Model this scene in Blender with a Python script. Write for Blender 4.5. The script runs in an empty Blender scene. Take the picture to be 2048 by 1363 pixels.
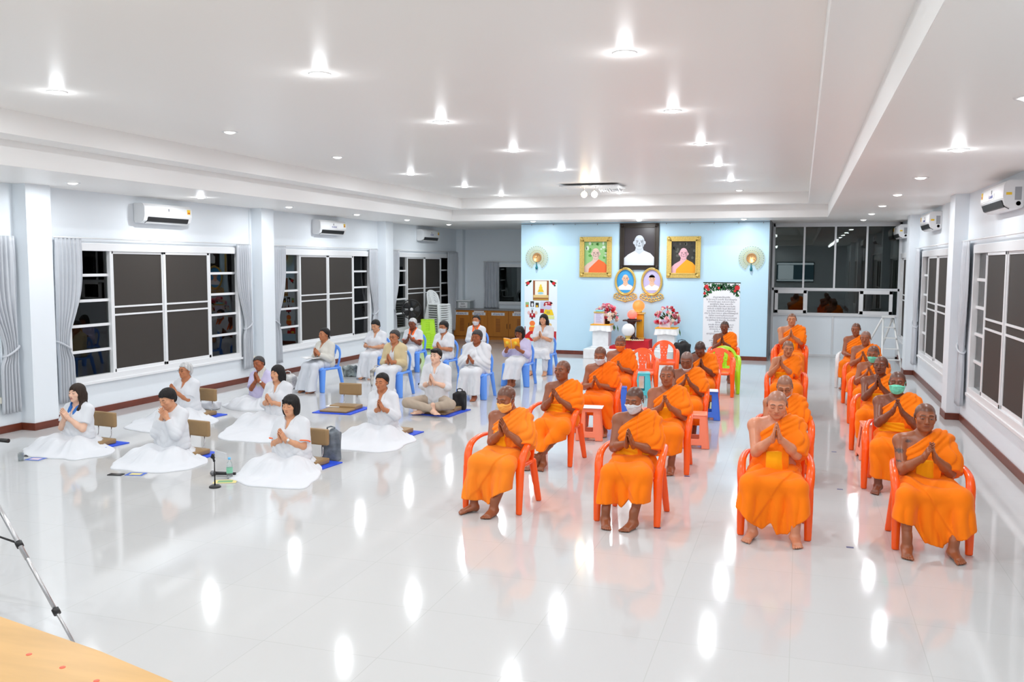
import bpy, bmesh, math, random
import numpy as np
from mathutils import Vector, Matrix
C = bpy.context.scene.collection
PI = math.pi
rnd = random.Random(7)
NPR = np.random.RandomState(5)
f32 = np.float32

# ------------------------------------------------------------------ camera geometry
CAMH = 2.4
FPX = 1796.177
PITCH, YAW, ROLL = 0.0854492, 0.3106684, 0.0038067
_cp, _sp, _c, _s = math.cos(PITCH), math.sin(PITCH), math.cos(YAW), math.sin(YAW)
CFW = np.array([-_s*_cp, _c*_cp, -_sp]); _rt = np.array([_c, _s, 0.0]); _up = np.cross(_rt, CFW)
CRT = _rt*math.cos(ROLL)+_up*math.sin(ROLL); CUP = -_rt*math.sin(ROLL)+_up*math.cos(ROLL)
CAM = np.array([0, 0, CAMH])
def ray(x, y): return (x-1024)/FPX*CRT-(y-681.5)/FPX*CUP+CFW
def G(x, y, z=0.0):
    d = ray(x, y); return CAM+d*((z-CAMH)/d[2])
def atY(x, y, Y):
    d = ray(x, y); return CAM+d*(Y/d[1])
def atX(x, y, X):
    d = ray(x, y); return CAM+d*(X/d[0])

# ------------------------------------------------------------------ materials
MATS = {}
def srgb(r, g, b):
    f = lambda c: c/12.92 if c <= 0.04045 else ((c+0.055)/1.055)**2.4
    return (f(r/255), f(g/255), f(b/255))
def mat(name, col=(.8, .8, .8), rough=.5, metal=0, spec=.5, coat=0, sheen=0, bump=0, bscale=60, var=0, vscale=6,
        emit=None, estr=0, attr=False, trans=0, sss=0, alpha=1, stretch=None):
    if name in MATS: return MATS[name]
    m = bpy.data.materials.new(name); m.use_nodes = True
    nt = m.node_tree; b = nt.nodes['Principled BSDF']
    b.inputs['Base Color'].default_value = (*col, 1)
    b.inputs['Roughness'].default_value = rough
    b.inputs['Metallic'].default_value = metal
    b.inputs['Specular IOR Level'].default_value = spec
    b.inputs['Coat Weight'].default_value = coat
    b.inputs['Sheen Weight'].default_value = sheen
    b.inputs['Transmission Weight'].default_value = trans
    b.inputs['Alpha'].default_value = alpha
    if sss:
        b.inputs['Subsurface Weight'].default_value = sss
        b.inputs['Subsurface Radius'].default_value = (.01, .004, .002)
    if emit:
        b.inputs['Emission Color'].default_value = (*emit, 1); b.inputs['Emission Strength'].default_value = estr
    tc = nt.nodes.new('ShaderNodeTexCoord')
    src = tc.outputs['Object']
    if stretch:
        mp = nt.nodes.new('ShaderNodeMapping'); mp.inputs['Scale'].default_value = stretch
        nt.links.new(src, mp.inputs['Vector']); src = mp.outputs['Vector']
    csrc = None
    if attr:
        at = nt.nodes.new('ShaderNodeAttribute'); at.attribute_name = 'Col'; csrc = at.outputs['Color']
        nt.links.new(csrc, b.inputs['Base Color'])
    if var:
        n = nt.nodes.new('ShaderNodeTexNoise'); n.inputs['Scale'].default_value = vscale; n.inputs['Detail'].default_value = 4
        nt.links.new(src, n.inputs['Vector'])
        mr = nt.nodes.new('ShaderNodeMapRange'); mr.inputs[1].default_value = .3; mr.inputs[2].default_value = .7
        mr.inputs[3].default_value = 1-var; mr.inputs[4].default_value = 1+var*.4
        nt.links.new(n.outputs['Fac'], mr.inputs[0])
        mx = nt.nodes.new('ShaderNodeMix'); mx.data_type = 'RGBA'; mx.blend_type = 'MULTIPLY'; mx.inputs[0].default_value = 1
        if csrc: nt.links.new(csrc, mx.inputs[6])
        else: mx.inputs[6].default_value = (*col, 1)
        nt.links.new(mr.outputs[0], mx.inputs[7]); nt.links.new(mx.outputs[2], b.inputs['Base Color'])
    if bump:
        n2 = nt.nodes.new('ShaderNodeTexNoise'); n2.inputs['Scale'].default_value = bscale; n2.inputs['Detail'].default_value = 3
        nt.links.new(src, n2.inputs['Vector'])
        bp = nt.nodes.new('ShaderNodeBump'); bp.inputs['Strength'].default_value = bump; bp.inputs['Distance'].default_value = .01
        nt.links.new(n2.outputs['Fac'], bp.inputs['Height']); nt.links.new(bp.outputs['Normal'], b.inputs['Normal'])
    MATS[name] = m
    return m

# ------------------------------------------------------------------ object helpers
def tag(o, label=None, cat=None, group=None, kind=None):
    if label: o['label'] = label
    if cat: o['category'] = cat
    if group: o['group'] = group
    if kind: o['kind'] = kind
    return o
def empty(name, label=None, cat=None, loc=(0, 0, 0), rz=0, group=None):
    o = bpy.data.objects.new(name, None); C.objects.link(o); o.empty_display_size = .1
    o.location = loc; o.rotation_euler = (0, 0, rz)
    return tag(o, label, cat, group)
def link(name, me, m=None, parent=None):
    o = bpy.data.objects.new(name, me); C.objects.link(o)
    if m is not None and not me.materials:
        for x in (m if isinstance(m, (list, tuple)) else [m]): me.materials.append(x)
    if parent: o.parent = parent
    return o
def copy_tree(o, parent=None, label=None):
    c = o.copy(); C.objects.link(c)
    if parent is not None: c.parent = parent
    if label: c['label'] = label
    for ch in [x for x in bpy.data.objects if x.parent == o]: copy_tree(ch, c)
    return c

class MB:
    """collects simple solids into one mesh"""
    def __init__(s): s.bm = bmesh.new()
    def box(s, lo, hi, bev=0, R=None, c=None, mi=0):
        lo, hi = Vector(lo), Vector(hi); ce = (lo+hi)/2
        r = bmesh.ops.create_cube(s.bm, size=1); vs = r['verts']
        bmesh.ops.scale(s.bm, verts=vs, vec=hi-lo)
        fs = set(f for v in vs for f in v.link_faces)
        if bev:
            es = list(set(e for v in vs for e in v.link_edges))
            rr = bmesh.ops.bevel(s.bm, geom=es, offset=bev, segments=2, profile=.6, affect='EDGES')
            vs = list(set(v for f in rr['faces'] for v in f.verts) | set(v for v in vs if v.is_valid))
            fs = set(f for v in vs for f in v.link_faces)
        M = Matrix.Translation(ce)
        if R is not None: M = (Matrix.Translation(Vector(c) if c is not None else ce) @ R.to_4x4() @ Matrix.Translation(ce-(Vector(c) if c is not None else ce)))
        bmesh.ops.transform(s.bm, matrix=M, verts=vs)
        for f in fs: f.material_index = mi
        return s
    def tube(s, pts, r, n=10, closed=False, mi=0, flat=None):
        """swept tube along pts; r scalar or list"""
        P = [Vector(p) for p in pts]; N = len(P)
        rs = r if isinstance(r, (list, tuple)) else [r]*N
        rings = []; prev = None
        for i, p in enumerate(P):
            a = P[(i-1) % N] if (closed or i > 0) else p; b = P[(i+1) % N] if (closed or i < N-1) else p
            t = (b-a).normalized() if (b-a).length > 1e-9 else Vector((0, 0, 1))
            if prev is None:
                u = t.orthogonal().normalized()
                if flat is not None:
                    u = (Vector(flat)-t*t.dot(Vector(flat))).normalized()
            else:
                u = (prev-t*t.dot(prev)); u = u.normalized() if u.length > 1e-6 else t.orthogonal().normalized()
            prev = u; v = t.cross(u)
            rings.append([s.bm.verts.new(p+(u*math.cos(2*PI*k/n)+v*math.sin(2*PI*k/n))*rs[i]) for k in range(n)])
        M = N if closed else N-1
        for i in range(M):
            A, B = rings[i], rings[(i+1) % N]
            for k in range(n):
                f = s.bm.faces.new((A[k], A[(k+1) % n], B[(k+1) % n], B[k])); f.smooth = True; f.material_index = mi
        if not closed:
            s.bm.faces.new(rings[0][::-1]).material_index = mi; s.bm.faces.new(rings[-1]).material_index = mi
        return s
    def lathe(s, prof, c=(0, 0, 0), n=24, mi=0, R=None):
        rings = []; c = Vector(c)
        for r, z in prof:
            ring = []
            for k in range(n):
                p = Vector((r*math.cos(2*PI*k/n), r*math.sin(2*PI*k/n), z))
                if R is not None: p = R @ p
                ring.append(s.bm.verts.new(c+p))
            rings.append(ring)
        for A, B in zip(rings, rings[1:]):
            for k in range(n):
                f = s.bm.faces.new((A[k], A[(k+1) % n], B[(k+1) % n], B[k])); f.smooth = True; f.material_index = mi
        s.bm.faces.new(rings[0][::-1]).material_index = mi; s.bm.faces.new(rings[-1]).material_index = mi
        return s
    def prism(s, poly, axis, a, b, mi=0):
        """extrude 2D polygon: axis 'y' -> poly is (x,z); 'x' -> (y,z); 'z' -> (x,y)"""
        def P(q, t):
            return {'y': (q[0], t, q[1]), 'x': (t, q[0], q[1]), 'z': (q[0], q[1], t)}[axis]
        A = [s.bm.verts.new(P(q, a)) for q in poly]; B = [s.bm.verts.new(P(q, b)) for q in poly]
        n = len(poly)
        for k in range(n): s.bm.faces.new((A[k], A[(k+1) % n], B[(k+1) % n], B[k])).material_index = mi
        s.bm.faces.new(A[::-1]).material_index = mi; s.bm.faces.new(B).material_index = mi
        return s
    def ball(s, c, r, sub=2, mi=0, sc=(1, 1, 1)):
        q = bmesh.ops.create_icosphere(s.bm, subdivisions=sub, radius=r)
        bmesh.ops.scale(s.bm, verts=q['verts'], vec=sc); bmesh.ops.translate(s.bm, verts=q['verts'], vec=c)
        for v in q['verts']:
            for f in v.link_faces: f.smooth = True; f.material_index = mi
        return s
    def quad(s, a, b, c, d, mi=0):
        f = s.bm.faces.new([s.bm.verts.new(p) for p in (a, b, c, d)]); f.material_index = mi; return s
    def grid(s, rows, mi=0, smooth=True, closed=False):
        V = [[s.bm.verts.new(p) for p in r] for r in rows]
        for A, B in zip(V, V[1:]):
            m = len(A)
            for k in range(m if closed else m-1):
                f = s.bm.faces.new((A[k], A[(k+1) % m], B[(k+1) % m], B[k])); f.smooth = smooth; f.material_index = mi
        return s
    def build(s, name, m=None, parent=None, fix=True):
        if fix: bmesh.ops.recalc_face_normals(s.bm, faces=s.bm.faces[:])
        me = bpy.data.meshes.new(name); s.bm.to_mesh(me); s.bm.free()
        return link(name, me, m, parent)

# ------------------------------------------------------------------ distance fields -> meshes
def V3(*a): return np.array(a if len(a) == 3 else a[0], float)
def rotm(ax, a):
    c, s = math.cos(a), math.sin(a)
    return np.array({'x': [[1, 0, 0], [0, c, -s], [0, s, c]], 'y': [[c, 0, s], [0, 1, 0], [-s, 0, c]], 'z': [[c, -s, 0], [s, c, 0], [0, 0, 1]]}[ax])
def cap(a, b, ra, rb=None, w=None, s=1.0):
    a, b = V3(a), V3(b); rb = ra if rb is None else rb
    ba = b-a; L2 = max(float(ba@ba), 1e-9)
    R = max(ra, rb)*max(s, 1)
    lo, hi = np.minimum(a, b)-R, np.maximum(a, b)+R
    if w is not None: w = V3(w)/np.linalg.norm(w)
    def f(x, y, z):
        px, py, pz = x-f32(a[0]), y-f32(a[1]), z-f32(a[2])
        t = np.clip((px*ba[0]+py*ba[1]+pz*ba[2])/L2, 0, 1).astype(f32)
        qx, qy, qz = px-t*f32(ba[0]), py-t*f32(ba[1]), pz-t*f32(ba[2])
        d2 = qx*qx+qy*qy+qz*qz
        if w is not None:
            l = qx*f32(w[0])+qy*f32(w[1])+qz*f32(w[2]); d2 = np.maximum(d2-l*l*f32(1-1/s**2), 0)
        return np.sqrt(d2)-(f32(ra)+t*f32(rb-ra))
    return lo, hi, f
def ell(c, r, R=None):
    c, r = V3(c), V3(r) if not np.isscalar(r) else V3(r, r, r); m = r.max()
    lo, hi = c-m, c+m
    def f(x, y, z):
        px, py, pz = x-f32(c[0]), y-f32(c[1]), z-f32(c[2])
        if R is not None:
            px, py, pz = (px*f32(R[0, i])+py*f32(R[1, i])+pz*f32(R[2, i]) for i in range(3))
        ax, ay, az = px/f32(r[0]), py/f32(r[1]), pz/f32(r[2])
        k0 = np.sqrt(ax*ax+ay*ay+az*az)+f32(1e-6)
        bx, by, bz = ax/f32(r[0]), ay/f32(r[1]), az/f32(r[2])
        k1 = np.sqrt(bx*bx+by*by+bz*bz)+f32(1e-6)
        return k0*(k0-1)/k1
    return lo, hi, f
def rbox(c, h, rr=.01, R=None):
    c, h = V3(c), V3(h); m = np.linalg.norm(h)
    lo, hi = (c-m, c+m) if R is not None else (c-h, c+h)
    def f(x, y, z):
        px, py, pz = x-f32(c[0]), y-f32(c[1]), z-f32(c[2])
        if R is not None:
            px, py, pz = (px*f32(R[0, i])+py*f32(R[1, i])+pz*f32(R[2, i]) for i in range(3))
        qx, qy, qz = np.abs(px)-f32(h[0]-rr), np.abs(py)-f32(h[1]-rr), np.abs(pz)-f32(h[2]-rr)
        o = np.sqrt(np.maximum(qx, 0)**2+np.maximum(qy, 0)**2+np.maximum(qz, 0)**2)
        return o+np.minimum(np.maximum(qx, np.maximum(qy, qz)), 0)-f32(rr)
    return lo, hi, f
def xform(p, R, t):
    """primitive p moved by rotation R then translation t"""
    lo, hi, g = p; R = np.asarray(R); t = V3(t)
    cs = np.array([[(lo, hi)[i][0], (lo, hi)[j][1], (lo, hi)[k][2]] for i in (0, 1) for j in (0, 1) for k in (0, 1)])@R.T+t
    def f(x, y, z):
        px, py, pz = x-f32(t[0]), y-f32(t[1]), z-f32(t[2])
        return g(*(px*f32(R[0, i])+py*f32(R[1, i])+pz*f32(R[2, i]) for i in range(3)))
    return cs.min(0), cs.max(0), f

class Field:
    def __init__(s, lo, hi, r):
        s.lo = V3(lo); s.r = r; s.n = np.ceil((V3(hi)-s.lo)/r).astype(int)+1
        s.d = np.full(s.n, f32(1)); s.ax = [(s.lo[i]+r*np.arange(s.n[i])).astype(f32) for i in range(3)]
    def like(s, d=None):
        o = Field.__new__(Field); o.lo, o.r, o.n, o.ax = s.lo, s.r, s.n, s.ax
        o.d = np.full(s.n, f32(1)) if d is None else d; return o
    def sl(s, lo, hi, m):
        a = np.clip(np.floor((np.asarray(lo)-m-s.lo)/s.r).astype(int), 0, s.n); b = np.clip(np.ceil((np.asarray(hi)+m-s.lo)/s.r).astype(int)+1, 0, s.n)
        return None if (b <= a).any() else tuple(slice(i, j) for i, j in zip(a, b))
    def xyz(s, S=None):
        S = S or (slice(None),)*3
        return s.ax[0][S[0]][:, None, None], s.ax[1][S[1]][None, :, None], s.ax[2][S[2]][None, None, :]
    def add(s, p, k=.0, grow=0.0):
        S = s.sl(p[0], p[1], k+grow+2.5*s.r+.02)
        if S is None: return s
        d = p[2](*s.xyz(S))-f32(grow); o = s.d[S]
        if k > 0:
            h = np.maximum(f32(k)-np.abs(o-d), 0)/f32(k)
            s.d[S] = np.minimum(o, d)-h*h*f32(k*.25)
        else: s.d[S] = np.minimum(o, d)
        return s
    def cut(s, p, k=.0):
        S = s.sl(p[0], p[1], k+2.5*s.r+.02)
        if S is None: return s
        d = -p[2](*s.xyz(S)); o = s.d[S]
        h = np.maximum(f32(k)-np.abs(o-d), 0)/f32(k) if k > 0 else 0
        s.d[S] = np.maximum(o, d)+h*h*f32(k*.25)
        return s
    def keep(s, g, k=0.0):
        """intersect with g(x,y,z)<0 over the whole field"""
        d = np.broadcast_to(np.asarray(g(*s.xyz()), f32), s.d.shape)
        h = np.maximum(f32(k)-np.abs(s.d-d), 0)/f32(k) if k > 0 else 0
        s.d = np.maximum(s.d, d)+h*h*f32(k*.25)
        return s
    def disp(s, g):
        s.d = s.d-np.asarray(g(*s.xyz()), f32); return s
    def mesh(s):
        d = s.d.copy()
        for i in range(3):
            for e in (0, -1):
                q = [slice(None)]*3; q[i] = e; d[tuple(q)] = np.maximum(d[tuple(q)], f32(1e-4))
        n = d < 0
        c = np.zeros(np.array(d.shape)-1, np.int8)
        sl = lambda o: tuple(slice(o[i], o[i]-1 if o[i] == 0 else None) for i in range(3))
        for o in ((i, j, k) for i in (0, 1) for j in (0, 1) for k in (0, 1)): c += n[sl(o)]
        act = (c > 0) & (c < 8)
        idx = np.argwhere(act); m = len(idx)
        if not m: return np.zeros((0, 3)), np.zeros((0, 4), int)
        co = np.array([(i, j, k) for i in (0, 1) for j in (0, 1) for k in (0, 1)])
        v = np.stack([d[tuple((idx+o).T)] for o in co], 1)
        pos = np.zeros((m, 3)); cnt = np.zeros(m)
        for a in range(8):
            for b in range(a+1, 8):
                if np.abs(co[a]-co[b]).sum() != 1: continue
                mk = (v[:, a] < 0) != (v[:, b] < 0); t = v[:, a]/np.where(mk, v[:, a]-v[:, b], 1)
                pos += mk[:, None]*(co[a]+t[:, None]*(co[b]-co[a])); cnt += mk
        verts = s.lo+s.r*(idx+pos/cnt[:, None])
        mp = np.full(act.shape, -1, np.int64); mp[act] = np.arange(m)
        Q = []
        for ax in range(3):
            u, w = (ax+1) % 3, (ax+2) % 3
            A = [slice(None)]*3; B = [slice(None)]*3; A[ax] = slice(0, -1); B[ax] = slice(1, None)
            s0, s1 = n[tuple(A)], n[tuple(B)]
            ch = np.argwhere(s0 != s1)
            ch = ch[(ch[:, u] > 0) & (ch[:, w] > 0) & (ch[:, u] < act.shape[u]) & (ch[:, w] < act.shape[w])]
            if not len(ch): continue
            sg = s0[tuple(ch.T)]
            e = np.eye(3, dtype=int)
            q = np.stack([mp[tuple((ch-e[u]-e[w]).T)], mp[tuple((ch-e[w]).T)], mp[tuple(ch.T)], mp[tuple((ch-e[u]).T)]], 1)
            q[~sg] = q[~sg][:, ::-1]
            Q.append(q)
        return verts, np.concatenate(Q)

def np_mesh(name, parts, cols=None):
    """parts: list of (verts, quads); cols: list of (n,3) arrays or None"""
    vs, qs, o = [], [], 0
    for v, q in parts:
        vs.append(v); qs.append(q+o); o += len(v)
    v = np.concatenate(vs); q = np.concatenate(qs)
    me = bpy.data.meshes.new(name)
    me.vertices.add(len(v)); me.vertices.foreach_set('co', v.astype(f32).ravel())
    me.loops.add(q.size); me.loops.foreach_set('vertex_index', q.astype(np.int32).ravel())
    me.polygons.add(len(q)); me.polygons.foreach_set('loop_start', np.arange(len(q), dtype=np.int32)*4)
    me.polygons.foreach_set('use_smooth', np.ones(len(q), bool))
    if cols is not None:
        a = me.color_attributes.new('Col', 'FLOAT_COLOR', 'POINT')
        cc = np.concatenate([np.concatenate([c, np.ones((len(c), 1))], 1) for c in cols])
        a.data.foreach_set('color', cc.astype(f32).ravel())
    me.update(calc_edges=True)
    return me
def fmesh(name, fld, m, parent=None):
    v, q = fld.mesh()
    return link(name, np_mesh(name, [(v, q)]), m, parent)
def sstep(a, b, x):
    t = np.clip((x-a)/(b-a), 0, 1); return t*t*(3-2*t)
# ------------------------------------------------------------------ people
def nrm(v): v = np.asarray(v, float); return v/max(np.linalg.norm(v), 1e-9)
def ik(S, W, l1, l2, hint):
    d = W-S; L = np.linalg.norm(d); u = d/L
    if L > (l1+l2)*.995: W = S+u*(l1+l2)*.995; L = (l1+l2)*.995
    a = (l1*l1-l2*l2+L*L)/(2*L); h = math.sqrt(max(l1*l1-a*a, 0))
    q = nrm(hint-u*(hint@u))
    return S+u*a+q*h, W
SKIN = dict(fair=srgb(238, 194, 168), mid=srgb(218, 160, 124), tan=srgb(192, 126, 88), brown=srgb(160, 92, 58), dark=srgb(124, 68, 44), pink=srgb(214, 142, 108))
def hand_prims(W, f, n, right, sc=1.0, curl=0.0, spread=.06):
    f = nrm(f); n = nrm(n-f*(np.asarray(n)@f)); s = np.cross(f, n) if right else np.cross(n, f)
    B = np.stack([s, f, n], 1)*sc
    P = lambda a, b, c: W+B@np.array([a, b, c])
    R = B/sc; L = []
    L.append((cap(P(0, -.045, 0), P(0, .02, 0), .023*sc, .024*sc, s, 1.25), .01))
    L.append((xform(rbox((0, .05*sc, 0), (.038*sc, .045*sc, .013*sc), .012*sc), R, W), .012))
    L.append((xform(ell((.024*sc, .032*sc, .008*sc), (.018*sc, .03*sc, .013*sc)), R, W), .01))
    for i, (ss, ln) in enumerate(((.0285, .070), (.0095, .078), (-.0095, .072), (-.028, .056))):
        p = np.array([ss, .088-(.006 if i == 3 else 0)-(.003 if i == 0 else 0), 0.]); a = curl*.6*(1+.12*i); sd = spread*(1.2-.8*i)
        r0 = .0092 if i < 3 else .0082
        for j, fr in enumerate((.44, .32, .24)):
            q = p+ln*fr*np.array([math.sin(sd), math.cos(a)*math.cos(sd), math.sin(a)])
            L.append((cap(P(*p), P(*q), (r0-.0006*j)*sc, (r0-.0006*(j+1))*sc), .004)); p = q; a += curl*(.8 if j == 0 else .5)
    L.append((cap(P(.03, .028, .005), P(.047, .058, .012), .0125*sc, .0105*sc), .008))
    L.append((cap(P(.047, .058, .012), P(.044, .09, .014), .0105*sc, .0082*sc), .004))
    return L
def foot_prims(A, ang, left, sc=1.0, tilt=0.0):
    """ankle joint A; ang: heading (0 = -y, positive toward +x)"""
    d = np.array([math.sin(ang), -math.cos(ang), 0]); l = np.array([math.cos(ang), math.sin(ang), 0])*(1 if left else -1)   # l: outward side
    z0 = A[2]-.075*sc
    P = lambda f, o, z: np.array([A[0], A[1], z0])+(d*f+l*o+np.array([0, 0, z]))*sc
    L = [(cap(A+np.array([0, 0, .07]), P(-.005, 0, .055), .036*sc, .036*sc), .02),
         (ell(P(-.028, 0, .033), np.array([.031, .034, .033])*sc), .02),
         (cap(P(-.01, 0, .05), P(.115, -.004, .024), .036*sc, .023*sc, l, 1.35), .025),
         (cap(P(.02, .02, .02), P(.12, .028, .017), .022*sc, .017*sc), .02)]
    for i, (o, f, r) in enumerate(((-.030, .178, .0135), (-.009, .176, .0105), (.009, .168, .0098), (.025, .158, .0092), (.040, .146, .0088))):
        L.append((cap(P(.115-.006*i, o*.92, .018), P(f-.012, o*1.08, .0105), r*1.05*sc, r*.92*sc), .006))
    return L
def torso_prims(T, W, g=1.0, belly=0.0, chest=1.0, bust=0.0):
    L = [(cap((-.075, .0, .0), (.075, .0, .0), .112*g), .05),
         (cap((0, -.005, .04), (0, -.012, .22), .112*g, .108*g, (1, 0, 0), 1.32), .06),
         (cap((0, -.006, .2), (0, .004, T-.15), .112*g*chest, .104*chest, (1, 0, 0), 1.45), .05),
         (cap((-W+.035, .012, T-.075), (W-.035, .012, T-.075), .062, .062), .06),
         (cap((0, .02, T+.0), (-W+.06, .016, T-.055), .045, .042), .04),
         (cap((0, .02, T+.0), (W-.06, .016, T-.055), .045, .042), .04)]
    if belly: L.append((ell((0, -.06, .12), (.13*g, .085+belly, .13)), .06))
    if bust:
        for s in (-1, 1): L.append((ell((s*.07, -.105, T-.2), (.058, .035+bust, .06)), .04))
    return L
def head_field(q, nb, res):
    """head in its own frame: origin mid head, face toward -y"""
    fw, jw, nz = q.get('fw', 1.04), q.get('jaw', 1.05), q.get('nose', 1.12)
    F = Field((-.1, -.135, -.2), (.1, .13, .13), res)
    A = F.add
    A(ell((0, .016, .03), (.0745*fw, .094, .084)), .0)
    A(ell((0, -.03, -.03), (.062*fw, .058, .082)), .03)
    A(ell((0, -.028, -.072), (.05*fw*jw, .05, .036)), .025)
    A(ell((0, -.066, -.094), (.024*jw, .022, .019)), .022)
    for s in (-1, 1):
        A(ell((s*.043*fw, -.055, -.022), (.024, .024, .022)), .02)
        A(cap((s*.012, -.083, .024), (s*.045*fw, -.072, .024), .009, .008), .016)
        F.cut(ell((s*.031*fw, -.098, .003), (.0175, .017, .0115)), .012)
        A(ell((s*.031*fw, -.0735, .002), (.0155, .0145, .0125)), .004)
        A(ell((s*.0115, -.092, -.033), (.0095*nz, .010, .0075)), .006)
        Ra = rotm('z', s*.35)@rotm('x', -.15)
        A(ell((s*.0765*fw, .014, -.004), (.008, .021, .032), Ra), .006)
        F.cut(ell((s*.0835*fw, .008, .0), (.006, .011, .018), Ra), .004)
    A(cap((0, -.083, .016), (0, -.1, -.026), .0075, .0125*nz), .009)
    A(ell((0, -.104, -.03), (.0115*nz, .009, .009)), .006)
    A(ell((0, -.08, -.056), (.03, .012, .02)), .014)
    o = q.get('mouth', 0)
    A(cap((-.017, -.0865, -.0555), (.017, -.0865, -.0555), .0062), .005)
    A(cap((-.014, -.0855, -.0675-o*.012), (.014, -.0855, -.0675-o*.012), .0072), .005)
    if o: F.cut(ell((0, -.096, -.0615-o*.005), (.016, .02, .003+.007*o)), .003)
    A(cap((0, .02, -.06), nb, .051*q.get('neck', 1), .055*q.get('neck', 1)), .03)
    A(cap((0, -.03, -.1), nb+np.array([0, -.02, 0]), .02, .03), .03)
    return F
def head_color(v, q):
    x, y, z = v.T; fw = q.get('fw', 1.04)
    sk = np.array(q['skin']); c = np.tile(sk, (len(v), 1)).astype(float)
    mixc = lambda m, col: c.__setitem__(slice(None), c*(1-m[:, None])+np.array(col)*m[:, None])
    mixc(.35*sstep(.02, .0, np.abs(z+.025))*(y < -.05)*sstep(.02, .04, np.abs(x)), sk*np.array([1.08, .93, .9]))
    if q.get('scalp') is not None:
        hl = .06-1.05*np.maximum(y+.05, 0)-.35*np.maximum(np.abs(x)-.05, 0)
        mixc(q.get('scalpk', .55)*sstep(-.008, .008, z-hl)*(z > -.09), q['scalp'])
    br = q.get('brow', (.03, .02, .015)); ax = np.abs(x)
    zb = .0265+.004*np.sin((ax-.012)/.036*PI)
    mixc(q.get('browk', .75)*sstep(.0062, .003, np.abs(z-zb))*sstep(.009, .015, ax)*sstep(.052, .044, ax)*(y < -.045), br)
    e = q.get('eye', 0.35); ex = (ax-.031*fw)
    if e > .3:
        zz = z-.002; ins = (ex/.0155)**2+(zz/(.0022+.0042*e))**2
        mixc(sstep(1.5, .9, ins)*(y < -.06), (.06, .035, .025)); mixc(.38*sstep(1.0, .55, ins)*(y < -.06), (.55, .5, .46)); mixc(sstep(.0078, .005, np.sqrt(ex**2+zz**2))*(ins < 1.15)*(y < -.06), (.02, .012, .01))
    else:
        zz = z+.0035+9*ex*ex*-1
        mixc(.85*sstep(.0035, .0015, np.abs(zz))*sstep(.018, .014, np.abs(ex))*(y < -.06), (.035, .02, .015))
    li = (x/.0235)**2+((z+.0615)/(.0125+.006*q.get('mouth', 0)))**2
    mixc(.7*sstep(1.15, .75, li)*(y < -.065), q.get('lip', tuple(sk*np.array([.95, .62, .6]))))
    mixc(.8*sstep(.0028, .001, np.abs(z+.0615))*sstep(.022, .017, ax)*(y < -.07), tuple(sk*.25))
    mixc(.6*sstep(1.1, .6, ((ax-.008)/.005)**2+((z+.039)/.003)**2)*(y < -.08), tuple(sk*.2))
    return c
def hair_field(q, res):
    st = q['hair']; t = q.get('ht', .012)
    lo = {'long': (-.13, -.13, -.46), 'bob': (-.125, -.13, -.2), 'shoulder': (-.13, -.13, -.24)}.get(st, (-.115, -.13, -.14))
    F = Field(lo, (-lo[0], .19, .15), res); fw = q.get('fw', 1.04)
    F.add(ell((0, .018, .031), (.0755*fw+t, .094+t, .085+t)))
    face = ell((0, -.115, -.055), (.064*fw, .09, .112))
    if st in ('bun', 'tight', 'short', 'man', 'curl'):
        F.add(ell((0, .055, -.035), (.06, .05, .05)), .03)
        low = {'bun': 0, 'tight': 0, 'short': .012, 'man': .004, 'curl': .012}[st]
        fr = q.get('fringe', 0)
        F.keep(lambda x, y, z: (.072-fr-low-.95*np.maximum(y+.055, 0)-.3*np.maximum(np.abs(x)-.05, 0))-z+0*x, .01)
        F.keep(lambda x, y, z: -.088-z+0*x+0*y, .01)
        if st == 'bun':
            F.add(ell((0, .115, q.get('bunz', .03)), (.034, .03, .034)), .012)
        if st == 'short' or st == 'curl':
            F.add(ell((0, .06, -.02), (.068, .055, .07)), .02)
        if st == 'man':
            F.add(ell((0, -.045, .092), (.062, .055, .028)), .02); F.add(ell((.02, -.065, .088), (.035, .03, .026)), .015)
    else:
        for s in (-1, 1): F.add(ell((s*.068*fw, .012, -.045), (.026, .062, .085)), .03)
        F.add(ell((0, .065, -.05), (.078, .05, .09)), .03)
        if st == 'shoulder':
            for s in (-1, 1): F.add(cap((s*.075, .03, -.05), (s*.095, .03, -.19), .034, .03), .03)
            F.add(cap((0, .075, -.05), (0, .085, -.19), .05, .045, (1, 0, 0), 1.7), .03)
        if st == 'long':
            F.add(cap((0, .075, -.03), (0, .125, -.40), .05, .022, (1, 0, 0), 1.7), .03)
            if q.get('front'):
                F.add(cap((.07, .05, -.08), (.085, -.055, -.2), .03, .024), .02); F.add(cap((.085, -.055, -.2), (.075, -.085, -.38), .024, .012), .02)
        F.cut(face, .012)
        F.cut(rbox((0, -.13, -.11), (.07, .075, .13), .03), .02)
        if st == 'bob': F.keep(lambda x, y, z: -.118-z+.25*np.maximum(y, 0)+0*x, .006)
        if q.get('fringe'): F.add(cap((-.035, -.078, .07), (.045, -.072, .052), .02, .022), .02)
    F.disp(lambda x, y, z: .0022*np.sin(95*np.arctan2(x, y+.0*z+1e-4)*.33+20*z)+.0012*np.sin(170*x+60*z+0*y))
    return F

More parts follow.
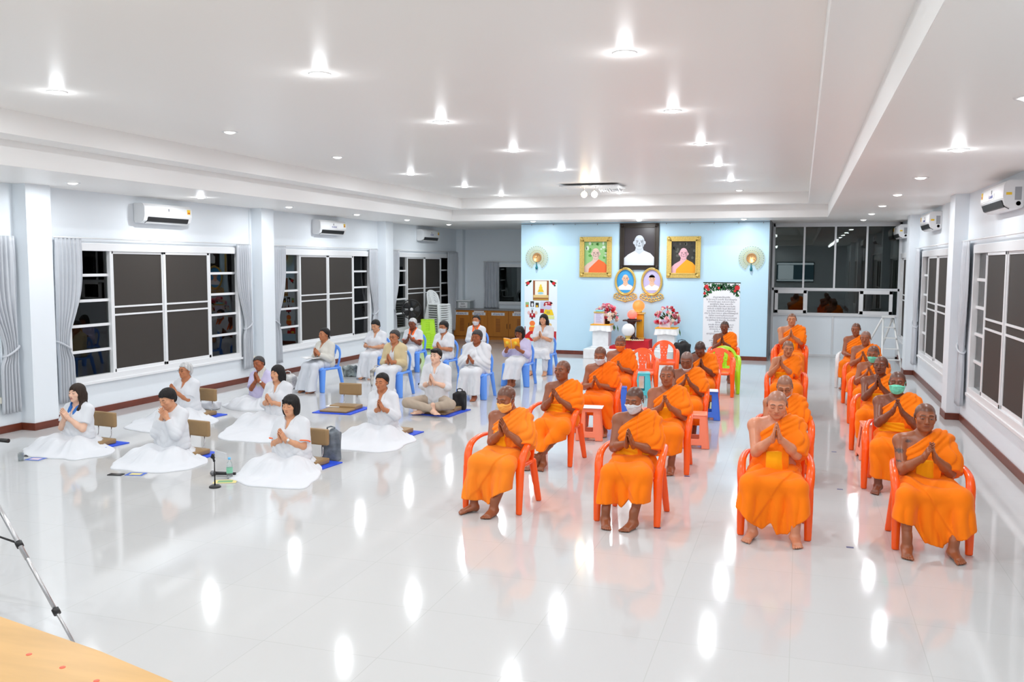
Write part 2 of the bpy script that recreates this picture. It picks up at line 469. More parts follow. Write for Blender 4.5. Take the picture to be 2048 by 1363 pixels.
def person(P):
    sc = P.get('sc', 1.0); fem = P.get('fem', False)
    near = P.get('near', 1.0)                     # 1 near .. larger = coarser
    root = empty('person', P['label'], 'person', (P['loc'][0], P['loc'][1], 0), P.get('yaw', 0), P.get('group'))
    T, W = P.get('T', .47), P.get('W', .172 if not fem else .158)
    pel = np.array([P.get('px', 0), P.get('py', .08), P.get('hz', .525)])
    Rt = rotm('y', P.get('side', 0))@rotm('x', -P.get('lean', .08))
    TT = lambda *a: pel+Rt@V3(*a)
    TR = lambda p: xform(p, Rt, pel)
    g = P.get('g', 1.06 if fem else 1.0)
    tp = [(TR(p), k) for p, k in torso_prims(T, W, g, P.get('belly', 0), P.get('chest', 1.0), P.get('bust', .012 if fem else 0))]
    skin = np.array(SKIN[P.get('skin', 'tan')]); q = dict(P.get('face', {})); q['skin'] = skin*P.get('tone', 1)
    skin = q['skin']
    # head
    hp, hy, hr = P.get('head', (.1, 0, 0))
    Rh = rotm('z', hy)@rotm('x', hp)@rotm('y', hr); hs = P.get('hs', 1.0)
    piv = TT(0, .004, T+.025)+np.array([0, -P.get('fwd', .0), 0]); hc = piv+Rh@np.array([0, -.022, .112])*hs
    nb = Rh.T@(TT(0, .012, T-.045)-hc)/hs
    hres = .0038*near
    HF = head_field(q, nb, hres)
    hv, hq = HF.mesh(); hcol = head_color(hv, q)
    H2L = lambda v: v@Rh.T*hs+hc
    parts = [(H2L(hv), hq)]; cols = [hcol]
    # arms
    al = P.get('al', 1.0)*(0.93 if fem else 1.0)
    hand = np.array(P.get('hand', TT(0, -.25, T-.17)-np.array([0, 0, 0]))); mode = P.get('mode', 'wai')
    f = nrm(P.get('fd', (0, -.55, .83)))
    arms = {}
    gap = .013
    for s in (-1, 1):
        right = s < 0
        S = TT(s*(W+.004), .01, T-.078)
        n = np.array([-s, 0, 0.]); ff = f.copy(); cu = P.get('curl', .06)
        if mode == 'wai': ff = nrm(f+np.array([-s*.13, 0, 0])); Wp = hand-f*.075+np.array([s*(gap+.014), 0, 0])
        elif mode == 'clasp': ff = nrm(f+np.array([-s*.30, 0, 0])); Wp = hand-f*.07+np.array([s*.043, 0, 0]); cu = .16
        elif mode == 'lap':
            ff = nrm(np.array([-s*.85, -.35, -.1+.12*s])); n = np.array([-s*.15, .35, .9*(1 if s > 0 else 1)]) if not P.get('fist') else np.array([0, .8, .3]); Wp = hand+np.array([s*.075, .02, .012*(1 if right else -1)]); cu = .5
        elif mode == 'face': ff = nrm(f+np.array([-s*.35, .1, 0])); n = nrm(np.array([-s*.6, .75, 0])); Wp = hand-f*.07+np.array([s*.035, 0, 0]); cu = .25
        elif mode == 'book': ff = nrm(np.array([-s*.45, -.35, .45])); n = nrm(np.array([-s*.5, .5, .7])); Wp = hand+np.array([s*.13, .02, -.06]); cu = .5
        hint = np.array([s*P.get('flare', .55), P.get('hby', .18), -.9])
        E, Wp = ik(S, Wp, .285*al*sc, .245*al*sc, hint)
        arms[s] = (S, E, Wp, ff, n, right, cu)
    lo = np.min([p[0] for p, _ in tp]+[a[i]-.08 for a in arms.values() for i in (0, 1, 2)], 0); hi = np.max([p[1] for p, _ in tp]+[a[i]+.08 for a in arms.values() for i in (0, 1, 2)], 0)
    legs = P.get('legs')
    LEG = {}
    if legs:
        for s in (-1, 1):
            kx, ky, kz, ax, ay, az, fa = legs[0 if s < 0 else 1] if isinstance(legs, list) else (s*legs[0], *legs[1:3], s*legs[3], *legs[4:6], s*legs[6])
            LEG[s] = (pel+np.array([s*.085, 0, 0]), np.array([kx, ky, kz]), np.array([ax, ay, az]), fa)
            for i in (1, 2): lo = np.minimum(lo, LEG[s][i]-.09); hi = np.maximum(hi, LEG[s][i]+.09)
    B = Field(lo-.02, hi+.02, .0085*near)
    for p, k in tp: B.add(p, k)
    B.add(cap(TT(0, .012, T-.06), piv+Rh@np.array([0, -.01, .03]), .058, .05), .03)
    ag = P.get('arm', 1.0)
    for s, (S, E, Wp, *_r) in arms.items():
        B.add(cap(S, E, .05*ag, .039*ag), .035)
        B.add(ell(S+np.array([0, 0, -.005]), .055*ag), .03)
        m = E+(Wp-E)*.35
        B.add(cap(E, m, .039*ag, .040*ag), .02); B.add(cap(m, Wp, .040*ag, .0255), .02)
    for s, (Hj, K, A, fa) in LEG.items():
        B.add(cap(Hj, K, .08, .056), .03)
        m = K+(A-K)*.33+np.array([0, .018, 0])
        B.add(cap(K, m, .054, .054), .03); B.add(cap(m, A, .052, .034), .03)
    bv, bq = B.mesh(); parts.append((bv, bq)); bc = np.tile(skin*np.array([.97, .97, .97]), (len(bv), 1))
    for (tx_, ty_, tz_, ra, rb) in P.get('tattoo', []):
        S = arms[-1][0]; dd = np.sqrt((bv[:, 0]-S[0]-tx_)**2/ra**2+(bv[:, 2]-S[2]-tz_)**2/rb**2); m_ = (.8*sstep(1.1, .7, dd+.35*np.sin(bv[:, 0]*260)*np.sin(bv[:, 2]*230))*(bv[:, 1] < S[1]+.02))[:, None]
        bc = bc*(1-m_)+np.array([.03, .03, .035])*m_
    cols.append(bc)
    hres2 = .0036*max(near, 1)
    for s, (S, E, Wp, ff, n, right, cu) in arms.items():
        hp_ = hand_prims(Wp, ff, n, right, .97*sc*(.92 if fem else 1), cu)
        u = nrm(E-Wp)
        HFd = Field(Wp-.16, Wp+.22, hres2)
        HFd.add(cap(Wp+u*.07, Wp, .031, .0255)); [HFd.add(p, k) for p, k in hp_]
        HFd.keep(lambda x, y, z: (x-f32(Wp[0]))*u[0]+(y-f32(Wp[1]))*u[1]+(z-f32(Wp[2]))*u[2]-.075)
        v, fq = HFd.mesh(); parts.append((v, fq)); cols.append(np.tile(skin*np.array([.95, .93, .92]), (len(v), 1)))
    if LEG and P.get('feet', True):
        for s, (Hj, K, A, fa) in LEG.items():
            FF = Field(A-.25, A+.25, .0045*near); FF.keep(lambda x, y, z: A[2]-.0765-z+0*x+0*y)
            FF.d[:] = 1
            FF.add(cap(A+nrm(K-A)*.1, A, .042, .034))
            for p, k in foot_prims(A, fa, s > 0): FF.add(p, k)
            v, fq = FF.mesh(); parts.append((v, fq)); cols.append(np.tile(skin*.9, (len(v), 1)))
    me = np_mesh('body', parts, cols)
    link('body', me, mat('skin', rough=.48, attr=True, spec=.35, sss=.0, var=.12, vscale=9) if not P.get('shiny') else mat('skin_moist', rough=.36, attr=True, spec=.5, var=.12, vscale=9), root)
    # hair
    if q.get('hair'):
        hf = hair_field(q, .0045*near); v, fq = hf.mesh()
        link('hair', np_mesh('hair', [(H2L(v), fq)]), hairmat(q.get('hc', 'black')), root)
    if P.get('mask'):
        col, wear = P['mask'] if isinstance(P['mask'], tuple) else (P['mask'], 'up')
        M = HF.like(HF.d-f32(.0075))
        M.add(ell((0, -.1, -.045), (.03, .012, .045)), .02)
        zt, zb = (-.012, -.118) if wear == 'up' else (-.085, -.145)
        M.keep(lambda x, y, z: np.maximum(z-(zt-1.6*np.abs(x)**1.5*.5)+0*y, (zb+.25*np.abs(x))-z+0*y), .004)
        M.keep(lambda x, y, z: y+.02+0*x+0*z, .004)
        if wear == 'up': M.disp(lambda x, y, z: .0012*np.sin(z*330)+0*x+0*y)
        v, fq = M.mesh()
        mo = link('face_mask', np_mesh('face_mask', [(H2L(v), fq)]), mat('mask_'+col, MASKC[col], .8), root)
        for s in (-1, 1):
            lb = MB()
            zz = (zt-.02, zb+.03)
            lb.tube([H2L(np.array([[s*.066, -.03, zz[0]]]))[0], H2L(np.array([[s*.08, .0, .012]]))[0], H2L(np.array([[s*.083, .03, -.0]]))[0], H2L(np.array([[s*.08, .012, -.035]]))[0], H2L(np.array([[s*.064, -.03, zz[1]]]))[0]], .0018, 5)
            lb.build('ear_loop', MATS['mask_'+col] if col != 'amber' else mat('mask_white', MASKC['white'], .8), mo)
    if P.get('glasses'):
        gb = MB(); fw = q.get('fw', 1.04)
        for s in (-1, 1):
            gb.tube([H2L(np.array([[s*.033+.021*math.cos(a), -.1005+.06*abs(.021*math.cos(a))+.006, .0+.016*math.sin(a)]]))[0] for a in np.linspace(0, 2*PI, 18)[:-1]], .0017, 5, closed=True)
            gb.tube([H2L(np.array([[s*.054, -.094, .006]]))[0], H2L(np.array([[s*.08*fw, -.03, .008]]))[0], H2L(np.array([[s*.08*fw, .02, .008]]))[0]], .0017, 5)
        gb.tube([H2L(np.array([[-.012, -.098, .003]]))[0], H2L(np.array([[.012, -.098, .003]]))[0]], .0017, 5)
        gb.build('glasses', mat('glasses_frame', (.02, .02, .02) if P['glasses'] == 'dark' else (.35, .34, .33), .35, .6), root)
    for s, kind in P.get('wrist', []):
        S, E, Wp = arms[s][:3]; u = Vector(nrm(E-Wp)); a_ = u.orthogonal().normalized(); b_ = u.cross(a_); cc = Vector(Wp)+u*.035
        wm = chrome_w if kind == 'watch' else mat('bracelet_white', (.7, .7, .68), .5)
        wb = MB(); wb.tube([cc+(a_*math.cos(t)+b_*math.sin(t))*.0305 for t in np.linspace(0, 2*PI, 21)[:-1]], .0055, 6, closed=True)
        wo = wb.build('wristwatch' if kind == 'watch' else 'bracelet', wm, root)
        if kind == 'watch':
            o_ = nrm(np.array([s*.6, -.8, .3])-np.array(u)*(np.array([s*.6, -.8, .3])@np.array(u))); MB().lathe([(0, 0), (.017, 0), (.017, .007), (0, .008)], cc+Vector(o_)*.031, 16, R=Vector(o_).to_track_quat('Z', 'Y').to_matrix()).build('dial', mat('watch_dial', (.75, .75, .72), .3), wo)
    ctx = dict(root=root, TT=TT, TR=TR, Rt=Rt, pel=pel, T=T, W=W, g=g, tp=tp, arms=arms, LEG=LEG, near=near, P=P, piv=piv, H2L=H2L)
    for w in P.get('wear', []): w(ctx)
    return root
chrome_w = mat('watch_metal', (.5, .5, .5), .3, .8)
MASKC = dict(white=(.68, .68, .70), green=srgb(120, 222, 190), amber=srgb(250, 182, 92), orange=srgb(238, 116, 24))
def hairmat(n):
    col = dict(black=(.012, .010, .010), brown=(.035, .02, .013), gray=(.16, .16, .165), white=(.62, .62, .62), mixed=(.055, .05, .05), tinted=(.12, .075, .05))[n]
    return mat('hair_'+n, col, .5, spec=.28, bump=.5, bscale=160, var=.35, vscale=40, stretch=(1, 1, .15))

val = lambda t, q=.8: 2*np.abs(np.sin(t*.5))**q-1
# ------------------------------------------------------------------ clothing
def robe_col(n):
    c = dict(orange=srgb(255, 126, 8), deep=srgb(255, 115, 4), light=srgb(255, 137, 34), amber=srgb(255, 170, 10))[n]
    return mat('robe_'+n, c, .82, spec=.2, sheen=.1, bump=.08, bscale=260, var=.06, vscale=5)
def robe(col='orange', sash='amber', flap=None, hem=.25, hemtilt=0.0, seed=0, band=1, sleeve=1.0, spreadk=1.0, sashk=1, wrap=1, flare=0.0):
    """monk's upper robe over the left shoulder, waist sash and skirt"""
    def w(c):
        T, W, TT, TR, pel, near, root = (c[k] for k in ('T', 'W', 'TT', 'TR', 'pel', 'near', 'root'))
        Rt = c['Rt']; S, E, Wp = c['arms'][1][:3]
        rr = np.random.RandomState(seed+11); ph = rr.rand(8)*6.28
        inv = lambda x, y, z: tuple((x-f32(pel[0]))*f32(Rt[0, i])+(y-f32(pel[1]))*f32(Rt[1, i])+(z-f32(pel[2]))*f32(Rt[2, i]) for i in range(3))
        lo = np.min([p[0] for p, _ in c['tp']]+[E-.14, S-.1], 0)-.05; hi = np.max([p[1] for p, _ in c['tp']]+[E+.14, S+.1], 0)+.05
        lo[2] = pel[2]-.06
        F = Field(lo, hi, .0078*near)
        for p, k in c['tp']: F.add(p, k, .016)
        # edge runs from the right armpit to the base of the neck on the left
        e0, e1 = np.array([-W+.005, T-.165]), np.array([.052, T+.005]); ed = (e1-e0)/np.linalg.norm(e1-e0); en = np.array([-ed[1], ed[0]])
        def side(x, y, z):
            X, Y, Z = inv(x, y, z); return (X-e0[0])*en[0]+(Z-e0[1])*en[1]
        def folds(x, y, z):
            X, Y, Z = inv(x, y, z)
            dperp = -((X-e0[0])*en[0]+(Z-e0[1])*en[1]); al_ = (X-e0[0])*ed[0]+(Z-e0[1])*ed[1]
            a = .0072*val(dperp*135+2.2*np.sin(al_*9+ph[0])+ph[1])*sstep(.30, .02, dperp)
            b = .0085*val(al_*34+dperp*30+1.5*np.sin(dperp*14+ph[6])+ph[2])*sstep(.08, .22, dperp)
            if band:
                xc = .035+.10*(T-Z)*.6
                a = a+.019*(sstep(xc-.004, xc+.006, X)*sstep(xc+.17, xc+.15, X)*(Y < .03))*sstep(.0, .06, Z)
            return a+b
        F.disp(folds)
        F.keep(side, .006)
        # sleeve over the left upper arm
        d = nrm(E-S)
        F.add(cap(S+np.array([.0, .0, .012]), S+d*.17, .066, .086*sleeve), .045)
        F.add(cap(S+d*.16, E+d*-.035+np.array([0, 0, -.028*sleeve]), .084*sleeve, .088*sleeve), .05)
        F.add(cap(TT(W-.05, -.02, T-.2), S+d*.2+np.array([-.03, -.01, -.03]), .07, .06), .05)
        F.disp(lambda x, y, z: .009*val(85*((x-f32(S[0]))*.35+(y-f32(S[1]))*.5-(z-f32(S[2]))*.8)+3*np.sin(25*y+ph[3])+ph[4])*sstep(W-.05, W+.03, inv(x, y, z)[0]))
        Ce = E+d*-.005
        F.keep(lambda x, y, z: np.where(inv(x, y, z)[0] > W-.07, (x-f32(Ce[0]))*d[0]+(y-f32(Ce[1]))*d[1]+(z-f32(Ce[2]))*d[2]-.012, -1), .008)
        fmesh('robe', F, robe_col(col), root)
        # waist sash
        if sash:
            Sx = Field(TT(-.24, 0, 0)*[1, 0, 0]+np.array([0, pel[1]-.32, pel[2]-.04]), TT(.24, 0, 0)*[1, 0, 0]+np.array([0, pel[1]+.25, pel[2]+T]), .0075*near)
            for p, k in c['tp']: Sx.add(p, k, .033+.004*sashk)
            kind = flap or 'band'
            def reg(x, y, z):
                X, Y, Z = inv(x, y, z)
                if kind == 'band': return np.maximum(np.abs(Z-.135-.05*X)-.052, np.maximum(Y-.02, np.abs(X)-.17))
                if kind == 'flap': return np.maximum(np.maximum(np.abs(Z-.105)-.115+.10*np.abs(X-.02), Y-.0), np.abs(X-.02)-.10)
                if kind == 'bow': return np.maximum(np.maximum(np.abs(Z-.13)-.10, Y-.0), np.abs(X+.02)-(.045+.30*np.abs(Z-.15)))
            Sx.disp(lambda x, y, z: .003*np.sin(inv(x, y, z)[2]*150+inv(x, y, z)[0]*30+ph[5]) if kind == 'band' else .002*np.sin(inv(x, y, z)[0]*90+ph[5])+0*z)
            Sx.keep(reg, .006)
            fmesh('waist_sash', Sx, robe_col(sash), root)
        skirt(col, hem, hemtilt, seed, spreadk, front_wrap=wrap != 0, wrapdir=wrap or 1, flare=flare)(c)
    return w
def skirt(col='orange', hem=.25, tilt=0.0, seed=0, wide=1.0, m=None, name='skirt', flare=0.0, fold=1.0, front=0.0, front_wrap=False, wrapdir=1):
    def w(c):
        pel, near, root, LEG = c['pel'], c['near'], c['root'], c['LEG']
        rr = np.random.RandomState(seed+3); ph = rr.rand(8)*6.28
        (h0, k0, a0, _), (h1, k1, a1, _) = LEG[-1], LEG[1]
        kc = (k0+k1)/2; a_c = (a0+a1)/2
        lo = np.minimum(np.minimum(k0, k1), np.minimum(a0, a1))-.17-flare; hi = np.maximum(np.maximum(k0, k1), pel+np.array([.15, .1, .1]))+.17+flare
        hi[2] = pel[2]+.19; hi[1] = pel[1]+.16
        hm = hem if np.isscalar(hem) else min(h_ for _, h_ in hem)
        lo[2] = hm-.08; F = Field(lo, hi, .0085*near)
        F.add(cap(pel+np.array([-.075, 0, -.005]), pel+np.array([.075, 0, -.005]), .12), .0)
        F.add(cap(pel+np.array([0, 0, .0]), pel+np.array([0, -.005, .01]), .118*c['g'], .114*c['g'], (1, 0, 0), 1.32), .04)
        for h, k, a in ((h0, k0, a0), (h1, k1, a1)):
            F.add(cap(h, k, .094, .072), .045)
            b = k+(a-k)*.95; b[2] = hm-.06; b[1] = min(b[1], k[1]+.03)-.012-front; b[0] += (k[0]-kc[0])*.12*wide+np.sign(k[0]-kc[0])*flare
            F.add(cap(k, b, .072, .074+.35*flare), .045)
        # cloth bridging the two legs
        F.add(cap((h0+h1)/2+np.array([0, -.06, .0]), kc+np.array([0, .02, .008]), .085, .05, (1, 0, 0), 1.0+abs(k1[0]-k0[0])*3.0), .06)
        F.add(cap(kc+np.array([0, .015, -.01]), np.array([kc[0], kc[1]-.0-front, hm-.05]), .05, .055, (1, 0, 0), 1.0+abs(k1[0]-k0[0])*5.5), .06)
        def folds(x, y, z):
            lap = sstep(kc[2]-.12, kc[2]-.02, z); X = x-f32(kc[0]); Y = y-f32(kc[1])
            a = .012*val(X*52+9*z+2.0*np.sin(z*9+ph[0])+ph[1])*(1-lap)
            b = .011*val(Y*40+X*34*np.sin(ph[2]+1)+1.9*np.sin(X*13+ph[3])+ph[4])*lap*sstep(kc[1]-.06, kc[1]+.12, y)
            e = .004*np.sin(X*128+5*z+ph[5])*sstep(kc[2]-.1, hm, z)
            return fold*(a+b+e)
        F.disp(folds)
        if front_wrap:
            F.disp(lambda x, y, z: .014*sstep(-.004, .006, (x-f32(kc[0]))*.8+(z-f32(kc[2]))*.45*wrapdir+(y-f32(kc[1]))*.3+.04)*(wrapdir > 0)+.014*sstep(.004, -.006, (x-f32(kc[0]))*.8-(z-f32(kc[2]))*.45-(y-f32(kc[1]))*.3-.04)*(wrapdir < 0))
        if np.isscalar(hem): hx, hz_ = [-.3, .3], [hem, hem]
        else: hx, hz_ = zip(*hem)
        F.keep(lambda x, y, z: np.interp((x-f32(kc[0])).ravel(), hx, hz_).astype(f32)[:, None, None]+tilt*(x-f32(kc[0]))+.008*np.sin(x*16+ph[6])-z+0*y, .004)
        fmesh(name, F, m or robe_col(col), root)
    return w
def white(n='white'):
    c = dict(white=(.69, .705, .735), cream=(.64, .625, .57), lilac=srgb(196, 190, 220), beige=srgb(204, 186, 146), pale=(.64, .67, .72))[n]
    return mat('cloth_'+n, c, .85, spec=.2, sheen=.1, bump=.07, bscale=240)
def blouse(m='white', sleeve=.55, hem=-.06, neck='v', collar=True, trim=None, grow=.016, loose=1.0, opening=0.0, name='shirt', seed=1, collar_m=None):
    """sleeve: 0..1 over the upper arm, 1..2 along the forearm"""
    def w(c):
        T, W, TT, TR, pel, near, root, Rt = (c[k] for k in ('T', 'W', 'TT', 'TR', 'pel', 'near', 'root', 'Rt'))
        rr = np.random.RandomState(seed); ph = rr.rand(8)*6.28
        inv = lambda x, y, z: tuple((x-f32(pel[0]))*f32(Rt[0, i])+(y-f32(pel[1]))*f32(Rt[1, i])+(z-f32(pel[2]))*f32(Rt[2, i]) for i in range(3))
        pts = [p for a in c['arms'].values() for p in a[:3]]
        lo = np.min([p[0] for p, _ in c['tp']]+[p-.1 for p in pts], 0)-.03; hi = np.max([p[1] for p, _ in c['tp']]+[p+.1 for p in pts], 0)+.03
        F = Field(lo, hi, .0078*near)
        for p, k in c['tp']: F.add(p, k, grow)
        F.add(TR(cap((0, -.012, -.02), (0, -.016, .2), .125*c['g']*loose, .118*c['g']*loose, (1, 0, 0), 1.36)), .05)
        F.disp(lambda x, y, z: .0045*val(inv(x, y, z)[0]*62+inv(x, y, z)[2]*30*np.sin(ph[0])+1.6*np.sin(inv(x, y, z)[2]*13+ph[1])+ph[2])*sstep(.36, .12, inv(x, y, z)[2])+.003*val(inv(x, y, z)[2]*75-np.abs(inv(x, y, z)[0])*60+ph[4])*sstep(.16, .03, inv(x, y, z)[2]))
        F.keep(lambda x, y, z: hem-inv(x, y, z)[2], .006)
        for s, (S, E, Wp, *_r) in c['arms'].items():
            d = nrm(E-S); u = nrm(Wp-E)
            if sleeve <= 1:
                Q = S+(E-S)*sleeve
                F2 = F.like()
                F2.add(cap(S, Q+d*.05, .066, .068*loose)); F2.keep(lambda x, y, z: (x-f32(Q[0]))*d[0]+(y-f32(Q[1]))*d[1]+(z-f32(Q[2]))*d[2], .004)
            else:
                Q = E+(Wp-E)*(sleeve-1)
                F2 = F.like(); F3 = F.like(); F2.add(cap(S, E, .064, .058*loose)); F3.add(cap(E, Q+u*.05, .058*loose, .042))
                F3.keep(lambda x, y, z: (x-f32(Q[0]))*u[0]+(y-f32(Q[1]))*u[1]+(z-f32(Q[2]))*u[2], .004)
                hh = np.maximum(f32(.03)-np.abs(F3.d-F2.d), 0)/f32(.03); F2.d = np.minimum(F3.d, F2.d)-hh*hh*f32(.0075)
                F2.disp(lambda x, y, z: .0035*val(80*(z-f32(E[2]))+60*(y-f32(E[1]))+30*x+ph[3])*np.exp(-((x-f32(E[0]))**2+(y-f32(E[1]))**2+(z-f32(E[2]))**2)/.016))
            h = np.maximum(f32(.03)-np.abs(F.d-F2.d), 0)/f32(.03); F.d = np.minimum(F.d, F2.d)-h*h*f32(.0075)
        # neckline
        F.cut(TR(ell((0, -.03, T+.03), (.076, .092, .092))), .008)
        if neck == 'v': F.cut(TR(cap((0, -.10, T-.0), (0, -.12, T-.15), .046, .008, (0, 1, 0), 2.6)), .006)
        if opening: F.cut(TR(cap((0, -.16, T), (0, -.17, -.1), opening, opening*1.1)), .01)
        cl = F
        o = fmesh(name, cl, white(m) if isinstance(m, str) else m, root)
        if collar:
            K = Field(TT(-.16, -.22, T-.16)-.06, TT(.16, .2, T+.1)+.06, .006*near)
            for q_, kk in c['tp']: K.add(q_, kk, grow+.007)
            big = TR(ell((0, -.026, T+.024), (.091, .108, .100)))[2]; lp_ = [TR(cap((s*.045, -.09, T-.03), (s*.045, -.13, T-.125), .034, .020))[2] for s in (-1, 1)]
            K.keep(lambda x, y, z: np.minimum(big(x, y, z), np.minimum(lp_[0](x, y, z), lp_[1](x, y, z))), .003)
            K.cut(TR(ell((0, -.03, T+.034), (.073, .09, .09))), .003); K.cut(TR(cap((0, -.10, T-.0), (0, -.12, T-.15), .044, .008, (0, 1, 0), 2.6)), .003)
            cm = white(collar_m) if isinstance(collar_m, str) else (collar_m or (white(m) if isinstance(m, str) else m))
            fmesh('collar', K, cm, o)
        if trim:
            tm = mat('trim_orange', srgb(255, 110, 40), .8)
            Kb = MB()
            for s, (S, E, Wp, *_r) in c['arms'].items():
                d = nrm(E-S); Q = S+(E-S)*min(sleeve, 1); u = Vector(d).orthogonal().normalized(); v = Vector(d).cross(u)
                Kb.tube([Vector(Q)+(u*math.cos(a)+v*math.sin(a))*.067*loose for a in np.linspace(0, 2*PI, 20)[:-1]], .007, 6, closed=True)
            Kb.build('sleeve_trim', tm, o)
            patch('chest_badge', tm, grow+.006, lambda X, Y, Z, T_: np.maximum(np.sqrt((X-.078)**2+(Z-T_+.20)**2)-.034, Y), .003, .006)(c)
    return w
def patch(name, mtl, grow, reg, k=.006, res=.007, ripple=0):
    """cloth piece lying on the torso where reg(X,Y,Z)<0 in torso coordinates"""
    def w(c):
        T, pel, Rt = c['T'], c['pel'], c['Rt']
        inv = lambda x, y, z: tuple((x-f32(pel[0]))*f32(Rt[0, i])+(y-f32(pel[1]))*f32(Rt[1, i])+(z-f32(pel[2]))*f32(Rt[2, i]) for i in range(3))
        lo = np.min([p[0] for p, _ in c['tp']], 0)-.08; hi = np.max([p[1] for p, _ in c['tp']], 0)+.08
        F = Field(lo, hi, res*c['near'])
        for p, kk in c['tp']: F.add(p, kk, grow)
        if ripple: F.disp(lambda x, y, z: ripple*np.sin(inv(x, y, z)[0]*110+inv(x, y, z)[2]*30))
        F.keep(lambda x, y, z: reg(*inv(x, y, z), T), k)
        fmesh(name, F, mtl, c['root'])
    return w
def trousers(mtl, r=(.095, .07, .05), name='trousers', upto=.92, cross=False):
    def w(c):
        pel, near, root, LEG = c['pel'], c['near'], c['root'], c['LEG']
        P = [p for l in LEG.values() for p in l[:3]]
        F = Field(np.min(P, 0)-.16, np.max(P, 0)+.16, .008*near)
        F.add(cap(pel+np.array([-.08, 0, 0]), pel+np.array([.08, 0, 0]), .122), .0)
        F.add(cap(pel, pel+Rvec(c, (0, -.01, .1)), .115, .11, (1, 0, 0), 1.3), .04)
        for s, (h, k, a, _) in LEG.items():
            F.add(cap(h, k, r[0], r[1]), .04); q = k+(a-k)*upto; F.add(cap(k, q, r[1], r[2]), .02)
        F.disp(lambda x, y, z: .0035*np.sin(55*x+35*y+40*z)*np.sin(13*x-9*y+2))
        fmesh(name, F, mtl, root)
    return w
def Rvec(c, v): return c['Rt']@V3(v)
def drape(outline, bumps, m='white', seed=0, name='skirt', slope=1.05, nfold=13, amp=.024, sharp=9.0, lift=.0):
    """long cloth lying over folded legs and spreading on the floor; outline in local xy around the sitter, bumps = (x,y,z,r)"""
    def w(c):
        pel = c['pel']; root = c['root']; rr = np.random.RandomState(seed+1); ph = rr.rand(6)*6.28
        O = np.array(outline, float); cx0 = np.array([pel[0], pel[1]])
        ang = np.arctan2(O[:, 1]-cx0[1], O[:, 0]-cx0[0]); rad = np.hypot(O[:, 0]-cx0[0], O[:, 1]-cx0[1])
        od = np.argsort(ang); ang, rad = ang[od], rad[od]
        NT, NR = 144, 34
        th = np.linspace(-PI, PI, NT, endpoint=False)
        R = np.interp(th, np.concatenate([ang-2*PI, ang, ang+2*PI]), np.tile(rad, 3))
        for _ in range(1): R = (np.roll(R, 1)+2*R+np.roll(R, -1))/4
        R = R*(1+.018*np.sin(th*9+ph[0])+.012*np.sin(th*15+ph[1]))
        t = np.linspace(.02, 1, NR)**.9
        X = cx0[0]+np.outer(t, R*np.cos(th)); Y = cx0[1]+np.outer(t, R*np.sin(th))
        Z = np.zeros_like(X); acc = np.zeros_like(X)
        for bx, by, bz, br in bumps:
            d = np.hypot(X-bx, Y-by); h = (bz+br)-slope*(np.sqrt(d*d+br*br)-br)
            acc += np.exp(np.clip(h, -1, 2)*sharp*4)
        Z = np.log(acc+1)/(sharp*4)
        Z = np.maximum(Z-.0, 0)
        edge = sstep(.25, .8, np.broadcast_to(t[:, None], Z.shape))*sstep(1.04, .86, np.broadcast_to(t[:, None], Z.shape))
        Z = Z+.014+edge*amp*(val(2*(th*nfold*.5+1.6*np.sin(th*3+ph[2])+ph[3]+.8*t[:, None]), .7)+.5*val(th*nfold*2.3+3*np.sin(th*4+ph[4])+2*t[:, None], .7))*(.3+.7*np.minimum(Z/.12, 1))
        Z = np.maximum(Z, .012)
        Z = Z*(1)-.0
        Z[-1] = .008
        nb = NR
        V = np.stack([X.ravel(), Y.ravel(), Z.ravel()], 1)
        Vb = np.stack([X[-1], Y[-1], np.full(NT, .001)], 1); V = np.concatenate([V, Vb])
        q = []
        i, j = np.meshgrid(np.arange(NR), np.arange(NT), indexing='ij'); jn = (j+1) % NT
        q = np.stack([i*NT+j, i*NT+jn, (i+1)*NT+jn, (i+1)*NT+j], -1).reshape(-1, 4)[:, ::-1]
        link(name, np_mesh(name, [(V, q)]), white(m) if isinstance(m, str) else m, root)
    return w
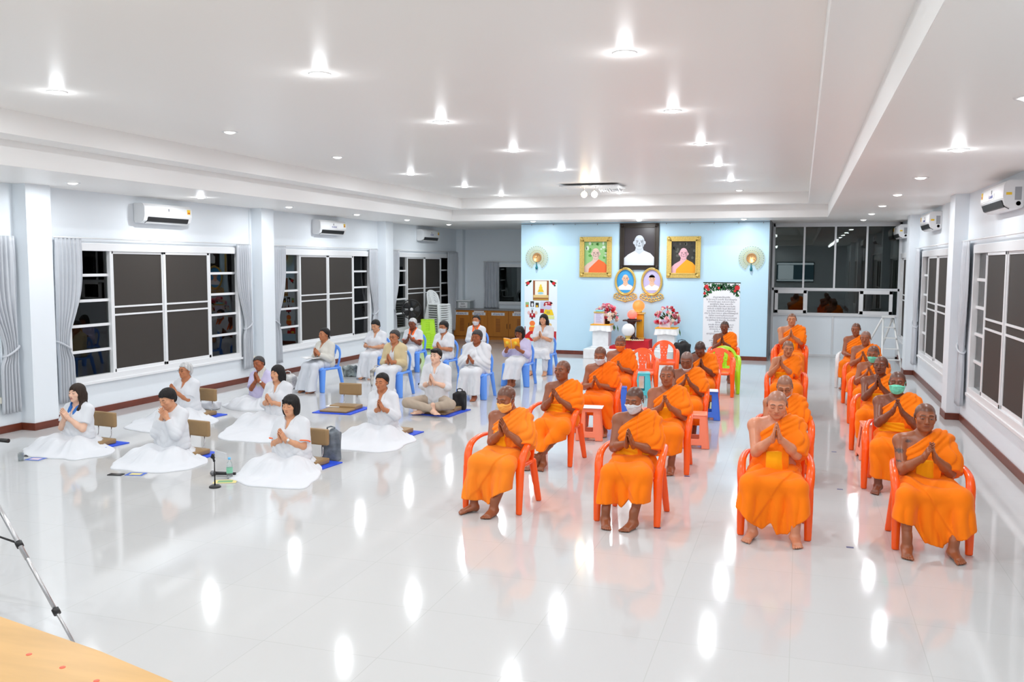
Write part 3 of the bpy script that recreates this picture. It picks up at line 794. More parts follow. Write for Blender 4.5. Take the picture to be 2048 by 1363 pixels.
# ------------------------------------------------------------------ the room
XL, XR, ZS, ZT = -10.62, 2.42, 3.5, 4.05       # walls, soffit, raised ceiling
Y0, Y1 = -5.0, 27.4
wall_m = mat('wall_paint', srgb(233, 239, 244), .5, spec=.3, bump=.04, bscale=30)
ceil_m = mat('ceiling_panel', srgb(246, 243, 239), .38, spec=.35)
fascia_m = mat('fascia_paint', srgb(243, 242, 240), .5)
white_m = mat('white_aluminium', (.82, .83, .84), .35, spec=.5)
base_m = mat('baseboard_wood', srgb(112, 52, 34), .35, spec=.5, var=.25, vscale=14, stretch=(1, .1, 1))
dark_m = mat('night_dark', (.004, .005, .006), .8)
def floor_mat():
    m = bpy.data.materials.new('polished_tile'); m.use_nodes = True; nt = m.node_tree; b = nt.nodes['Principled BSDF']
    tc = nt.nodes.new('ShaderNodeTexCoord'); br = nt.nodes.new('ShaderNodeTexBrick')
    br.offset = 0; br.squash = 1
    br.inputs['Scale'].default_value = 1; br.inputs['Brick Width'].default_value = .8; br.inputs['Row Height'].default_value = .8; br.inputs['Mortar Size'].default_value = .0028; br.inputs['Mortar Smooth'].default_value = .1
    br.inputs['Color1'].default_value = (*srgb(197, 197, 197), 1); br.inputs['Color2'].default_value = (*srgb(200, 200, 199), 1); br.inputs['Mortar'].default_value = (*srgb(188, 188, 186), 1)
    nt.links.new(tc.outputs['Object'], br.inputs['Vector']); nt.links.new(br.outputs['Color'], b.inputs['Base Color'])
    n = nt.nodes.new('ShaderNodeTexNoise'); n.inputs['Scale'].default_value = 2.2; nt.links.new(tc.outputs['Object'], n.inputs['Vector'])
    mr = nt.nodes.new('ShaderNodeMapRange'); mr.inputs[3].default_value = .05; mr.inputs[4].default_value = .1; nt.links.new(n.outputs['Fac'], mr.inputs[0]); nt.links.new(mr.outputs[0], b.inputs['Roughness'])
    b.inputs['Specular IOR Level'].default_value = .62
    return m
def struct(o): return tag(o, kind='structure')
struct(MB().box((XL-.3, Y0, -.12), (XR+.3, Y1+.3, 0)).build('floor', floor_mat()))
def glass_mat(name, tint, refl=1.0):
    m = bpy.data.materials.new(name); m.use_nodes = True; nt = m.node_tree; nt.nodes.remove(nt.nodes['Principled BSDF'])
    o = nt.nodes['Material Output']; t = nt.nodes.new('ShaderNodeBsdfTransparent'); t.inputs[0].default_value = (*tint, 1)
    g = nt.nodes.new('ShaderNodeBsdfGlossy'); g.inputs['Roughness'].default_value = .01
    fr = nt.nodes.new('ShaderNodeFresnel'); fr.inputs[0].default_value = 1.52
    mu = nt.nodes.new('ShaderNodeMath'); mu.operation = 'MULTIPLY'; mu.inputs[1].default_value = 1.15*refl; mu.use_clamp = True
    mx = nt.nodes.new('ShaderNodeMixShader'); nt.links.new(fr.outputs[0], mu.inputs[0]); nt.links.new(mu.outputs[0], mx.inputs[0])
    nt.links.new(t.outputs[0], mx.inputs[1]); nt.links.new(g.outputs[0], mx.inputs[2]); nt.links.new(mx.outputs[0], o.inputs[0])
    return m
glass_m = glass_mat('window_glass', (.75, .85, .84))
screen_m = mat('insect_screen', srgb(60, 55, 51), .6, spec=.3)
def holes(lo, hi, wins):
    """rectangles (y0,y1,z0,z1) that cover lo..hi minus the windows, which are sorted along the wall and do not overlap"""
    out = []; a = lo[0]
    for (w0, w1, z0, z1) in wins:
        out.append((a, w0, lo[1], hi[1])); out.append((w0, w1, lo[1], z0)); out.append((w0, w1, z1, hi[1])); a = w1
    out.append((a, hi[0], lo[1], hi[1])); return out
LW = [(-.6, 3.9), (5.15, 9.55), (10.92, 15.33), (16.68, 21.03), (22.42, 26.72)]
RW = [(-1.3, 3.1), (4.4, 8.8), (10.28, 14.63), (16.25, 20.55), (22.25, 24.85)]
b = MB()
for (a, c_, z0, z1) in holes((Y0, 0), (Y1, ZS+.02), [(w[0], w[1], .52, 2.68) for w in LW]): b.box((XL-.2, a, z0), (XL, c_, z1))
struct(b.build('wall_left', wall_m))
b = MB()
for (a, c_, z0, z1) in holes((Y0, 0), (Y1, ZS+.02), [(w[0], w[1], .52, 2.68) for w in RW]): b.box((XR, a, z0), (XR+.2, c_, z1))
struct(b.build('wall_right', wall_m))
b = MB()
for (a, c_, z0, z1) in holes((XL-.2, 0), (-.7, ZS+.02), [(-9.3, -7.6, 1.16, 2.36)]): b.box((a, Y1, z0), (c_, Y1+.2, z1))
b.box((-.7, 27.3, 0), (XR+.2, 27.5, ZS))
struct(b.build('wall_back', wall_m))
struct(MB().box((XL-.2, Y0-.2, 0), (XR+.2, Y0, ZT+.1)).build('wall_front', wall_m))
# pillars
PL = [4.55, 10.23, 16.02, 21.72]; PR = [3.75, 9.5, 15.6, 21.65]
for i, y in enumerate(PL):
    struct(MB().box((XL-.02, y-.22, 0), (XL+.24, y+.22, ZS)).build('pillar_left', wall_m))
for i, y in enumerate(PR):
    struct(MB().box((XR-.2, y-.25, 0), (XR+.02, y+.25, ZS)).build('pillar_right', wall_m))
struct(MB().box((XL-.02, Y1-.25, 0), (XL+.22, Y1+.02, ZS)).build('pillar_corner', wall_m))
# baseboards
def base(pts, name, side):
    b = MB()
    for (x0, y0), (x1, y1) in zip(pts, pts[1:]):
        d = Vector((x1-x0, y1-y0, 0)); n = Vector((-d.y, d.x, 0)).normalized()*side*.018; d = d.normalized()*.018
        P = [Vector((x0, y0, 0))-d*0, Vector((x1, y1, 0))+d*0, Vector((x1, y1, 0))+n+d*0, Vector((x0, y0, 0))+n]
        lo = Vector((min(p.x for p in P), min(p.y for p in P), 0)); hi = Vector((max(p.x for p in P)+.0, max(p.y for p in P), .105))
        if hi.x-lo.x < .02: lo.y -= .018; hi.y += .018
        b.box(lo, hi, .004)
    return struct(b.build(name, base_m))
pts = [(XL, Y0)]
for y in PL: pts += [(XL, y-.22), (XL+.24, y-.22), (XL+.24, y+.22), (XL, y+.22)]
base(pts+[(XL, 26.8)], 'baseboard_left', -1)
pts = [(XR, Y0)]
for y in PR: pts += [(XR, y-.25), (XR-.2, y-.25), (XR-.2, y+.25), (XR, y+.25)]
base(pts+[(XR, 25)], 'baseboard_right', 1)
# ceiling: low soffit around a raised tray
TX0, TX1, TY0, TY1 = -8.68, .54, -3.0, 21.9
b = MB()
b.box((XL-.2, Y0, ZS), (TX0, Y1, ZS+.04)).box((TX1, Y0, ZS), (XR+.2, Y1, ZS+.04)).box((TX0, TY1, ZS), (TX1, Y1, ZS+.04)).box((TX0, Y0, ZS), (TX1, TY0, ZS+.04))
struct(b.build('ceiling_soffit', ceil_m))
ZM, LW_ = 3.79, .43
b = MB()
b.box((TX0-.03, TY0, ZS+.002), (TX0+.006, TY1, ZM)).box((TX1-.006, TY0, ZS+.002), (TX1+.03, TY1, ZM)).box((TX0-.03, TY1-.006, ZS+.002), (TX1+.03, TY1+.03, ZM)).box((TX0, TY0-.03, ZS+.002), (TX1, TY0+.006, ZM))
b.box((TX0, TY0, ZM), (TX0+LW_, TY1, ZM+.03)).box((TX1-LW_, TY0, ZM), (TX1, TY1, ZM+.03)).box((TX0+LW_, TY1-LW_, ZM), (TX1-LW_, TY1, ZM+.03)).box((TX0+LW_, TY0, ZM), (TX1-LW_, TY0+LW_, ZM+.03))
b.box((TX0+LW_-.03, TY0+LW_, ZM+.003), (TX0+LW_+.004, TY1-LW_, ZT)).box((TX1-LW_-.004, TY0+LW_, ZM+.003), (TX1-LW_+.03, TY1-LW_, ZT)).box((TX0+LW_, TY1-LW_-.004, ZM+.003), (TX1-LW_, TY1-LW_+.03, ZT)).box((TX0+LW_, TY0+LW_-.03, ZM+.003), (TX1-LW_, TY0+LW_+.004, ZT))
struct(b.build('ceiling_step', fascia_m))
struct(MB().box((TX0, TY0, ZT), (TX1, TY1, ZT+.05)).build('ceiling', ceil_m))

# windows ---------------------------------------------------------------
def window(name, side, y0, y1, k):
    """wide window in a long wall; side -1 left wall, +1 right wall; two sliding screens between two side lights"""
    X = XL if side < 0 else XR
    fx = lambda d: X-side*d                                   # d: distance into the room
    def bx(b, d0, d1, ya, yb, za, zb, bev=.004):
        xa, xb = sorted((fx(d0), fx(d1))); b.box((xa, ya, za), (xb, yb, zb), bev)
    L = y1-y0; a0 = y0+L*.215; a1 = y1-L*.215; ym = (y0+y1)/2
    root = struct(bpy.data.objects.new(name, None)); C.objects.link(root)
    b = MB()
    bx(b, -.10, .035, y0, y1, .52, .62); bx(b, -.10, .035, y0, y1, 2.58, 2.70); bx(b, -.10, .03, y0, y0+.06, .6, 2.6); bx(b, -.10, .03, y1-.06, y1, .6, 2.6)
    bx(b, -.10, .02, a0-.035, a0+.01, .6, 2.6); bx(b, -.10, .02, a1-.01, a1+.035, .6, 2.6)
    bx(b, -.02, .055, y0-.03, y1+.03, .49, .53)
    b.build('window_frame', white_m, root)
    for (p, q) in ((y0+.06, a0-.03), (a1+.03, y1-.06)):
        b = MB()
        for z in (1.01, 1.41, 1.8, 2.2): bx(b, -.07, -.02, p, q, z-.022, z+.022)
        b.build('glazing_bars', white_m, root)
        b = MB(); bx(b, -.052, -.046, p, q, .62, 2.58, 0); b.build('pane', glass_m, root)
    b = MB(); bx(b, -.092, -.086, a0, a1, .62, 2.58, 0); b.build('pane', glass_m, root)
    for (p, q) in ((a0+.0, ym+.02), (ym-.02, a1-.0)):
        dd = 0 if p < ym-.1 else .022
        b = MB(); s_ = .06
        for (ya, yb, za, zb) in ((p, p+s_, .61, 2.59), (q-s_, q, .61, 2.59), (p, q, .61, .67), (p, q, 2.54, 2.59), (p+s_, q-s_, 1.665, 1.695), (p+s_, q-s_, 1.535, 1.565)): bx(b, -.03+dd, .0+dd, ya, yb, za, zb, .003)
        f = b.build('screen_frame', white_m, root)
        b = MB(); bx(b, -.017+dd, -.013+dd, p+.05, q-.05, .65, 2.56, 0); b.build('insect_screen', screen_m, f)
    return root
for i, w in enumerate(LW): window('window_%d' % (i+1), -1, w[0], w[1], i)
for i, w in enumerate(RW): window('window_%d' % (i+6), 1, w[0], w[1], i)
# small window in the back wall
root = struct(bpy.data.objects.new('window_11', None)); C.objects.link(root)
b = MB(); b.box((-9.3, Y1-.03, 1.1), (-7.6, Y1+.06, 1.2), .004).box((-9.3, Y1-.03, 2.3), (-7.6, Y1+.06, 2.4), .004).box((-9.3, Y1-.03, 1.1), (-9.24, Y1+.06, 2.4), .004).box((-7.66, Y1-.03, 1.1), (-7.6, Y1+.06, 2.4), .004)
b.build('window_frame', white_m, root)
MB().box((-9.25, Y1+.03, 1.18), (-7.64, Y1+.036, 2.32)).build('pane', glass_m, root)
# dark yard outside, so that the night glass has depth
struct(MB().box((XL-2.6, Y0, -.1), (XL-2.5, Y1+2, 4)).build('wall_yard', mat('yard_wall', (.012, .013, .014), .9)))
struct(MB().box((XR+2.5, Y0, -.1), (XR+2.6, Y1+2, 4)).build('wall_lane', MATS['yard_wall']))
struct(MB().box((XL-2.6, Y1+2.2, -.1), (XR+2.6, Y1+2.3, 4)).build('wall_beyond', MATS['yard_wall']))

# light blue feature wall ------------------------------------------------
PX0, PX1, PY = -7.23, -.78, 23.3
panel_m = mat('blue_panel_paint', srgb(196, 230, 248), .3, spec=.35)
struct(MB().box((PX0, PY, 0), (PX1, 25.0, ZS)).build('wall_feature', panel_m))
struct(MB().box((PX0-.01, PY-.018, 0), (PX1+.01, PY, .1), .004).build('baseboard_feature', base_m))
struct(MB().box((PX1-.0, PY-.01, 0), (PX1+.035, 25, ZS)).build('trim_1', mat('dark_trim', (.09, .095, .1), .45)))
b = MB(); b.tube([(PX0, PY-.03, 3.465), (PX1, PY-.03, 3.465)], .006, 6)
wire = b.build('banner_wire', mat('grey_metal', (.3, .3, .31), .4, .8)); tag(wire, 'thin grey wire strung along the top of the light blue wall', 'wire')
for i in range(11):
    x = PX0+.3+i*.6; MB().tube([(x, PY+.0, 3.465), (x, PY-.03, 3.465), (x, PY-.03, 3.43)], .008, 6).build('hook', MATS['grey_metal'], wire)

# glazed partition at the back ------------------------------------------
GY = 25.0
root = empty('glass_partition', 'white framed glazed partition with four tall dark panes above white panels', 'partition', ((PX1+XR)/2, GY, 0))
def gp(name, b, m, par=root):
    o = b.build(name, m, par); o.matrix_parent_inverse = Matrix.Translation(root.location).inverted(); return o
alu = mat('partition_frame', (.72, .74, .76), .35, spec=.5)
b = MB()
for x in (PX1+.06, XR-.03): b.box((x-.035, GY-.05, 0), (x+.035, GY+.05, ZS), .004)
for x in (.05, .82, 1.59): b.box((x-.024, GY-.045, 1.79), (x+.024, GY+.045, ZS), .004)
for z, h, d in ((3.45, .05, .05), (1.77, .035, .05), (1.1, .03, .06), (.03, .03, .05)): b.box((PX1+.04, GY-d, z-h), (XR, GY+d, z+h), .004)
b.box((.82-.025, GY-.045, .05), (.82+.025, GY+.045, 1.08), .004)
gp('frame', b, alu)
gl2 = glass_mat('partition_glass', (.34, .46, .41), 1.3)
for x0, x1 in ((PX1+.1, .026), (.074, .796), (.844, 1.566), (1.614, XR-.06)): gp('pane', MB().box((x0, GY-.004, 1.81), (x1, GY+.004, 3.41)), gl2)
for x0, x1, s in ((-.66, .15, 1), (.15, 1.46, 0), (1.46, 2.25, 1)):
    b = MB(); w_ = .085 if s else .02; d = .055 if s else .03
    for q in ((x0, x0+w_, 1.13, 1.74), (x1-w_, x1, 1.13, 1.74), (x0, x1, 1.13, 1.13+w_), (x0, x1, 1.74-w_, 1.74)): b.box((q[0], GY-d, q[2]), (q[1], GY+d, q[3]), .004)
    f = gp('sash', b, white_m)
    gp('pane', MB().box((x0+.02, GY-.004, 1.15), (x1-.02, GY+.004, 1.72)), gl2, f).matrix_parent_inverse = Matrix.Translation(root.location).inverted()
for x0, x1 in ((PX1+.08, .8), (.84, XR-.06)): gp('lower_panel', MB().box((x0, GY-.02, .05), (x1, GY+.02, 1.08), .004), mat('panel_white', srgb(232, 240, 246), .4))
for o in list(bpy.data.objects):
    if o.parent and o.parent.parent == root: o.matrix_parent_inverse = Matrix.Identity(4)
struct(MB().box((PX1, 27.25, 0), (XR, 27.3, ZS)).build('wall_inner', mat('inner_dark', (.05, .055, .055), .8)))

# lamps -----------------------------------------------------------------
lampring = mat('lamp_ring', (.8, .8, .8), .4)
LCOL = (.93, .97, 1.0)
def disc(nm, c, s):
    return mat(nm, (.8, .8, .8), .5, emit=c, estr=s)
lamp_b, lamp_w = disc('lamp_bright', (.86, .93, 1), 26), disc('lamp_soft', (1, .97, .92), 6)
LIGHTS = []
def downlight(x, y, z, bright, lab):
    t = empty('downlight', lab, 'ceiling light', (x, y, z), 0, 'recessed downlights in the ceiling')
    MB().lathe([(.066, .0), (.068, -.006), (.094, -.008), (.1, -.001), (.1, .0)], n=28).build('rim', lampring, t)
    MB().lathe([(.0, .002), (.068, .002), (.060, -.010), (.04, -.02), (0, -.024)], n=28).build('lens', lamp_b if bright else lamp_w, t)
    LIGHTS.append((x, y, z, bright))
UP = [(x, y) for y in (7.12, 9.9, 12.68, 15.44, 18.25, 20.72) for x in (-6.94, -4.06, -1.37) if not (x == -4.06 and y == 18.25)]
DIMU = {(-6.94, 9.9), (-6.94, 12.68), (-1.37, 20.72)}
ordn = {7.12: 'front', 9.9: 'second', 12.68: 'third', 15.44: 'fourth', 18.25: 'fifth', 20.72: 'back'}
coln = {-6.94: 'leftmost', -4.06: 'middle', -1.37: 'rightmost'}
for x, y in UP: downlight(x, y, ZT, (x, y) not in DIMU, 'round downlight, %s column of the raised ceiling, %s row in view' % (coln[x], ordn[y]))
LO = [(-9.68, 10.15, 0), (-9.68, 12.95, 1), (-9.62, 15.6, 0), (-9.6, 18.4, 0), (-9.5, 20.9, 0), (-9.45, 23.6, 0), (-6.63, 22.4, 0), (-3.89, 22.45, 1), (-1.36, 22.5, 0), (1.39, 6.74, 0), (1.39, 9.55, 1), (1.39, 12.43, 0), (1.39, 15.3, 0), (1.39, 18.05, 0), (1.39, 20.76, 0), (1.39, 23.44, 0)]
nth = ['nearest', 'second', 'third', 'fourth', 'fifth', 'farthest', 'seventh']
cnt = {'l': 0, 'b': 0, 'r': 0}
for x, y, br in LO:
    s = 'l' if x < -9 else ('r' if x > 0 else 'b')
    if s == 'b': lab = 'soffit downlight above the blue wall, %s' % {-6.63: 'over its poster end', -3.89: 'over the black and white portrait', -1.36: 'over the text banner at right'}[x]
    else: lab = 'soffit downlight along the %s wall, %s in view' % ('left' if s == 'l' else 'right', ('farthest' if (s == 'r' and cnt[s] == 6) else ('sixth' if s == 'r' and cnt[s] == 5 else nth[cnt[s]])))
    cnt[s] += 1; downlight(x, y, ZS, br, lab)
PW = 1.1
for i, (x, y, z, br) in enumerate(LIGHTS+[(xx, yy, ZT, 1) for xx in (-6.94, -4.06, -1.37) for yy in (4.34, 1.56, -1.2)]+[(1.39, 3.9, ZS, 1), (1.39, 1.2, ZS, 1), (1.39, -1.6, ZS, 1), (-4, -3.8, ZS, 1), (-1.4, -3.8, ZS, 1), (-9.68, 7.4, ZS, 1), (-9.68, 4.6, ZS, 1)]):  # unseen lamps near and behind the camera are added to light the sitters
    l = bpy.data.lights.new('downlight_and_added_lamp', 'AREA'); l.shape = 'DISK'; l.size = .13; l.color = LCOL; l.energy = PW*(21 if br else 16)
    o = bpy.data.objects.new('downlight_and_added_lamp', l); C.objects.link(o); o.location = (x, y, z-.03)
    if not br: continue
    l = bpy.data.lights.new('downlight_and_added_bulb', 'POINT'); l.shadow_soft_size = .06; l.color = LCOL; l.energy = PW*1.7
    o = bpy.data.objects.new('downlight_and_added_bulb', l); C.objects.link(o); o.location = (x, y, z-.085)
# ------------------------------------------------------------------ plastic chairs and stools
def plast(n, c, r=.28): return mat('plastic_'+n, c, r, spec=.5, coat=.15)
orange_p = plast('orange', srgb(255, 92, 8)); blue_p = plast('blue', srgb(100, 158, 246)); salmon_p = plast('salmon', srgb(255, 142, 108), .4)
cyan_p = plast('cyan', srgb(84, 210, 222)); royal_p = plast('royal', srgb(62, 118, 226)); lime_p = plast('lime', srgb(178, 232, 24)); wplast = plast('white', (.78, .8, .8))
def pathcap(F, pts, rs, w, s, k=.0):
    P = np.array(pts, float); n = len(P); ex = np.concatenate([[2*P[0]-P[1]], P, [2*P[-1]-P[-2]]]); q, rr = [], []
    for i in range(n-1):
        for t in np.linspace(0, 1, 5, endpoint=False):
            a, b_, c_, d_ = ex[i:i+4]; q.append(.5*(2*b_+(c_-a)*t+(2*a-5*b_+4*c_-d_)*t*t+(3*b_-a-3*c_+d_)*t**3)); rr.append(rs[i]+(rs[i+1]-rs[i])*t)
    pts, rs = q+[P[-1]], rr+[rs[-1]]
    for i in range(len(pts)-1): F.add(cap(pts[i], pts[i+1], rs[i], rs[i+1], w, s), k)
def armchair(name, label, m, group=None, arms=True):
    """moulded plastic chair, front toward -y, origin under the seat centre"""
    t = empty(name, label, 'chair', group=group); r = .0085
    F = Field((-.29, -.31, .36), (.29, .27, .48), r)
    F.add(rbox((0, -.02, .43), (.235, .235, .013), .012))
    F.add(cap((-.2, -.245, .415), (.2, -.245, .415), .022), .02)
    F.disp(lambda x, y, z: -.05*(x*x)*0-.06*np.maximum(0, 1-(x/.2)**2)*np.maximum(0, 1-((y+.02)/.2)**2)*0+0*z)
    for s in (-1, 1): F.add(cap((s*.23, -.2, .425), (s*.225, .2, .425), .02), .02)
    fmesh('seat', F, m, t)
    # back: arch with a broad centre splat and two open sides
    F = Field((-.3, .1, .38), (.3, .42, .90), .0075)
    yb = lambda z: .2+(z-.43)*.30
    def back(x, y, z):
        zc = z-.43; top = np.sqrt((x/.25)**2+(np.maximum(z-.62, 0)/.23)**2)-1
        outer = np.maximum(top*.22, np.abs(x)-.25)
        inn = np.sqrt((x/.195)**2+(np.maximum(z-.62, 0)/.17)**2)-1
        hole = np.maximum(np.maximum(inn*.18, np.abs(x)-.195), .475-z)
        sp = np.abs(x-0)-(.062+.11*np.maximum(z-.52, 0)); bar = np.maximum(z-.76+.0*x, 0)
        hole = np.maximum(hole, -sp)
        shape = np.maximum(outer, -hole)
        curve = yb(z)-.55*x*x
        th = np.abs(y-curve)-.0115
        h = np.maximum(f32(.012)-np.abs(shape-th), 0)/f32(.012)
        d = np.maximum(shape, th)+h*h*f32(.003)
        for i in range(5):
            for j in range(4):
                px, pz = (-.06+.03*i)*(1+j*.12), .55+.055*j
                if (i+j) % 2 == 0: d = np.maximum(d, .009-np.sqrt((x-px)**2+(z-pz)**2))
        return np.maximum(d, .405-z)
    F.d = np.broadcast_to(np.asarray(back(*F.xyz()), f32), F.d.shape).copy()
    fmesh('backrest', F, m, t)
    for s in (-1, 1):
        if arms:
            F = Field((min(s*.19, s*.35), -.34, -.001), (max(s*.19, s*.35), .30, .72), r)
            pts = [(s*.285, -.285, .0), (s*.285, -.27, .22), (s*.28, -.25, .42), (s*.292, -.215, .54), (s*.295, -.14, .625), (s*.285, .0, .665), (s*.262, .14, .675), (s*.235, .225, .665)]
            pathcap(F, pts[:3], [.019, .023, .027], (1, .0, 0), 1.65); pathcap(F, pts[2:], [.027, .026, .023, .020, .019, .018], (1, 0, 0), 1.55)
            F.keep(lambda x, y, z: -z+0*x+0*y)
            fmesh('arm_leg', F, m, t)
        else:
            F = Field((min(s*.08, s*.33), -.33, -.001), (max(s*.08, s*.33), -.1, .47), r)
            F.add(cap((s*.235, -.265, .0), (s*.195, -.215, .425), .026, .036, (1, .0, 0), 2.4)); F.keep(lambda x, y, z: -z+0*x+0*y); fmesh('leg', F, m, t)
        F = Field((min(s*.14, s*.32), .1, -.001), (max(s*.14, s*.32), .34, .46), r)
        F.add(cap((s*.262, .285, .0), (s*.222, .205, .43), .020, .027, (1, .4*s, 0), 1.5)); F.keep(lambda x, y, z: -z+0*x+0*y); fmesh('leg', F, m, t)
    return t
def put(t, x, y, rz=0, z=0): t.location = (x, y, z); t.rotation_euler = (0, 0, rz); return t
def stool(name, label, m, h=.45, group=None, wide=.19):
    """square tapered stool with an open slot in every side"""
    t = empty(name, label, 'stool', group=group); r = .0075
    F = Field((-.25, -.25, -.001), (.25, .25, h-.02), r)
    def sh(x, y, z):
        w = wide-.045*z/h; m_ = np.maximum(np.abs(x), np.abs(y)); n_ = np.minimum(np.abs(x), np.abs(y))
        cr = np.sqrt(np.maximum(np.abs(x)-w+.03, 0)**2+np.maximum(np.abs(y)-w+.03, 0)**2)-.03
        sh_ = np.maximum(cr, -(cr+.014))
        slot = np.maximum(np.maximum(n_-.052, .13-z), z-h+.06); foot = np.maximum(n_-.085, z-.045)
        return np.maximum(np.maximum(sh_, -slot), np.maximum(-foot, -z+0*x))
    F.d = np.broadcast_to(np.asarray(sh(*F.xyz()), f32), F.d.shape).copy(); fmesh('body', F, m, t)
    F = Field((-.2, -.2, h-.05), (.2, .2, h+.02), r); F.add(rbox((0, 0, h-.014), (wide-.035, wide-.035, .014), .012)); F.cut(cap((0, 0, h-.1), (0, 0, h+.1), .018)); fmesh('top', F, m, t)
    return t
OC = armchair('plastic_armchair', 'tmp', orange_p, 'orange plastic armchairs of the monks')
BC = armchair('plastic_chair', 'tmp', blue_p, 'blue plastic chairs of the people in white', False)
_first = {}
def chair(proto, label, x, y, rz=0, z=0, m=None):
    if proto.name not in _first: _first[proto.name] = 1; o = proto; o['label'] = label
    else: o = copy_tree(proto, None, label)
    if m:
        del o['group']
        for ch in [c for c in bpy.data.objects if c.parent == o]:
            ch.data = ch.data.copy(); ch.data.materials.clear(); ch.data.materials.append(m)
    return put(o, x, y, rz, z)

# ------------------------------------------------------------------ curtains
curt_m = mat('curtain_satin', srgb(196, 200, 206), .38, spec=.5, sheen=.3, var=.06, vscale=3)
def curtain(label, side, ya, yb, tied=None, x=None, axis='y', zt=2.765, zb=.28, waist=1.15, full=6, group='grey curtains by the windows'):
    """pleated curtain panel; tied: y of the tie-back (fabric gathered toward it)"""
    t = empty('curtain', label, 'curtain', (x if axis == 'y' else (ya+yb)/2, (ya+yb)/2 if axis == 'y' else x, 0), 0, group)
    NU, NV = 96, 30; w = yb-ya; rows = []
    for j in range(NV):
        v = j/(NV-1); z = zt+(zb-zt)*v
        k = 1.0; cen = 0
        if tied is not None:
            g_ = math.exp(-((z-waist)/(.55 if z > waist else .35))**2); g_ = g_ if z > waist else max(g_, .72); k = 1-.52*g_; cen = (tied-(ya+yb)/2)*g_
        head = max(0, 1-abs(v-.03)/.05)
        row = []
        for i in range(NU):
            u = i/(NU-1)-.5; ph = 2*PI*full*(u+.5)
            amp = (.022+.012*v)*(1-.55*head)*(1.15 if k < .8 else 1)
            d = .07+amp*math.sin(ph+.8*math.sin(3*v+u*5))+.006*math.sin(ph*2.3+v*4)
            p = cen+u*w*k*(1+.04*math.sin(v*7))
            row.append((side*-d*1.0, p, z) if axis == 'y' else (p, -d, z))
        rows.append(row)
    b = MB(); b.grid(rows); o = b.build('fabric', curt_m, t, fix=False)
    md = o.modifiers.new('s', 'SOLIDIFY'); md.thickness = .003
    if tied is not None:
        wd = w*.45/2+.015; c0 = tied-(ya+yb)/2
        pts = []
        for a in np.linspace(0, 2*PI, 25)[:-1]:
            q = (side*-(.07+.055*math.cos(a)), c0+wd*math.sin(a), waist+.07*math.sin(a)*(1 if tied > (ya+yb)/2 else -1)) if axis == 'y' else (c0+wd*math.sin(a), -(.07+.05*math.cos(a)), waist)
            pts.append(q)
        MB().tube(pts, .016, 8, closed=True).build('tieback', curt_m, t)
    return t
def rod(label, pts):
    b = MB(); b.tube(pts, .012, 8); o = b.build('curtain_rod', white_m); tag(o, label, 'curtain rod', 'white curtain rods')
    d = (Vector(pts[1])-Vector(pts[0]))
    for f in (.04, .5, .96):
        p = Vector(pts[0])+d*f; q = p.copy()
        if abs(d.y) > abs(d.x): q.x = XL if p.x < 0 else XR
        else: q.y = Y1
        MB().tube([p, q, q+Vector((0, 0, .03))], .008, 6).build('bracket', white_m, o)
    return o
lx, rx = XL+.0, XR-.0
whr = {0: 'nearest', 1: 'middle', 2: 'farthest'}
for i, (w0, w1) in enumerate(((10.92, 15.33), (16.68, 21.03), (22.42, 26.72))):
    rod('white curtain rod over the %s window of the left wall' % whr[i], [(XL+.07, w0-.28, 2.775), (XL+.07, min(w1+.3, 27.2), 2.775)])
    curtain('grey satin curtain tied back at the near side of the %s window, left wall' % whr[i], -1, w0-.25, w0+.27, w0-.16, XL)
    curtain('grey satin curtain %s at the far side of the %s window, left wall' % ('tied back' if i < 2 else 'hanging loose', whr[i]), -1, w1-.14 if i < 2 else w1-.45, w1+.34 if i < 2 else w1+.4, w1+.2 if i < 2 else None, XL)
curtain('grey satin curtain at the left picture edge, before the first pillar', -1, 9.45, 9.95, 9.82, XL)
for i, (w0, w1) in enumerate(((10.28, 14.63), (16.25, 20.55))):
    rod('white curtain rod over the %s window of the right wall' % ('near', 'far')[i], [(XR-.07, w0-.3, 2.775), (XR-.07, w1+.75, 2.775)])
    curtain('grey satin curtain tied back at the far side of the %s window, right wall' % ('near', 'far')[i], 1, w1+.14, w1+.72, w1+.45, XR)
    curtain('grey satin curtain tied back at the near side of the %s window, right wall' % ('near', 'far')[i], 1, w0-.5, w0-.02, w0-.35, XR)
rod('white curtain rod over the small window behind the cabinets', [(-9.75, Y1-.07, 2.47), (-7.4, Y1-.07, 2.47)])
curtain('dark grey curtain beside the small window over the cabinets', -1, -9.73, -9.24, None, Y1, 'x', 2.46, .99, full=5)

# ------------------------------------------------------------------ air conditioners
ac_m = mat('ac_plastic', (.80, .81, .82), .3, spec=.5); black_m = mat('black_plastic', (.012, .012, .013), .4); yellow_m = mat('yellow_label', srgb(244, 200, 40), .5)
blue_ink = mat('blue_ink', srgb(40, 60, 150), .6); paper = mat('paper', (.82, .82, .83), .7)
def text(name, s, size, m, parent, loc, rot, ext=.0008, align='CENTER'):
    cu = bpy.data.curves.new(name, 'FONT'); cu.body = s; cu.size = size; cu.extrude = ext; cu.align_x = align; cu.align_y = 'CENTER'; cu.resolution_u = 3
    tmp = bpy.data.objects.new(name, cu); C.objects.link(tmp)
    dg = bpy.context.evaluated_depsgraph_get(); me = bpy.data.meshes.new_from_object(tmp.evaluated_get(dg)); bpy.data.objects.remove(tmp)
    me.materials.clear(); me.materials.append(m)
    o = bpy.data.objects.new(name, me); C.objects.link(o); o.parent = parent; o.location = loc; o.rotation_euler = rot
    return o
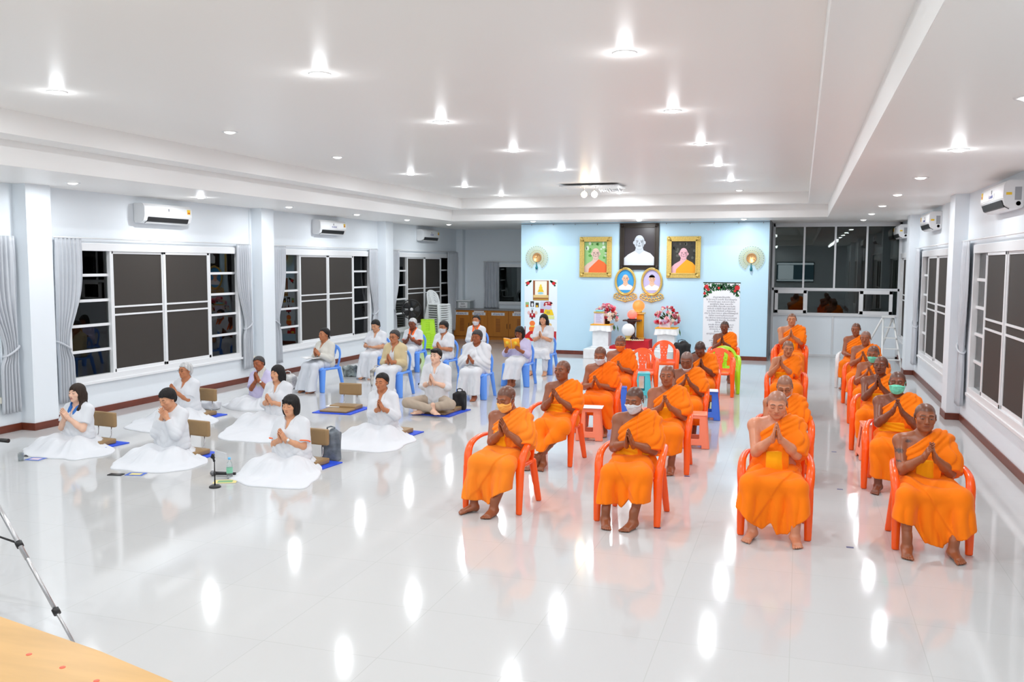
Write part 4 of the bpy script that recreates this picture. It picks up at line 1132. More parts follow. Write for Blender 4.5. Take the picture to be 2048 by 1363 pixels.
def aircon(label, side, y0, y1, sign=True):
    X = XL if side < 0 else XR
    t = empty('air_conditioner', label, 'air conditioner', (X, (y0+y1)/2, 3.22), 0, 'white wall air conditioners'); s = -side; L = (y1-y0)/2
    prof = [(0, -.13), (.0, .17), (.17, .17), (.215, .12), (.22, -.02), (.19, -.12), (.13, -.155), (.03, -.16)]
    b = MB(); b.prism([(s*x, z) for x, z in prof], 'y', -L, L)
    bm = b.bm; bmesh.ops.bevel(bm, geom=bm.edges[:], offset=.008, segments=2, affect='EDGES')
    b.build('casing', ac_m, t)
    b = MB(); b.prism([(s*.2235, -.055), (s*.198, -.127), (s*.135, -.160), (s*.13, -.12), (s*.19, -.06)], 'y', -L+.1, L-.1); b.build('outlet', black_m, t)
    b = MB(); b.prism([(s*.19, -.128), (s*.145, -.163), (s*.14, -.158), (s*.185, -.122)], 'y', -L+.1, L-.1); b.build('louver', ac_m, t)
    fr = (PI/2, 0, s*PI/2)
    yl = MB().box((s*.2185-.003, L-.13, .03), (s*.2185+.003, L-.05, .11), 0).build('energy_label', yellow_m, t)
    MB().box((s*.2185-.0035, L-.12, .045), (s*.2185+.0035, L-.06, .065), 0).build('label_band', mat('label_red', srgb(200, 60, 40), .5), yl)
    MB().box((s*.2185-.003, -.015, .055), (s*.2185+.003, .015, .1), 0).build('maker_mark', mat('grey_mark', (.25, .25, .27), .5), t)
    if sign:
        pp = MB().box((s*.221-.003, -.17, -.01), (s*.221+.003, .20, .055), 0).build('paper_sign', paper, t)
        text('lettering', 'ประหยัดไฟ', .055, blue_ink, pp, (s*.2246, .015, .022), fr)
    if side > 0:
        MB().box((-.19, -L-.002, .0), (-.13, -L+.004, .03), 0).build('warning_sticker', yellow_m, t); MB().box((-.1, -L-.002, -.06), (-.03, -L+.004, .09), 0).build('rating_plate', mat('plate_grey', (.35, .36, .38), .5), t)
        MB().lathe([(.03, 0), (.03, .003), (.026, .003), (.026, 0)], (-.06, -L-.0, -.1), 16, R=Matrix.Rotation(PI/2, 3, 'X')).build('knockout', ac_m, t)
    return t
aircon('white air conditioner over the nearest left window, no paper sign on it', -1, 12.43, 13.66, False)
ya = atX(641, 455, XL+.22)[1]; yb_ = atX(693.5, 460, XL+.22)[1]; aircon('white air conditioner with paper sign over the middle left window', -1, ya, ya+1.22)
ya = atX(847, 470, XL+.22)[1]; aircon('white air conditioner over the farthest left window, next to the corner', -1, ya, ya+1.22)
aircon('large air conditioner with open outlet high at the right edge', 1, 11.75, 13.15)
aircon('air conditioner over the far right window beyond the near pillar', 1, 18.15, 19.45)
aircon('small looking air conditioner next to the glazed partition', 1, 23.6, 24.9, False)

# ------------------------------------------------------------------ cabinets, counter, donation box
wood_m = mat('cabinet_wood', srgb(196, 122, 42), .4, spec=.4, var=.12, vscale=8, stretch=(1, 1, .12)); wood_d = mat('cabinet_wood_dark', srgb(150, 84, 26), .5)
CY = 26.88
def cabinet(label, x0, words, hw=.7):
    t = empty('cabinet', label, 'cabinet', (x0+hw, CY, 0), 0, 'wooden cabinets under the counter')
    MB().box((-hw, .0, .1), (hw, .25, .93)).box((-hw, .03, 0), (hw, .25, .1)).build('carcass', wood_m, t)
    for k, sx in ((0, -1), (1, 1)):
        cx0 = sx*hw/2
        d = MB().box((cx0-hw/2+.01, -.022, .11), (cx0+hw/2-.01, .0, .92), .004).build('door', wood_m, t)
        b = MB()
        for j in range(9): b.box((cx0-.07, -.03, .26+j*.048), (cx0+.07, -.020, .285+j*.048), .002)
        b.build('louvre', wood_d, d)
        hx = cx0-sx*(hw/2-.05)
        MB().tube([(hx, -.022, .36), (hx, -.045, .39), (hx, -.045, .49), (hx, -.022, .52)], .008, 6).build('handle', mat('handle_bronze', (.10, .06, .035), .4, .6), d)
        pl = MB().box((cx0-.22, -.0265, .775), (cx0+.22, -.022, .865)).build('name_strip', paper, d)
        text('lettering', 'ฝ่ายสมาธิ'+words[k], .085, blue_ink, pl, (cx0, -.0275, .818), (PI/2, 0, 0))
        if k == 1: MB().box((cx0-.17, -.0265, .875), (cx0+.17, -.022, .912)).build('upper_strip', paper, d)
    return t
cabinet('wooden two door cabinet under the donation box', -10.60, ('', ''), .58)
cabinet('wooden two door cabinet next to the blue wall', -9.44, ('', ''))
tag(MB().box((-10.6, CY-.04, .93), (-10.36, 27.14, .975)).box((-10.37, CY-.04, .93), (-7.5, Y1, .975)).build('counter_top', mat('counter_stone', (.30, .29, .29), .35, var=.2, vscale=30)), 'grey stone counter top running over the wooden cabinets', 'counter top')
tx, ty = -10.28, 27.08
t = empty('donation_box', 'clear lidded plastic box with a handwritten paper on the counter', 'box', (tx, ty, .976))
b = MB(); b.box((-.22, -.16, 0), (.22, .16, .23), .01); b.build('body', mat('frosted_plastic', (.42, .46, .46), .3, spec=.5), t)
MB().box((-.25, -.19, .23), (.25, .19, .262), .008).build('lid', wplast, t)
pp = MB().box((-.17, -.166, .015), (.13, -.161, .2)).build('paper_sign', paper, t)
text('lettering', 'ใส่ผ้า', .075, black_m, pp, (-.02, -.167, .145), (PI/2, 0, 0)); text('lettering', 'คลุมตัก', .065, black_m, pp, (-.02, -.167, .06), (PI/2, 0, 0))

# ------------------------------------------------------------------ stacked chairs, stools, fan
WC = armchair('plastic_chair', 'white plastic chair, topmost of the tall stack by the corner', wplast, None, False)
wx, wy, wr = -10.02, 24.2, 1.2
tagc = ['white plastic chair at the bottom of the tall stack by the corner']+['white plastic chair, one of those inside the tall stack']*12
put(WC, wx, wy, wr, 12*.066); WC['label'] = 'white plastic chair on top of the tall stack by the corner'
for k in range(12):
    o = copy_tree(WC, None, tagc[min(k, 1)]); put(o, wx-.012*k*0, wy, wr, k*.066)
    if k > 0: o['group'] = 'white chairs inside the tall stack'
    else: o['group'] = ''
    if o['group'] == '': del o['group']
LS = stool('plastic_stool', 'lime green plastic stool on top of the green stack', lime_p, .43, None, .225)
sx, sy = -9.93, 23.2
put(LS, sx, sy, .35, .42)
for k in range(8): put(o := copy_tree(LS, None, 'lime green stool at the bottom of the green stack' if k == 0 else 'lime green stool nested inside the green stack'), sx, sy, .35, k*.0525); (o.__setitem__('group', 'lime stools inside the stack') if k else None)
# fan
fx, fy = -10.05, 22.35
t = empty('pedestal_fan', 'black pedestal fan standing in front of the far left window', 'fan', (fx, fy, 0), .5)
MB().lathe([(.22, 0), (.22, .02), (.06, .045), (.03, .06), (.02, .08)], n=28).build('base', black_m, t)
MB().tube([(0, 0, .05), (0, 0, 1.1)], .018, 10).build('pole', black_m, t)
MB().ball((0, .06, 1.17), .085, 2, sc=(1, 1.3, 1)).build('motor', black_m, t)
b = MB(); R = .27
for yy, rr in ((-.09, R*.96), (-.02, R), (.03, R*.9)): b.tube([(rr*math.cos(a), yy, 1.17+rr*math.sin(a)) for a in np.linspace(0, 2*PI, 41)[:-1]], .006, 6, closed=True)
for k in range(40):
    a = 2*PI*k/40
    b.tube([(.04*math.cos(a), -.11, 1.17+.04*math.sin(a)), (R*.6*math.cos(a), -.115, 1.17+R*.6*math.sin(a)), (R*math.cos(a), -.02, 1.17+R*math.sin(a)), (R*.6*math.cos(a), .045, 1.17+R*.6*math.sin(a)), (.06*math.cos(a), .05, 1.17+.06*math.sin(a))], .0022, 4)
b.build('guard', black_m, t)
MB().lathe([(.04, 0), (.045, .01), (.03, .02), (0, .022)], (0, -.11, 1.17), 16, R=Matrix.Rotation(PI/2, 3, 'X')).build('guard_cap', mat('grey_plastic', (.5, .5, .5), .4), t)
for k in range(5):
    a0 = 2*PI*k/5; rows = []
    for i in range(7):
        r_ = .04+.19*i/6; ww = .32+.28*math.sin(PI*i/6*.8)
        rows.append([(r_*math.cos(a0+ww*(u-.5)*1.6), -.045+.05*(u-.5), 1.17+r_*math.sin(a0+ww*(u-.5)*1.6)) for u in (0, .25, .5, .75, 1)])
    bo = MB(); bo.grid(rows); o = bo.build('blade', black_m, t, fix=False); o.modifiers.new('s', 'SOLIDIFY').thickness = .004
# white stool/box by the fan
tag(MB().box((-10.3, 22.75, 0), (-10.02, 23.05, .70), .02).build('storage_box', wplast), 'white plastic bin behind the white haired woman', 'bin')

# ------------------------------------------------------------------ framed portraits and clocks on the blue wall
gold = mat('gold_frame', srgb(226, 196, 110), .35, .55, var=.2, vscale=40); gold2 = mat('gold_ornament', srgb(238, 204, 120), .3, .6); brownf = mat('dark_frame', srgb(46, 38, 30), .4, .2)
WALLY = PY-.002
def flat(n, c): return mat('print_'+n, srgb(*c), .35)
def poly_obj(b, pts, y, mi): b.bm.faces.new([b.bm.verts.new((p[0], y, p[1])) for p in pts]).material_index = mi
def el(cx, cz, rx, rz, n=28, a0=0, a1=2*PI): return [(cx+rx*math.cos(a), cz+rz*math.sin(a)) for a in np.linspace(a0, a1, n, endpoint=False)]
def portrait(b, w, h, y, bg, skin, robe_c, style, mats, clip=None):
    """printed bust: flat shapes inside the picture plane; index order in mats"""
    idx = lambda c: mats.index(c) if c in mats else (mats.append(c) or len(mats)-1)
    poly_obj(b, clip or [(-w, -h), (w, -h), (w, h), (-w, h)], y, idx(bg))
    e = .0012
    def P(pts, c, l):
        if clip is None: pts = [(max(-w, min(w, px)), max(-h, min(h, pz))) for px, pz in pts]
        else:
            q = []
            for px, pz in pts:
                k = math.hypot(px/w, pz/h); q.append((px/k, pz/k) if k > 1 else (px, pz))
            pts = q
        poly_obj(b, pts, y-e*l, idx(c))
    hx, hz, hr = 0.0*w, .22*h, .36*w
    sh = [(-w, -h), (-w, -.62*h), (-.72*w, -.42*h), (-.28*w, -.22*h), (-.2*w, .0), (.2*w, 0), (.28*w, -.2*h), (.72*w, -.36*h), (w, -.6*h), (w, -h)]
    P(sh, skin, 1)
    if style == 'robe':
        P([(-.62*w, -h), (-.58*w, -.74*h), (.25*w, -.14*h), (.72*w, -.32*h), (w, -.55*h), (w, -h)], robe_c, 2)
    else: P([(-w, -h), (-w, -.62*h), (-.72*w, -.42*h), (-.3*w, -.25*h), (0, -.42*h), (.3*w, -.25*h), (.72*w, -.36*h), (w, -.6*h), (w, -h)], robe_c, 2)
    P(el(hx-hr*.98, hz-.02*h, hr*.16, hr*.3, 12), skin, 1); P(el(hx+hr*.98, hz-.02*h, hr*.16, hr*.3, 12), skin, 1)
    P(el(hx, hz, hr*.93, hr*1.28), skin, 3)
    dk = idx((60, 42, 36)); sdw = tuple(int(c*.72) for c in skin)
    for s in (-1, 1):
        P([(hx+s*hr*.18, hz+hr*.18), (hx+s*hr*.62, hz+hr*.22), (hx+s*hr*.6, hz+hr*.3), (hx+s*hr*.2, hz+hr*.28)][::s], (60, 42, 36), 4)
        P(el(hx+s*hr*.4, hz+hr*.04, hr*.17, hr*.06, 10), (60, 42, 36), 4)
    P([(hx-hr*.12, hz-hr*.36), (hx+hr*.16, hz-hr*.36), (hx+hr*.07, hz+.0), (hx-hr*.02, hz+.0)], sdw, 4)
    shd = tuple(int(c*.84) for c in skin); P(el(hx, hz-hr*1.12, hr*.5, hr*.2, 14), sdw, 2)
    P(el(hx+hr*.62, hz-hr*.2, hr*.22, hr*.75, 14), shd, 4); P(el(hx-hr*.5, hz-hr*.42, hr*.16, hr*.3, 10), shd, 4); P(el(hx, hz+hr*.95, hr*.6, hr*.26, 14), tuple(min(255, int(c*1.08)) for c in skin), 4)
    P(el(hx, hz-hr*.66, hr*.3, hr*.08, 12), sdw if style != 'bw' else (90, 90, 90), 4)
    return P
def rect_frame(label, cx, cz, w, h, fw, m, bg, skin, robe_c, style, extra=None):
    t = empty('portrait_frame', label, 'framed portrait', (cx, WALLY, cz), 0)
    b = MB()
    for lo, hi in (((-w, -h), (w, -h+fw)), ((-w, h-fw), (w, h)), ((-w, -h+fw), (-w+fw, h-fw)), ((w-fw, -h+fw), (w, h-fw))):
        b.box((lo[0], -.045, lo[1]), (hi[0], 0, hi[1]), .008)
    iw, ih = w-fw*.72, h-fw*.72
    for lo, hi in (((-iw, -ih), (iw, -ih+fw*.3)), ((-iw, ih-fw*.3), (iw, ih)), ((-iw, -ih), (-iw+fw*.3, ih)), ((iw-fw*.3, -ih), (iw, ih))):
        b.box((lo[0], -.058, lo[1]), (hi[0], -.02, hi[1]), .006)
    for sx_ in (-1, 1):
        for sz_ in (-1, 1): b.ball((sx_*(w-fw*.5), -.045, sz_*(h-fw*.5)), fw*.42, 1, sc=(1, .4, 1))
    b.build('frame', m, t)
    mats = []; b = MB(); portrait(b, w-fw*.95, h-fw*.95, -.012, bg, skin, robe_c, style, mats)
    ms = [flat('%d_%d_%d' % c, c) for c in mats]
    b.build('print', ms, t, fix=False)
    if extra: extra(t, w-fw*.95, h-fw*.95)
    return t
def dapple(c1, c2):
    def f(t, w, h):
        b = MB(); r = random.Random(3)
        for k in range(26):
            px, pz = r.uniform(-w*.9, w*.9), r.uniform(-h*.05, h*.9)
            if abs(px) < w*.42 and pz < h*.75: continue
            poly_obj(b, el(px, pz, r.uniform(.02, .05), r.uniform(.02, .06), 9), -.0126, r.randint(0, 1))
        b.build('print_foliage', [flat('%d_%d_%d' % c1, c1), flat('%d_%d_%d' % c2, c2)], t, fix=False)
    return f
rect_frame('gold framed portrait of a person in orange robe against green leaves', -5.17, 2.59, .43, .53, .125, gold, (150, 200, 130), (226, 196, 182), (250, 110, 50), 'robe', dapple((90, 160, 70), (214, 232, 214)))
rect_frame('dark framed black and white portrait at the top centre of the blue wall', -4.02, 2.865, .51, .60, .115, brownf, (44, 38, 42), (172, 180, 188), (206, 212, 218), 'bw')
rect_frame('gold framed portrait of a person in yellow robe against dark trees', -2.88, 2.59, .43, .53, .125, gold, (52, 50, 46), (230, 178, 188), (250, 170, 30), 'robe', dapple((88, 92, 84), (36, 40, 34)))
def oval(label, cx, cz, bg, hair):
    t = empty('oval_portrait', label, 'framed portrait', (cx, WALLY, cz), 0); w, h = .235, .315
    b = MB()
    for r_, y_, k in ((1.1, -.03, .022), (1.0, -.035, .012)): b.tube([(w*r_*math.cos(a), y_, .09+h*r_*math.sin(a)) for a in np.linspace(0, 2*PI, 49)[:-1]], k, 8, closed=True)
    b.build('frame', gold, t)
    mats = []; b = MB(); P = portrait(b, w, h, -.01, bg, (236, 190, 160), (238, 242, 246), 'shirt', mats, el(0, 0, w, h, 40))
    if hair: P([(w*.36*math.cos(a), .22*h+w*.47*math.sin(a)+.0) for a in np.linspace(.35, PI-.35, 14)]+[(-w*.3, .22*h+w*.28), (0, .22*h+w*.34), (w*.3, .22*h+w*.28)], (28, 26, 28), 5)
    o = b.build('print', [flat('%d_%d_%d' % c, c) for c in mats], t, fix=False); o.location = (0, 0, .09)
    # pierced ornament below
    b = MB()
    for s in (-1, 1):
        for (ox, oz, rr) in ((.07, -.315, .04), (.15, -.30, .045), (.23, -.27, .04), (.11, -.37, .035), (.19, -.35, .035), (.27, -.31, .03), (.04, -.38, .035)):
            b.tube([(s*(ox+rr*math.cos(a)*(1-.35*a/6.3)), -.02, oz+rr*math.sin(a)*(1-.35*a/6.3)) for a in np.linspace(0, 5.6, 16)], .0095, 6)
        b.tube([(0, -.02, -.27), (s*.12, -.02, -.255), (s*.22, -.02, -.215), (s*.29, -.02, -.25), (s*.31, -.02, -.33), (s*.22, -.02, -.385), (s*.1, -.02, -.41), (0, -.02, -.445)], .011, 6)
    b.ball((0, -.02, -.43), .026, 1)
    b.build('ornament', gold2, t)
    return t
oval('oval gold framed portrait with light blue background, under the frames', -4.37, 1.87, (60, 160, 220), False)
oval('oval gold framed portrait of a dark haired person in white', -3.68, 1.87, (190, 186, 228), True)
def clock(label, cx, cz, phase):
    t = empty('peacock_clock', label, 'wall clock', (cx, WALLY, cz), 0, )
    MB().lathe([(.0, 0), (.125, 0), (.125, .02), (.115, .03), (.11, .022), (0, .022)], (0, 0, 0), 40, R=Matrix.Rotation(PI/2, 3, 'X')).build('dial', mat('copper_dial', srgb(206, 158, 104), .42, .6), t)
    b = MB(); a_ = phase
    b.tube([(0, -.032, 0), (.06*math.sin(a_), -.032, .06*math.cos(a_))], .005, 5); b.tube([(0, -.034, 0), (.085*math.sin(a_+1.9), -.034, .085*math.cos(a_+1.9))], .0035, 5)
    for k in range(12): b.box((.095*math.sin(k*PI/6)-.004, -.028, .095*math.cos(k*PI/6)-.004), (.095*math.sin(k*PI/6)+.004, -.024, .095*math.cos(k*PI/6)+.004))
    b.build('hands', mat('dark_brown', (.05, .03, .02), .4), t)
    pale = mat('pale_gold', srgb(236, 236, 196), .3, .25); em = mat('emerald', srgb(60, 140, 110), .25, .3)
    b = MB(); e = MB()
    for ring, (rr, n_, sz, lim) in enumerate(((.155, 28, .017, 7), (.195, 24, .02, 2.62), (.245, 24, .022, 2.62), (.295, 26, .024, 2.62))):
        for k in range(n_):
            a = -lim+2*lim*k/(n_-1) if lim < 3 else 2*PI*k/n_
            px, pz = rr*math.sin(a), rr*math.cos(a)
            b.tube([(px+sz*math.cos(q), -.015-.004*ring, pz+sz*math.sin(q)) for q in np.linspace(0, 2*PI, 11)[:-1]], .0045, 5, closed=True)
            b.tube([(px*.88, -.012, pz*.88), (px, -.015, pz)], .003, 4)
            if ring in (1, 3): e.ball((px, -.02, pz), .008, 1)
    for a in np.linspace(-2.62, 2.62, 26): b.tube([(.12*math.sin(a), -.01, .12*math.cos(a)), (.32*math.sin(a), -.016, .32*math.cos(a))], .0028, 4)
    b.build('tail_feathers', pale, t); e.build('jewel', em, t)
    b = MB(); b.ball((0, -.045, -.27), .045, 2, sc=(.8, .9, 1.25)); b.tube([(0, -.03, -.31), (0, -.05, -.22), (0, -.055, -.15)], [.03, .02, .012], 8); b.ball((0, -.062, -.14), .018, 1)
    b.build('peacock_body', mat('peacock_teal', srgb(40, 120, 130), .25, .4), t)
clock('gold peacock wall clock with a fanned tail at the left of the blue wall', -6.78, 2.575, -1.6)
clock('gold peacock wall clock with a fanned tail at the right of the blue wall', -1.2, 2.565, .1)
# banners
leafm = mat('print_leaf', srgb(36, 110, 52), .6); leafd = mat('print_leaf_dark', srgb(20, 70, 44), .6); redm = mat('print_red', srgb(204, 36, 42), .5); vinyl = mat('vinyl_white', srgb(244, 246, 250), .4); vinyl2 = mat('vinyl_pale', srgb(232, 243, 250), .4)
def garland(b, x0, x1, z, y, dense):
    r = random.Random(int(abs(x0)*100))
    n_ = int(260*(x1-x0)/.9)
    for k in range(n_):
        u = r.random(); px = x0+(x1-x0)*u; edge = abs(u-.5)*2
        if dense < 1 and edge < .55: continue
        dz = r.random()*(.13+.27*edge**2.5); a = r.uniform(-2.6, -.5); L = r.uniform(.05, .1)
        q = [(px, z-dz), (px+L*.5*math.cos(a)+.02, z-dz+L*.5*math.sin(a)), (px+L*math.cos(a), z-dz+L*math.sin(a)), (px+L*.5*math.cos(a)-.02, z-dz+L*.5*math.sin(a)-.006)]
        q = [(min(max(i, x0), x1), min(j, z)) for i, j in q]
        poly_obj(b, q, y-.0012*(1+k % 3), 1+k % 2)
    for px, dz, rr in ((.08, .1, .055), (.13, .17, .04), (.92, .12, .065), (.86, .2, .035), (.42, .13, .032), (.03, .27, .035)):
        if dense < 1 and .3 < px < .7: continue
        poly_obj(b, el(x0+(x1-x0)*px, z-dz, rr, rr, 9), y-.006, 3)
def banner(label, x0, x1, z0, z1):
    t = empty('banner', label, 'banner', ((x0+x1)/2, WALLY, z0)); w = (x1-x0)/2; H = z1-z0
    b = MB(); b.box((-w, -.006, 0), (w, -.002, H)); b.build('sheet', vinyl, t)
    b = MB(); garland(b, -w, w, H-.005, -.0075, 1); b.build('garland_print', [vinyl, leafm, leafd, redm], t, fix=False)
    b = MB(); b.box((-w-.01, -.012, H-.015), (w+.01, 0, H+.01), .003); b.build('top_batten', mat('green_batten', srgb(24, 60, 40), .5), t)
    lines = ['คำบูชาพระรัตนตรัย', 'โย โส ภะคะวา อะระหัง สัมมาสัมพุทโธ', 'สวากขาโต เยนะ ภะคะวะตา ธัมโม', 'สุปะฏิปันโน ยัสสะ ภะคะวะโต', 'สาวะกะสังโฆ ตัมมะยัง ภะคะวันตัง', 'สะธัมมัง สะสังฆัง อิเมหิ สักกาเรหิ', 'ยะถาระหัง อาโรปิเตหิ อะภิปูชะยามะ', 'สาธุ โน ภันเต ภะคะวา สุจิระปะรินิพพุโตปิ', 'ปัจฉิมา ชะนะตานุกัมปะมานะสา', 'อิเม สักกาเร ทุคคะตะปัณณาการะภูเต', 'ปะฏิคคัณหาตุ อัมหากัง ทีฆะรัตตัง', 'หิตายะ สุขายะ', 'อะระหัง สัมมาสัมพุทโธ ภะคะวา', 'พุทธัง ภะคะวันตัง อะภิวาเทมิ', 'สวากขาโต ภะคะวะตา ธัมโม', 'ธัมมัง นะมัสสามิ', 'สุปะฏิปันโน ภะคะวะโต สาวะกะสังโฆ', 'สังฆัง นะมามิ', 'นะโม ตัสสะ ภะคะวะโต', 'อะระหะโต สัมมาสัมพุทธัสสะ', 'พุทธัง สะระณัง คัจฉามิ', 'ธัมมัง สะระณัง คัจฉามิ', 'สังฆัง สะระณัง คัจฉามิ']
    for i, s in enumerate(lines): text('lettering', s, .056 if i == 0 else .054, mat('print_ink', (.12, .12, .16), .6), t, (0, -.0075, H-.37-i*.058), (PI/2, 0, 0))
banner('tall white banner of printed lines under a green and red garland', -2.36, -1.455, .30, 1.95)
def poster(label, name, x0, x1, z0, z1, draw, m=vinyl2, y=.004):
    t = empty(name, label, 'poster', ((x0+x1)/2, WALLY, (z0+z1)/2)); w, h = (x1-x0)/2, (z1-z0)/2
    MB().box((-w, -y, -h), (w, -.001, h)).build('sheet', m, t)
    mats = []; b = MB()
    def P(pts, c, l=1):
        if c not in mats: mats.append(c)
        poly_obj(b, [(max(-w, min(w, i)), max(-h, min(h, j))) for i, j in pts], -y-.0012*l, mats.index(c))
    draw(P, w, h); b.build('print', [flat('%d_%d_%d' % c, c) for c in mats], t, fix=False); return t
RC = lambda a, b_, c, d: [(a, b_), (c, b_), (c, d), (a, d)]
def d_statue(P, w, h):
    P(RC(-w*.48, -h*.98, w*.5, h*.95), (150, 84, 44)); P(RC(-w*.36, -h*.6, w*.38, h*.9), (246, 240, 222), 2); P(RC(-w*.46, -h*.72, w*.48, -h*.45), (226, 196, 130), 3); P(RC(-w*.46, -h*.95, w*.48, -h*.82), (190, 150, 60), 3)
    P(el(0, -h*.28, w*.17, h*.1), (150, 206, 226), 3); P([(-w*.2, -h*.15), (w*.2, -h*.15), (w*.12, h*.1), (-w*.12, h*.1)], (236, 196, 40), 4); P(el(0, h*.2, w*.11, h*.22), (240, 208, 60), 5); P(el(0, h*.45, w*.06, h*.13), (244, 214, 70), 6)
    for s in (-1, 1):
        for k in range(9): P(el(s*w*(.62+.035*k), h*(.9-.06*k*(1 if k % 2 else .4)), w*.06, h*.1, 7), ((36, 110, 52), (20, 70, 44))[k % 2], 2)
        P(el(s*w*.8, h*.68, w*.11, h*.16, 9), (210, 36, 42), 4)
def d_altar(P, w, h):
    P(RC(-w*.9, h*.35, -w*.45, h*.9), (150, 190, 130)); P(el(-w*.67, h*.5, w*.15, h*.14), (244, 120, 50), 2); P(RC(-w*.25, h*.4, w*.22, h), (40, 36, 40)); P(el(0, h*.62, w*.13, h*.2), (230, 232, 236), 2); P(RC(w*.42, h*.35, w*.85, h*.85), (60, 56, 40)); P(el(w*.62, h*.48, w*.13, h*.12), (244, 190, 40), 2)
    P(el(-w*.08, h*.2, w*.12, h*.1), (196, 216, 226), 2); P(el(w*.12, h*.2, w*.12, h*.1), (196, 216, 226), 3); P(RC(-w*.35, -h*.75, w*.4, -h*.3), (176, 24, 34), 2); P(el(-w*.45, -h*.25, w*.18, h*.2), (230, 190, 190), 3); P(el(w*.5, -h*.25, w*.18, h*.2), (230, 200, 180), 3); P(el(0, -h*.1, w*.1, h*.2), (120, 50, 40), 3); P(el(0, -h*.45, w*.1, h*.12), (240, 244, 248), 4); P(el(0, -h*.82, w*.12, h*.12), (50, 40, 40), 4)
def d_flower(P, w, h):
    P(RC(-w, -h*.3, w*.4, h), (196, 206, 226)); P(el(0, h*.75, w*.55, h*.25), (170, 40, 50), 2)
    for k in range(9): P(el(w*.5*math.cos(k*.7), h*.68+h*.17*math.sin(k*.9), w*.13, h*.09, 8), ((236, 224, 214), (200, 50, 60), (240, 160, 170))[k % 3], 3)
    P(el(0, h*.32, w*.38, h*.26), (206, 198, 226), 4); P([(-w*.65, -h*.55), (w*.7, -h*.55), (w*.45, h*.12), (-w*.4, h*.12)], (244, 206, 30), 3); P(RC(-w*.22, -h*.35, w*.2, -h*.08), (190, 170, 70), 5); P(RC(-w, -h*.3, -w*.55, h*.15), (180, 24, 40), 4); P(RC(-w*.3, -h*.95, w*.75, -h*.62), (226, 232, 150), 3)
def d_glow(P, w, h):
    P(el(-w*.05, h*.72, w*.34, h*.26), (250, 130, 60), 2); P(el(-w*.05, h*.2, w*.4, h*.3), (250, 120, 40), 3); P(RC(-w*.3, h*.38, w*.22, h*.5), (240, 220, 90), 4); P([(-w, -h), (w*.2, -h), (w*.0, h*.0), (-w*.4, -h*.05), (-w, -h*.5)], (206, 30, 30), 4); P(el(-w*.1, -h*.5, w*.22, h*.2), (226, 220, 210), 5); P(el(-w*.6, -h*.85, w*.26, h*.13), (230, 200, 60), 6); P(RC(-w, -h, -w*.88, h*.4), (130, 40, 50), 2)
def d_glow2(P, w, h):
    P(el(0, h*.6, w*.4, h*.2), (226, 190, 120), 2); P(RC(-w*.4, -h, w*.7, h*.1), (90, 24, 30), 2); P(RC(w*.7, -h, w, 0), (190, 30, 34), 3)
tag(MB().box((-7.13, WALLY-.003, .30), (-6.21, WALLY-.0005, 1.985)).build('poster_sheet', vinyl2), 'pale tall poster sheet behind the dark haired woman', 'poster')
poster('picture of a gold seated statue between red flowers, top of the poster', 'picture_print', -7.12, -6.22, 1.42, 1.975, d_statue, y=.007)
poster('small picture of portraits over a red altar, middle of the poster', 'picture_print', -7.12, -6.69, .90, 1.40, d_altar, y=.007)
poster('small picture of a flower topped pedestal with yellow cloth, middle of the poster', 'picture_print', -6.68, -6.23, .92, 1.40, d_flower, y=.007)
poster('picture of a glowing orange lamp at the bottom of the poster', 'picture_print', -7.12, -6.66, .32, .88, d_glow, y=.007)
poster('picture of a dark stand at the bottom of the poster, behind the woman', 'picture_print', -6.65, -6.23, .32, .88, d_glow2, y=.007)
# ------------------------------------------------------------------ placing the sitters
def fit(P, head, yh, yaw):
    """root x and torso length so that the crown of the head comes out at its real place"""
    h = atY(head[0], head[1], yh); p, hy, hr = P.get('head', (.1, 0, 0)); hs = P.get('hs', 1.0); ln = P.get('lean', .08)
    top = .1*math.sin(p)*0+.227*math.cos(p)+.02*math.sin(p)
    T = (h[2]-P['hz']-top*hs)/math.cos(ln)-.025
    return h, T
def place(P, head, yc, hand=None, hy=-.24, kind=''):
    yaw = P.get('yaw', 0); ln = P.get('lean', .08)
    ly = P['py']+.46*math.sin(ln)-.12*math.sin(P.get('head', (.1, 0, 0))[0])
    h, T = fit(P, head, yc+ly, yaw)
    Tc = min(max(T, P.get('Tmin', .40)), P.get('Tmax', .54))
    if abs(Tc-T) > .004: print('TORSO', P['label'][:44], round(T, 3))
    P['T'] = Tc
    offx = -math.sin(yaw)*ly
    x = h[0]-offx*1.0
    P['loc'] = (x, yc)
    if hand:
        w = atY(hand[0], hand[1], yc+hy)-np.array([x, yc, 0]); c, s = math.cos(-yaw), math.sin(-yaw)
        P['hand'] = np.array([c*w[0]-s*w[1], s*w[0]+c*w[1], w[2]])
    return P
SCALP = (.045, .036, .032); GRAYS = (.20, .18, .17)
def legs_chair(k=.16, a=.14, fy=-.36, fa=.15, ky=-.33, kz=.478): return (k, ky, kz, a, fy, .078, fa)
